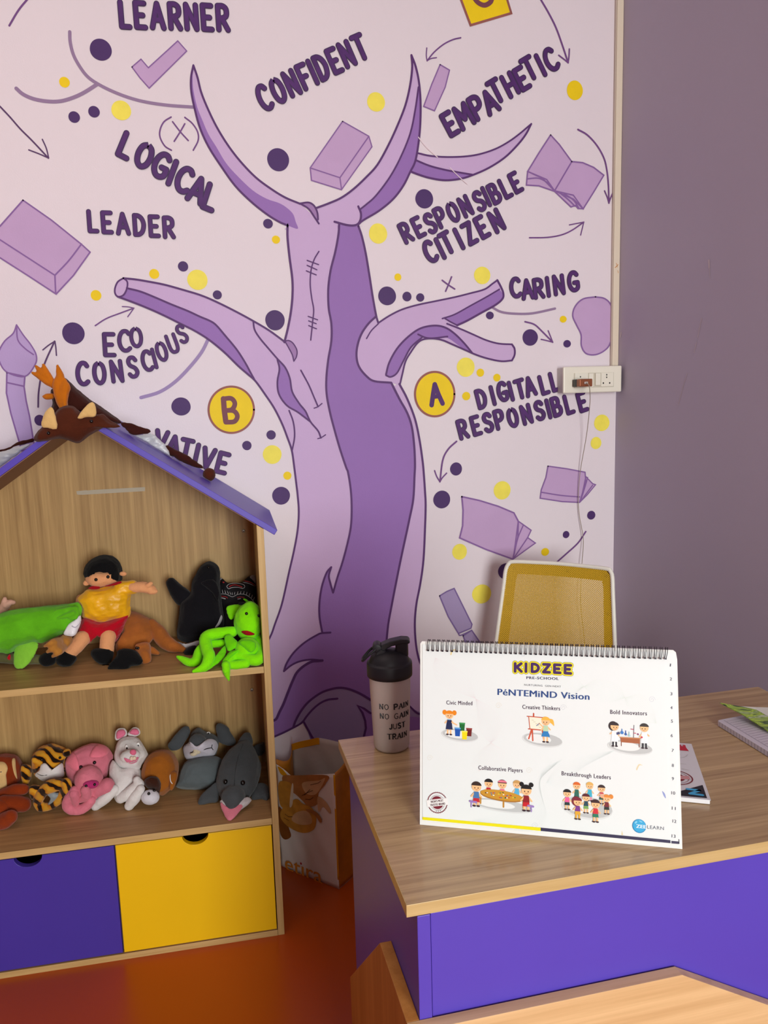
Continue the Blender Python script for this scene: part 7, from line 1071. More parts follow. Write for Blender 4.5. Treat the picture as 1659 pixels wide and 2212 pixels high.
t.cord('mouth_line', t.on(mz, [(-0.2486, 0.2711, 0.4124), (-0.2287, 0.2701, 0.4142), (-0.2075, 0.2684, 0.4142), (-0.1888, 0.2695, 0.4189), (-0.1687, 0.2698, 0.4215)], .0006), .0011, EYE, mz); t.cord('mouth_line', t.on(mz, [(-0.2497, 0.2735, 0.4180), (-0.2478, 0.2710, 0.4124), (-0.2507, 0.2688, 0.4065)], .0006), .0011, EYE, mz); t.cord('mouth_line', t.on(mz, [(-0.1670, 0.2739, 0.4286), (-0.1687, 0.2701, 0.4219), (-0.1650, 0.2664, 0.4160)], .0006), .0011, EYE, mz)
t.soft('ear', GR, [('p', [(-0.2909, 0.2762, 0.4380), (-0.2790, 0.2804, 0.4561), (-0.2625, 0.2847, 0.4723), (-0.2448, 0.2893, 0.4860), (-0.2303, 0.2896, 0.4851), (-0.2253, 0.2837, 0.4685), (-0.2387, 0.2763, 0.4475), (-0.2581, 0.2705, 0.4267), (-0.2806, 0.2715, 0.4238)], .012)], .0026, hd); t.soft('ear', GR, [('p', [(-0.1556, 0.2894, 0.4767), (-0.1452, 0.2942, 0.4847), (-0.1191, 0.2887, 0.4714), (-0.1132, 0.2805, 0.4569), (-0.0973, 0.2658, 0.4327), (-0.1112, 0.2604, 0.4235), (-0.1466, 0.2677, 0.4342), (-0.1522, 0.2780, 0.4539)], .012)], .0026, hd)
t.soft('tusk', plush('tusk', '#CFC3A8', .03), [('c', mv([(-0.2024, 0.2808, 0.4398), (-0.2115, 0.2831, 0.4441), (-0.2145, 0.2846, 0.4473)], -.07), [0.0060, 0.0050, 0.0025]), ('c', mv([(-0.2118, 0.2797, 0.4370), (-0.2185, 0.2791, 0.4352), (-0.2224, 0.2800, 0.4368)], -.07), [0.0065, 0.0055, 0.0035])], .0018, hd)
e = t.bead('eye', t.on(hd, [(-0.1731, 0.2218, 0.4866)][0], .001), 0.0055, EW, hd, (1, .4, .8)); t.bead('pupil', t.on(e, [(-0.1723, 0.2157, 0.4886)][0], .0005), 0.0030, EYE, e, (1, .6, 1))
# --- grey dolphin
t = Toy('plush_dolphin', 'charcoal plush dolphin with an open pink mouth pointing over the shelf edge', 'plush toy', [(-0.1255, 0.0242, 0.3338)][0], LW)
b = t.soft('body', GR, [('p', [(-0.1006, 0.2456, 0.4249), (-0.0842, 0.2562, 0.4297), (-0.0679, 0.2600, 0.4304), (-0.0524, 0.2508, 0.4240), (-0.0357, 0.2012, 0.3979), (-0.0348, 0.1712, 0.3839), (-0.0462, 0.1310, 0.3664), (-0.0649, 0.1018, 0.3536), (-0.0869, 0.0904, 0.3475), (-0.1164, 0.0731, 0.3377), (-0.1430, 0.1009, 0.3481), (-0.1556, 0.1325, 0.3633), (-0.1569, 0.1643, 0.3805), (-0.1447, 0.1999, 0.4007), (-0.1211, 0.2302, 0.4174)], .052, .05), ('c', mv([(-0.1133, 0.1250, 0.3616), (-0.1154, 0.1005, 0.3501), (-0.1174, 0.0802, 0.3408)], -.045), [0.0325, 0.0213, 0.0100])])
t.soft('dorsal_fin', GR, [('p', [(-0.0961, 0.2370, 0.4369), (-0.0830, 0.2597, 0.4510), (-0.0690, 0.2700, 0.4564), (-0.0547, 0.2620, 0.4495), (-0.0531, 0.2340, 0.4317), (-0.0741, 0.2283, 0.4297)], .014)], .0026)
t.soft('flipper', GR, [('p', [(-0.1545, 0.1536, 0.3717), (-0.1763, 0.1446, 0.3653), (-0.1989, 0.1325, 0.3526), (-0.2090, 0.1193, 0.3363), (-0.1976, 0.1138, 0.3334), (-0.1749, 0.1128, 0.3374), (-0.1522, 0.1129, 0.3408)], .010)], .0024); t.soft('flipper', GR, [('p', [(-0.0491, 0.1477, 0.3569), (-0.0258, 0.1481, 0.3551), (-0.0156, 0.1258, 0.3456), (-0.0174, 0.1009, 0.3367), (-0.0271, 0.0932, 0.3333), (-0.0392, 0.1027, 0.3360), (-0.0645, 0.1052, 0.3348), (-0.0645, 0.1266, 0.3461)], .012)], .0024)
t.soft('tail_fluke', GR, [('p', [(-0.0523, 0.3000, 0.3943), (-0.0240, 0.3000, 0.4087), (-0.0146, 0.3000, 0.3987), (-0.0173, 0.3000, 0.3783), (-0.0373, 0.3000, 0.3645)], .008)], .0026)
t.soft('belly', plush('belly_white', '#C8C2C6', .04), [('p', [(-0.1470, 0.0759, 0.3619), (-0.1168, 0.0637, 0.3536), (-0.0869, 0.0726, 0.3556), (-0.0721, 0.0809, 0.3573), (-0.0648, 0.0677, 0.3520), (-0.0917, 0.0457, 0.3452), (-0.1082, 0.0289, 0.3380), (-0.1250, 0.0208, 0.3330), (-0.1372, 0.0349, 0.3387), (-0.1463, 0.0570, 0.3505)], .012)], .0024)
t.soft('mouth', plush('mouth_pink', '#DE7F92', .06), [('p', mv([(-0.1478, 0.0755, 0.3617), (-0.1364, 0.0636, 0.3542), (-0.1172, 0.0517, 0.3478), (-0.0869, 0.0712, 0.3550), (-0.0927, 0.0515, 0.3475), (-0.1106, 0.0308, 0.3387), (-0.1250, 0.0234, 0.3342), (-0.1360, 0.0372, 0.3400), (-0.1439, 0.0567, 0.3504)], -.012), .008)], .0022)
t.cord('seam', t.on(b, [(-0.0802, 0.2561, 0.4293), (-0.0937, 0.2229, 0.4118), (-0.1038, 0.1847, 0.3916), (-0.1077, 0.1518, 0.3749), (-0.1094, 0.1341, 0.3661)], .0006), .0006, mat('seam_grey', '#33373A', .9), b)
t.bead('eye', t.on(b, [(-0.1302, 0.0745, 0.4107)][0], .001), 0.0065, EYE, b); t.bead('eye', t.on(b, [(-0.0860, 0.0671, 0.4061)][0], .001), 0.0065, EYE, b)

# ------------------------------------------------------------------ reindeer hood lying on the roof ridge
class Hood(Toy):
    def settle(self, me):
        for v in me.vertices:
            p = v.co + self.o; top = roofz(p.x) + .003
            if self.front and p.z < top + .005 and p.y < .08: p.y = min(p.y, -.0022)
            elif -.0015 < p.y < DP + .004 and p.z < top: p.z = top
            v.co = p - self.o
    front = False
t = Hood('reindeer_hood', 'dark brown plush reindeer hood with orange antlers draped over the bookcase roof ridge', 'costume hat', (AP[0], .12, AP[1]))
DB = plush('hood_brown', '#4C2213', .15, .3); DB2 = plush('hood_dark', '#3B1812', .12, .3); ORG_ = plush('antler_orange', '#BF6A12', .08); EAR = plush('hood_ear', '#D8B274', .06); SIL = mat('lining_silver', '#B9BABF', .35, .5, bump=.6, bscale=45)
t.front = True
hf = t.soft('face', DB, [('p', [(-0.5047, -0.0120, 1.3327), (-0.4959, -0.0120, 1.3481), (-0.4782, -0.0120, 1.3632), (-0.4585, -0.0120, 1.3845), (-0.4390, -0.0120, 1.4027), (-0.4150, -0.0120, 1.4035), (-0.3981, -0.0120, 1.3888), (-0.3653, -0.0120, 1.3814), (-0.3499, -0.0120, 1.3841), (-0.3359, -0.0120, 1.3677), (-0.3124, -0.0120, 1.3525), (-0.3280, -0.0120, 1.3499), (-0.3461, -0.0120, 1.3537), (-0.3685, -0.0120, 1.3418), (-0.3843, -0.0120, 1.3344), (-0.4069, -0.0120, 1.3177), (-0.4335, -0.0120, 1.3252), (-0.4511, -0.0120, 1.3306), (-0.4785, -0.0120, 1.3254), (-0.4995, -0.0120, 1.3246)], .03, .05)], .003); t.front = False
t.soft('crown', DB2, [('p', [(-0.4934, 0.0600, 1.3613), (-0.4725, 0.0600, 1.4062), (-0.4750, 0.0600, 1.4386), (-0.4662, 0.0600, 1.4442), (-0.4565, 0.0600, 1.4316), (-0.4473, 0.0600, 1.4669), (-0.4351, 0.0600, 1.4650), (-0.4123, 0.0600, 1.4401), (-0.3861, 0.0600, 1.4149), (-0.3712, 0.0600, 1.4047), (-0.3444, 0.0600, 1.3824), (-0.3176, 0.0600, 1.3584), (-0.3496, 0.0600, 1.3562), (-0.4064, 0.0600, 1.3582), (-0.4539, 0.0600, 1.3517)], .035, .05)], .003)
t.soft('antler', ORG_, [('c', [(-0.4341, 0.0020, 1.3850), (-0.4394, 0.0020, 1.4120), (-0.4452, 0.0020, 1.4499), (-0.4391, 0.0020, 1.4685), (-0.4424, 0.0020, 1.4936)], [0.0055, 0.0125, 0.0120, 0.0100, 0.0035]), ('c', [(-0.4393, -0.0020, 1.4215), (-0.4300, -0.0020, 1.4432), (-0.4294, -0.0020, 1.4604)], [0.0090, 0.0125, 0.0055]), ('p', [(-0.4416, -0.0040, 1.4184), (-0.4312, -0.0040, 1.4604), (-0.4246, -0.0040, 1.4571), (-0.4229, -0.0040, 1.4336), (-0.4265, -0.0040, 1.4085), (-0.4336, -0.0040, 1.3851)], .010)], .0024)
t.soft('antler', ORG_, [('c', [(-0.4519, 0.0120, 1.4471), (-0.4657, 0.0120, 1.4616), (-0.4791, 0.0120, 1.4791), (-0.4911, 0.0120, 1.4950)], [0.0075, 0.0100, 0.0085, 0.0030]), ('c', [(-0.4655, 0.0100, 1.4584), (-0.4825, 0.0100, 1.4698), (-0.5000, 0.0100, 1.4802)], [0.0090, 0.0075, 0.0030]), ('c', [(-0.4595, 0.0100, 1.4583), (-0.4697, 0.0100, 1.4789), (-0.4741, 0.0100, 1.4970)], [0.0090, 0.0080, 0.0035])], .0024)
t.soft('antler', ORG_, [('c', [(-0.4663, 0.0300, 1.4261), (-0.4786, 0.0300, 1.4251), (-0.4851, 0.0300, 1.4266)], [0.0070, 0.0075, 0.0030])], .0024)
for o_, i_ in (([(-0.4795, -0.0350, 1.3609), (-0.4680, -0.0350, 1.3915), (-0.4529, -0.0350, 1.4034), (-0.4471, -0.0350, 1.3878), (-0.4447, -0.0350, 1.3534), (-0.4624, -0.0350, 1.3547)], 0), ([(-0.4032, -0.0320, 1.3731), (-0.3882, -0.0320, 1.3951), (-0.3705, -0.0320, 1.4108), (-0.3604, -0.0320, 1.4052), (-0.3611, -0.0320, 1.3780), (-0.3838, -0.0320, 1.3762)], 0)): t.soft('ear', EAR, [('p', mv(o_, -.012), .006)], .0022)
t.bead('eye', t.on(hf, [(-0.4679, -0.0300, 1.3438)][0], 0), 0.0040, EYE, hf); t.bead('eye', t.on(hf, [(-0.3743, -0.0300, 1.3670)][0], 0), 0.0040, EYE, hf)
def flap(name, mt, pts, d): return t.soft(name, mt, [('p', pts, .005, .008)], .0024)
flap('scarf_flap', DB2, [(-0.3353, 0.1500, 1.3561), (-0.3152, 0.1500, 1.3561), (-0.2693, 0.1500, 1.3380), (-0.2596, 0.1500, 1.3307), (-0.2769, 0.1500, 1.3261), (-0.3074, 0.1500, 1.3244), (-0.3232, 0.1500, 1.3383)], 0)
flap('flap_lining', SIL, [(-0.3353, 0.1700, 1.3432), (-0.3063, 0.1700, 1.3234), (-0.2649, 0.1700, 1.3289), (-0.2390, 0.1700, 1.3059), (-0.2234, 0.1700, 1.2803), (-0.2143, 0.1700, 1.2602), (-0.1943, 0.1700, 1.2474), (-0.2276, 0.1700, 1.2697), (-0.2672, 0.1700, 1.2964), (-0.2998, 0.1700, 1.3189)], 0)
t.soft('scarf_flap', DB2, [('c', [(-0.2280, 0.1900, 1.2846), (-0.2011, 0.1900, 1.2671), (-0.1705, 0.1900, 1.2476), (-0.1431, 0.1900, 1.2317)], [0.0085, 0.0115, 0.0095, 0.0045])], .0024)
t.soft('pompom', DB, [('e', [(-0.1259, 0.1700, 1.2145)][0], (.0165, .0165, .0175))], .0024)
flap('scarf_flap', DB2, [(-0.6533, 0.2000, 1.2929), (-0.6135, 0.2000, 1.3017), (-0.5960, 0.2000, 1.3132), (-0.5523, 0.2000, 1.3244), (-0.5533, 0.2000, 1.3133), (-0.5900, 0.2000, 1.3077), (-0.6206, 0.2000, 1.2950), (-0.6540, 0.2000, 1.2860)], 0)
flap('flap_lining', SIL, [(-0.6522, 0.1700, 1.2881), (-0.6062, 0.1700, 1.2999), (-0.5762, 0.1700, 1.3097), (-0.5483, 0.1700, 1.3130), (-0.5708, 0.1700, 1.2984), (-0.6087, 0.1700, 1.2724), (-0.6360, 0.1700, 1.2563), (-0.6558, 0.1700, 1.2503)], 0)

# stuffing gives way where two toys press on each other
def parts_of(name): 
    r = bpy.data.objects[name]; out = []
    for c in r.children: out += [c] + list(c.children)
    return out, r
def squeeze(front, back, gap=.0016):
    A, ra = parts_of(front); B, rb = parts_of(back); off = Vector(RB.transposed() @ (rb.location - ra.location))
    trees = [BVHTree.FromPolygons([v.co for v in o.data.vertices], [tuple(f.vertices) for f in o.data.polygons]) for o in A if len(o.data.polygons) > 300]
    for _ in range(3):
        for o in B:
            for v in o.data.vertices:
                p = v.co + off
                for tr in trees:
                    hit, n, i, d = tr.find_nearest(p, .06)
                    if hit is not None and (p-hit).dot(n) < gap and (d < gap or (p-hit).normalized().dot(n) < -.3): p = hit + n*(gap+.0008)
                v.co = p - off
for a_, b_ in (('boy_doll', 'plush_crocodile'), ('plush_crocodile', 'olive_doll'), ('plush_crocodile', 'tan_bird_puppet'), ('boy_doll', 'tan_bird_puppet'), ('boy_doll', 'olive_doll'), ('boy_doll', 'plush_kangaroo'), ('tan_bird_puppet', 'plush_kangaroo'), ('tan_bird_puppet', 'olive_doll'), ('plush_kangaroo', 'plush_orca'), ('lime_mantis_plush', 'plush_orca'), ('lime_mantis_plush', 'cat_cushion'), ('plush_orca', 'cat_cushion'), ('tiger_puppet', 'plush_monkey'), ('plush_pig', 'tiger_puppet'), ('plush_rabbit', 'plush_pig'), ('plush_rabbit', 'plush_ostrich'), ('plush_ostrich', 'plush_elephant'), ('plush_dolphin', 'plush_elephant')): squeeze(a_, b_)

def resettle():
    for o in list(COL.objects):
        if o.type == 'MESH' and len(o.data.polygons) > 60:
            r = o
            while r.parent: r = r.parent
            if r.get('group') in (TW, LW):
                off_ = RB.transposed() @ (r.location - BKO); fl = .333 if r['group'] == LW else .742
                for v in o.data.vertices:
                    p = v.co + off_
                    p.y = min(p.y, .3258); p.x = min(p.x, -.0182)
                    if p.y > -.0014: p.z = max(p.z, fl + .0006)
                    v.co = p - off_
resettle()
for _ in range(3):
    for a_, b_ in (('tan_bird_puppet', 'plush_kangaroo'), ('boy_doll', 'plush_kangaroo'), ('boy_doll', 'tan_bird_puppet'), ('plush_pig', 'tiger_puppet')): squeeze(a_, b_, .004)
    squeeze('plush_rabbit', 'plush_pig', .004); resettle()

# ------------------------------------------------------------------ flip calendar standing on the desk (local: x along its foot, page leaning back 15 degrees)
K0 = Vector((.0701, .1838, DT)); KR = math.atan2(-.43425, .90079); TI = math.radians(15)
cl = thing('flip_calendar', K0, 'large white wire-bound flip calendar printed KIDZEE standing open on the desk', 'calendar', rz=KR)
def kp(q, off=0): return Vector((q[0], q[1]*math.sin(TI) - off*math.cos(TI), q[1]*math.cos(TI) + off*math.sin(TI)))
KN = Vector((0, -math.cos(TI), math.sin(TI)))
CARD = mat('card_white', '#E9EAE8', .45, .3); PAGE = mat('page_white', '#E6EBEC', .4, .3)
bd = [(-0.0000, -0.0000), (0.3843, 0.0000), (0.3798, 0.2693), (0.3780, 0.2801), (0.3741, 0.2833), (0.2721, 0.2830), (-0.0032, 0.2808), (-0.0061, 0.2771)]
MB().prism([kp(p, -.0012) for p in bd], KN*.0022).build('stand_board', CARD, cl, bevel=.0006)
tv = bd[-1][1]
MB().prism([kp((.004, tv-.004), -.002), kp((.235, tv-.002), -.002), kp((.235, tv-.002), -.002)+Vector((0, .072, 0)) - Vector((0, 0, kp((0, tv-.002), -.002).z-.0008)), kp((.004, tv-.004), -.002)+Vector((0, .072, 0)) - Vector((0, 0, kp((0, tv-.004), -.002).z-.0008))], Vector((0, .0016, .0005))).build('back_support', CARD, cl)
pgs = [(-0.0023, 0.2758), (0.3656, 0.2795), (0.3685, 0.0072), (0.0045, 0.0080)]
for i, d in enumerate((.0003, .0006, .0009)):
    e = .0006*(2-i)
    tabx = [pgs[0], (0.3747, 0.2793), (0.3799, 0.0070), pgs[3]] if i < 2 else [pgs[0], (0.3637, 0.2794), (0.3628, 0.2482), (0.3682, 0.0072), pgs[3]]
    pg = MB().prism([kp((p[0]+e, p[1]), d+.0008) for p in tabx], KN*.0003).build('page', PAGE, cl)
INK = {}
def ink(h):
    if h not in INK: INK[h] = mat('ink_' + h.strip('#').lower(), h, .45, .3)
    return INK[h]
class Art:
    """one printed motif: many flat colour shapes in a single mesh"""
    def __init__(self, off=.0023): self.mb = MB(); self.c = []; self.k = 0; self.off = off
    def i(self, col):
        self.k += 1
        if col not in self.c: self.c.append(col)
        return self.c.index(col)
    def o(self): return self.off + .000012*self.k
    def poly(self, col, pts, sm=0):
        Q = [Vector((p[0], p[1], 0)) for p in pts]; Q = catmull(Q, 4, True) if sm else Q; i = self.i(col); self.mb.flat([kp(q, self.o()) for q in Q], i, KN)
    def line(self, col, pts, w, sm=1, caps=True):
        Q = [Vector((p[0], p[1], 0)) for p in pts]; Q = catmull(Q, 5) if sm and len(Q) > 2 else Q; i = self.i(col); self.mb.ribbon([kp(q, self.o()) for q in Q], w, i, KN, caps)
    def disc(self, col, c, rx, ry=None, a0=0, a1=2*math.pi, rot=0):
        ry = ry or rx; n = 22; P = []
        for j in range(n if a1-a0 > 6.2 else n+1):
            a = a0+(a1-a0)*j/n; x, y = rx*math.cos(a), ry*math.sin(a); P.append((c[0]+x*math.cos(rot)-y*math.sin(rot), c[1]+x*math.sin(rot)+y*math.cos(rot)))
        self.poly(col, P)
    def text(self, col, txt, a, b, h, bold=0, spacing=1.0): i = self.i(col); o = self.o(); put_text(self.mb, txt, lambda q, e=0: kp(q, o + e), a, b, h, i, bold, spacing)
    def done(self, name, label=None):
        o = self.mb.build(name, [ink(c) for c in self.c], pg, recalc=False)
        if label: o['label'] = label
        return o
PX = .000685                      # metres on the page per printed unit
def off(p, dx, dy): return (p[0]+dx*PX, p[1]-dy*PX)
# guilloche ribbons and small ornaments in the page background
def ribbon_fan(col, p, q, u, v, n=13):
    a = Art(.00205)
    for k in range(n):
        t = k/(n-1); m = [Vector(x[:2]).lerp(Vector(y[:2]), t) for x, y in zip(u, v)]; a.line(col, [p[:2]] + [tuple(x) for x in m] + [q[:2]], .00016, caps=False)
    a.done('printed_curves')
ribbon_fan('#E6DEE2', (0.0189, 0.2557), (0.0834, 0.1962), ((0.0389, 0.2487), (0.0662, 0.2314), (0.0774, 0.2128)), ((0.0163, 0.2383), (0.0279, 0.2152), (0.0558, 0.2046)))
ribbon_fan('#E6DEE2', (0.0834, 0.1962), (0.1080, 0.1312), ((0.1036, 0.1861), (0.1230, 0.1663), (0.1177, 0.1416)), ((0.0866, 0.1781), (0.0898, 0.1537), (0.1001, 0.1370)))
ribbon_fan('#E9E2E4', (0.1080, 0.1312), (0.0902, 0.0877), ((0.1286, 0.1181), (0.1183, 0.1001)), ((0.0932, 0.1191), (0.0794, 0.0973)))
ribbon_fan('#DEE6E2', (0.1692, 0.2408), (0.2464, 0.2232), ((0.1970, 0.2400), (0.2314, 0.2369)), ((0.1798, 0.2232), (0.2247, 0.2103)))
ribbon_fan('#DEE6E2', (0.2464, 0.2232), (0.3054, 0.2100), ((0.2653, 0.2345), (0.2955, 0.2278)), ((0.2586, 0.2108), (0.2821, 0.2026)))
ribbon_fan('#DEE6E2', (0.3054, 0.2100), (0.3499, 0.1756), ((0.3286, 0.2160), (0.3448, 0.1968)), ((0.3107, 0.1948), (0.3316, 0.1772)))
ribbon_fan('#DFE7E7', (0.0808, 0.0133), (0.2149, 0.1140), ((0.1297, 0.0292), (0.1708, 0.0699), (0.1877, 0.0984)), ((0.1645, 0.0052), (0.1917, 0.0311), (0.1810, 0.0775)), 16)
ribbon_fan('#DFE7E7', (0.1913, 0.0783), (0.2920, 0.1330), ((0.2116, 0.1070), (0.2520, 0.1221)), ((0.2151, 0.0734), (0.2420, 0.1025)), 12)
ribbon_fan('#E4E4E6', (0.1123, 0.2748), (0.1622, 0.2404), ((0.1231, 0.2647), (0.1410, 0.2514)), ((0.1514, 0.2695), (0.1586, 0.2557)), 8)
for c, col in (((0.1556, 0.2675), '#B9C6D6'), ((0.1185, 0.1877), '#DCD6C8'), ((0.2159, 0.1906), '#C9CCD6'), ((0.3436, 0.2095), '#C6C9D6'), ((0.0136, 0.1016), '#DEDACE'), ((0.1747, 0.0142), '#C6CEDA'), ((0.1657, 0.0941), '#DCD8CE')):
    a = Art(.00205); a.line(col, [(c[0]+.0048*(1-t/16)*math.cos(t*.75), c[1]+.0048*(1-t/16)*math.sin(t*.75)) for t in range(14)], .0004); a.done('printed_swirl')
a = Art(.00205); a.poly('#E5D29A', ((0.0423, 0.2625), (0.0444, 0.2683), (0.0516, 0.2708), (0.0459, 0.2663), (0.0441, 0.2612)), 1); a.done('printed_leaf')
a = Art(.00205); a.poly('#8E9BD0', ((0.3570, 0.0794), (0.3608, 0.0758), (0.3620, 0.0694), (0.3589, 0.0730)), 1); a.done('printed_leaf')
a = Art(.00205); a.poly('#E2D3B0', ((0.3209, 0.1083), (0.3248, 0.1153), (0.3300, 0.1137), (0.3255, 0.1133), (0.3222, 0.1064)), 1); a.done('printed_leaf')
a = Art(.00205); a.poly('#E0D0A0', ((0.2997, 0.0122), (0.3003, 0.0188), (0.3023, 0.0125))); a.done('printed_leaf')
a = Art(.0024); a.poly('#E8DE10', ((0.0044, 0.0122), (0.1836, 0.0124), (0.1837, 0.0076), (0.0045, 0.0080))); a.poly('#35304F', ((0.1836, 0.0124), (0.3679, 0.0114), (0.3681, 0.0072), (0.1837, 0.0076))); a.done('printed_band')
a = Art(.0020); a.poly('#3C3854', ((0.3692, 0.0105), (0.3793, 0.0105), (0.3796, 0.0070), (0.3692, 0.0069))); a.poly('#1E1A28', ((0.3791, 0.0137), (0.3800, 0.0138), (0.3803, 0.0074), (0.3793, 0.0073))); a.done('printed_band')
# title block
a = Art(.0024); A_, B_ = (0.1433, 0.2395), (0.2266, 0.2405)
GW = [GLY[c][0] for c in 'KIDZEE']; gx = [0]
for i in range(1, 6): gx.append(gx[-1] + max(GW[i-1], .1) + .40)
gt = gx[-1] + GW[-1]; hh = .0150
for w_, col in ((.58, '#2A1A38'), (.53, '#F8E61A'), (.345, '#33204A'), (.322, '#F8E61A'), (.275, '#43215F')):
    for k, ch_ in enumerate('KIDZEE'):
        for pts, cur in GLY[ch_][1]:
            Q = []
            for x, y in pts:
                t = (gx[k]+x)/gt; bow = .10*(1-4*(t-.5)**2); q = Vector(A_[:2]).lerp(Vector(B_[:2]), t); Q.append((q.x, q.y + hh*((y-.5)*(.80-.25*bow) + .5 + .2*bow)))
            Q = [tuple(q[:2]) for q in catmull([(q[0], q[1], 0) for q in Q], 4)] if cur else Q
            for R in ([Q] if cur else [[Q[j], Q[j+1]] for j in range(len(Q)-1)]): a.line(col, R, w_*hh, 0)
a.done('printed_logo', 'printed purple and yellow word KIDZEE')
a = Art(.0024); a.text('#352A55', 'PRE-SCHOOL', (0.1606, 0.2303), (0.2087, 0.2312), .0041, .05, 1.15); a.text('#55525E', 'NURTURING  GEN-NEXT', (0.1575, 0.2200), (0.2122, 0.2202), .0028, 0, 1.15)
a.text('#2E4A86', 'PéNTEMiND Vision', (0.1172, 0.2039), (0.2539, 0.2042), .0100, .045, 1.06); a.done('printed_title')
for txt, p, q in (('Civic Minded', (0.0380, 0.1849), (0.0785, 0.1861)), ('Creative Thinkers', (0.1551, 0.1852), (0.2111, 0.1860)), ('Bold Innovators', (0.2844, 0.1853), (0.3365, 0.1862)), ('Collaborative Players', (0.0894, 0.0899), (0.1561, 0.0906)), ('Breakthrough Leaders', (0.2140, 0.0909), (0.2849, 0.0903))):
    a = Art(.0024); a.text('#402040', txt, p, q, .0064, .018, 1.12); a.done('printed_caption', 'printed caption ' + txt)
for n, p in enumerate(((0.3697, 0.2591), (0.3704, 0.2388), (0.3708, 0.2174), (0.3708, 0.1973), (0.3713, 0.1780), (0.3709, 0.1573), (0.3720, 0.1362), (0.3720, 0.1148), (0.3719, 0.0960), (0.3723, 0.0758), (0.3728, 0.0543), (0.3736, 0.0362), (0.3723, 0.0153)), 1):
    w = .0013 if n in (1,) else .0027 if n < 10 else .0052
    a = Art(.0020); a.text('#4A4858', str(n), (p[0]-w/2, p[1]), (p[0]+w/2, p[1]-.0002), .0046, .02); a.done('tab_number')
# stamp and bottom logo
a = Art(.0024); c = (0.0270, 0.0356)
for rr, w in ((.0150, .0010), (.0112, .0004)): a.line('#7C2A38', [(c[0]+rr*math.cos(t*math.pi/20), c[1]+rr*math.sin(t*math.pi/20)) for t in range(41)], w, 0)
for t in range(36): a.disc('#7C2A38', (c[0]+.0155*math.cos(t*math.pi/18), c[1]+.0155*math.sin(t*math.pi/18)), .0007)
a.disc('#7A2434', c, .0096); d = Vector((math.cos(.19), math.sin(.19))); nn = Vector((-d.y, d.x)); cv2 = Vector(c[:2])
a.poly('#F0EEEE', [cv2 - d*.0165 - nn*.0050, cv2 + d*.0165 - nn*.0050, cv2 + d*.0165 + nn*.0054, cv2 - d*.0165 + nn*.0054])
a.text('#4A1420', "INDIA'S MOST", cv2 - d*.0098 + nn*.0008, cv2 + d*.0098 + nn*.0008, .0034, .05); a.text('#4A1420', 'TRUSTED BRAND', cv2 - d*.0118 - nn*.0040, cv2 + d*.0118 - nn*.0040, .0034, .05)
for k in (-1, 0, 1): a.disc('#4A2A38', (c[0]+.002+k*.0032, c[1]-.0125+abs(k)*.0004+k*.0006), .0006)
a.done('printed_stamp', 'round maroon stamp reading INDIA\'S MOST TRUSTED BRAND')
a = Art(.0024); c = (0.3248, 0.0272); a.disc('#1C7FB8', c, .0098); a.disc('#39A8DC', (c[0]+.0003, c[1]+.0004), .0090); a.disc('#8CD2EE', (c[0]-.0045, c[1]+.005), .0022, .0012, rot=.8); a.disc('#7CC8EA', (c[0]+.0022, c[1]+.0066), .0026, .0010, rot=-.4)
a.text('#F4F8FA', 'ZEE', (0.3206, 0.0246), (0.3344, 0.0245), .0050, .05); a.text('#6A6E7C', 'LEARN', (0.3360, 0.0247), (0.3590, 0.0247), .0050, 0, 1.1); a.done('printed_logo', 'blue ball logo reading ZEE LEARN')
# pictures of children
def kid(a, p, r, hair, top, low, skin='#F2C08C', legs=None, tall=4.4, face=0, style=''):
    """p = middle of the head, r = head radius in printed units"""
    D = lambda dx, dy: off(p, dx*r, dy*r)
    if style == 'pigtails':
        for s in (-1, 1): a.disc(hair, D(1.25*s, -.6), .55*r*PX, .62*r*PX)
    if style == 'buns':
        for s in (-1, 1): a.disc(hair, D(.95*s, -1.15), .45*r*PX)
    if style == 'tail': a.poly(hair, [D(.7, -.6), D(1.7, -.5), D(2.0, .9), D(1.45, .5), D(.9, .1)], 1)
    if style == 'long': a.disc(hair, D(-.35, -.1), 1.15*r*PX, 1.2*r*PX)
    if tall > 3:
        for s in (-.35, .35): a.line(legs or skin, [D(s, 2.6), D(s*1.1, tall-.25)], .42*r*PX); a.disc('#3A2630', D(s*1.2, tall-.1), .38*r*PX, .2*r*PX)
    for s in (-1, 1): a.line(skin, [D(.5*s, 1.35), D(1.05*s, 2.0+.3*face*s)], .34*r*PX)
    a.poly(low, [D(-.55, 2.0), D(.55, 2.0), D(.72, 3.1), D(-.72, 3.1)]); a.poly(top, [D(-.5, 1.0), D(.5, 1.0), D(.66, 2.3), D(-.66, 2.3)])
    a.disc(skin, p, r*PX, .95*r*PX); a.disc(hair, D(0, -.18), 1.08*r*PX, .95*r*PX, .12, math.pi-.12); 
    for s in (-.35, .35): a.disc('#4A3024', D(s+.25*face, .2), .11*r*PX, .15*r*PX)
    a.line('#B0504A', [D(-.2+.25*face, .55), D(.25*face, .62), D(.2+.25*face, .55)], .09*r*PX)
def plate(a, c, rx, ry):
    a.disc('#DADDDE', off(c, 0, 1.6), rx*PX, ry*PX, rot=-.06); a.disc('#BFC2C3', off(c, 1, 0), rx*.96*PX, ry*.9*PX, rot=-.06); a.disc('#E7EAEA', off(c, -rx*.18, -1), rx*.62*PX, ry*.62*PX, rot=-.06)
def bin_(a, p, w, h, col, rim):
    a.poly(col, [off(p, -w/2, -h/2), off(p, w/2, -h/2), off(p, w*.4, h/2), off(p, -w*.4, h/2)]); a.poly(rim, [off(p, -w*.54, -h/2-1), off(p, w*.54, -h/2-1), off(p, w*.52, -h/2+2), off(p, -w*.52, -h/2+2)])
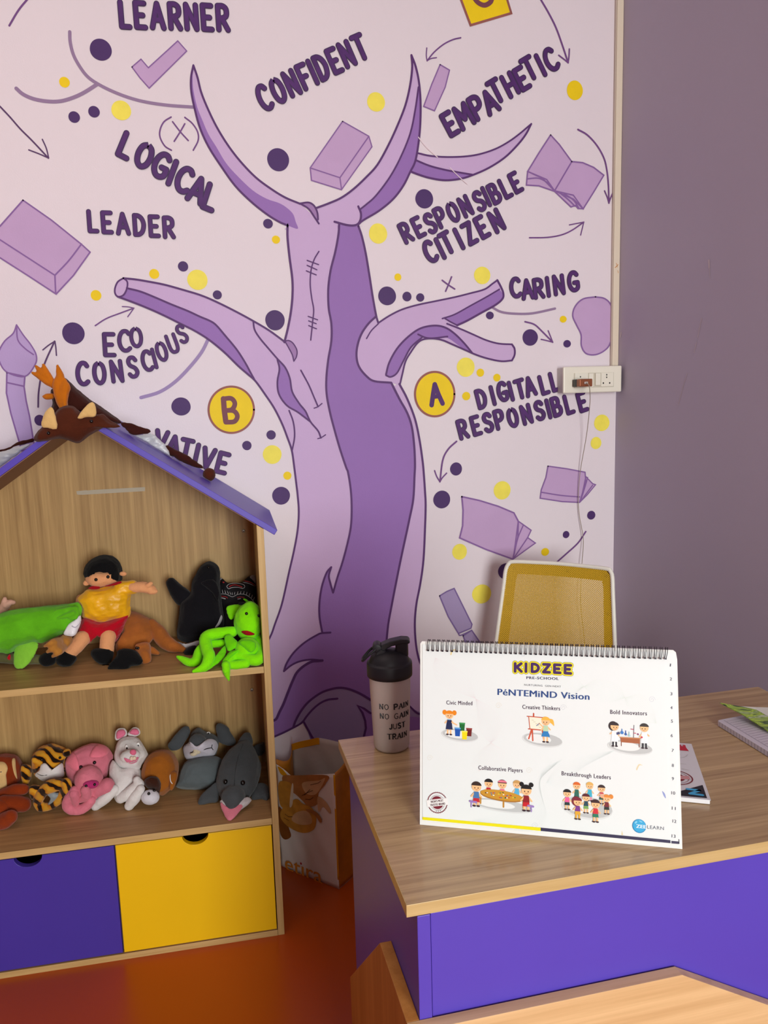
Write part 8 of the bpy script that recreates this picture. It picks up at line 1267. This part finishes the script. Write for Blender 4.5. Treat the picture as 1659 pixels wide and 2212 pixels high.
a = Art(.0024); plate(a, (0.0596, 0.1399), 42, 14)
kid(a, (0.0431, 0.1691), 9.0, '#E8871C', '#9CC3E8', '#232B52', style='pigtails', tall=4.9); a.poly('#232B52', [off((0.0431, 0.1691), x, y) for x, y in ((-5, 11), (5, 11), (8, 32), (-8, 32))]); a.line('#F2C08C', [off((0.0431, 0.1691), 6, 16), off((0.0431, 0.1691), 17, 21)], .0020)
bin_(a, (0.0633, 0.1521), 12.5, 17, '#1E6B34', '#3F9A55'); bin_(a, (0.0742, 0.1447), 12.5, 17, '#6E1F1E', '#9A4440'); bin_(a, (0.0563, 0.1439), 13, 18, '#1F55B0', '#5BA0DD'); bin_(a, (0.0672, 0.1397), 12.5, 18, '#F2DC12', '#F8EC60')
a.done('printed_picture', 'printed picture of a girl with four coloured bins')
a = Art(.0024); plate(a, (0.1850, 0.1413), 44, 15); TR_ = '#C8553A'
a.line(TR_, [(0.1693, 0.1554), (0.1649, 0.1413)], .0022); a.line(TR_, [(0.1700, 0.1547), (0.1709, 0.1389)], .0022); a.line(TR_, [(0.1852, 0.1550), (0.1874, 0.1400)], .0022); a.line(TR_, [(0.1719, 0.1790), (0.1719, 0.1742)], .0020)
a.poly('#EFEBD8', [(0.1650, 0.1737), (0.1851, 0.1736), (0.1859, 0.1557), (0.1665, 0.1566)]); a.line(TR_, [(0.1622, 0.1743), (0.1851, 0.1739)], .0013); a.line(TR_, [(0.1645, 0.1557), (0.1866, 0.1551)], .0016); a.line(TR_, [(0.1646, 0.1744), (0.1665, 0.1559)], .0010)
for k in range(5): a.line('#B8A888', [(0.1692, 0.1691), (0.1720, 0.1690)] if k == 0 else [off((0.1692, 0.1691), 4*k % 17, 3.6*k), off((0.1720, 0.1693), 4*k % 17, 3.7*k)], .0005)
kid(a, (0.1900, 0.1684), 9.2, '#F2B64A', '#B9D6B4', '#2F7FC0', style='tail', tall=4.9, face=-.5); a.poly('#2F7FC0', [off((0.1900, 0.1684), x, y) for x, y in ((-7, 25), (7, 25), (9.5, 33), (-9.5, 33))]); a.line('#F2C08C', [off((0.1900, 0.1684), -5, 13), off((0.1900, 0.1684), -14, 5)], .0018); a.line('#4A5A90', [(0.1762, 0.1613), (0.1810, 0.1651)], .0008)
a.done('printed_picture', 'printed picture of a girl painting at an easel')
a = Art(.0024); plate(a, (0.3121, 0.1390), 47, 15)
kid(a, (0.2904, 0.1672), 8.6, '#33262A', '#FBFBFB', '#26242E', style='long', tall=4.9, legs='#26242E', face=.6); kid(a, (0.3326, 0.1678), 8.8, '#38302E', '#FBFBFB', '#FBFBFB', tall=4.9, legs='#26242E', face=-.6); 
for p in ((0.2904, 0.1672), (0.3326, 0.1678)): a.poly('#F6F6F8', [off(p, x, y) for x, y in ((-5.5, 9), (5.5, 9), (7.5, 32), (-7.5, 32))]); a.line('#D8DAE0', [off(p, 0, 10), off(p, 0, 31)], .0004)
a.poly('#A9603A', [(0.2987, 0.1525), (0.3266, 0.1527), (0.3263, 0.1447), (0.2993, 0.1452)]); a.poly('#C98A5A', [(0.2977, 0.1528), (0.3276, 0.1531), (0.3276, 0.1518), (0.2977, 0.1515)]); 
for p in ((0.3000, 0.1442), (0.3253, 0.1439)): a.line('#7A4026', [off(p, 0, -1), off(p, 0, 6)], .0010)
for p, r_, col in (((0.3010, 0.1591), 3.4, '#3E7CC8'), ((0.3063, 0.1571), 2.6, '#3460A8'), ((0.3112, 0.1557), 2.4, '#A8CFD6')): a.disc(col, p, r_*PX); a.poly(col, [off(p, -1, -2), off(p, 1, -2), off(p, .7, -8), off(p, -.7, -8)])
a.line('#77737E', [(0.3182, 0.1709), (0.3174, 0.1528)], .0007); a.line('#C2506A', [(0.3139, 0.1650), (0.3172, 0.1648)], .0012); a.line('#C2506A', [(0.3178, 0.1595), (0.3204, 0.1594)], .0012); a.poly('#4A5078', [off((0.2954, 0.1581), x, y) for x, y in ((-4, -1), (3, -3), (4, 2), (-3, 4))]); a.disc('#8A3A6A', (0.3237, 0.1582), .0013); a.disc('#D04A58', (0.3289, 0.1542), .0015)
a.done('printed_picture', 'printed picture of two children in lab coats at a bench')
a = Art(.0024); plate(a, (0.1244, 0.0400), 70, 13)
for p, r_, hr, tp, st in (((0.1053, 0.0706), 9.0, '#1E1A1E', '#B82430', ''), ((0.1260, 0.0705), 9.4, '#2E2220', '#E27A90', ''), ((0.1480, 0.0722), 8.4, '#C99A5A', '#58B0DC', '')): kid(a, p, r_, hr, tp, tp, tall=2.6, style=st)
a.disc('#E4788E', off((0.1260, 0.0705), 0, -4.5), .0068, .0034, 0, math.pi)
for p in ((0.0934, 0.0418), (0.1282, 0.0393), (0.1580, 0.0404)): a.line('#C08A3A', [off(p, 0, -10), off(p, 0, 2)], .0026)
c = (0.1252, 0.0547); a.disc('#A8702A', off(c, 0, 2.4), .0325, .0072, rot=-.075); a.disc('#C9922E', c, .0325, .0070, rot=-.075)
for k in range(26): a.disc(('#D8342A', '#2E6AB8', '#E8D030', '#2F8A48', '#F2F2F2', '#3A2A2A')[k % 6], off(c, 40*math.cos(k*2.4)*(.25+.7*((k*7) % 10)/10), 7.5*math.sin(k*2.4)*(.3+.6*((k*3) % 10)/10) + .075*40*math.cos(k*2.4)*(.25+.7*((k*7) % 10)/10)), .0013, .0007)
for p, r_, hr, tp, lo_, st in (((0.0870, 0.0640), 10.5, '#3A2A26', '#4A78B0', '#C22A34', ''), ((0.1622, 0.0648), 11.0, '#1A171A', '#8E1C26', '#C8202C', 'buns')):
    kid(a, p, r_, hr, tp, lo_, tall=4.0, style=st); a.line('#9A7CC0', [off(p, -11 if st == '' else 11, 34), off(p, -11 if st == '' else 11, 44)], .0016); a.line('#9A7CC0', [off(p, -14 if st == '' else 4, 32), off(p, 0 if st == '' else 15, 33)], .0030)
a.done('printed_picture', 'printed picture of five children round a craft table')
a = Art(.0024); plate(a, (0.2509, 0.0476), 54, 24)
for p, r_, hr, tp, lo_, st, lg in (((0.2360, 0.0771), 7.6, '#D9672A', '#2E6A5A', '#2E6A5A', '', None), ((0.2548, 0.0786), 7.4, '#E0B060', '#40B0CC', '#40B0CC', '', '#E58AA0'), ((0.2718, 0.0759), 7.4, '#3A2426', '#C8404A', '#2E5A50', '', None), ((0.2223, 0.0653), 8.0, '#1E1A1E', '#E8609A', '#24383A', '', None), ((0.2495, 0.0615), 7.6, '#5A1E28', '#2A4A5A', '#7AA85A', '', None), ((0.2791, 0.0626), 7.6, '#E08A3A', '#7A2A34', '#2E3430', 'pigtails', None), ((0.2375, 0.0545), 8.6, '#7E2434', '#7A3A8C', '#E0A838', 'long', '#E0A838'), ((0.2632, 0.0533), 8.8, '#40262A', '#D0303C', '#2A7A5E', '', None)): kid(a, p, r_, hr, tp, lo_, style=st, legs=lg, tall=4.3)
for p in ((0.2718, 0.0759),): 
    for k in range(3): a.line('#F4EEEE', [off(p, -4.5, 11+2.6*k), off(p, 4.5, 11.4+2.6*k)], .0006)
a.done('printed_picture', 'printed picture of eight children standing in a ring')
# wire binding
WIRE = mat('wire_black', '#26202A', .35, .5, metal=.3); U0, U1 = (0.0077, 0.2776), (0.3640, 0.2808); NR = 48
def loop(u):
    out = []
    for k in range(13):
        a_ = math.radians(-118 + 296*k/12); out.append(Vector((u, .0052*math.cos(a_)*1.0, .0098*math.sin(a_)*1.0)))
    return out
m = MB()
for du in (-.00135, .00135):
    pts = [Vector((du*(1-.0*k), -.0056+.0006*abs(k-3), z)) for k, z in enumerate((-.0108, -.008, -.005, -.0015))] + [Vector((du, -.0044, .0022)), Vector((du, -.0014, .0052)), Vector((du+.0006, .0025, .0054)), Vector((du+.001, .0052, .003)), Vector((du+.001, .0062, -.001)), Vector((du+.0008, .0056, -.006))]
    m.tube(catmull(pts, 3), .00052, 6)
m.box((0, -.0052, -.0112), (.0036, .0010, .0022))
ring0 = m.build('wire_ring', WIRE, cl)
for i in range(NR):
    t = i/(NR-1); q = Vector(U0[:2]).lerp(Vector(U1[:2]), t); o = ring0 if i == 0 else ring0.copy()
    if i: COL.objects.link(o); o.parent = cl
    o.location = kp((q.x, q.y + .0006), .0006); o.rotation_euler = (-TI, .16*max(0, (t-.93)/.07), 0)
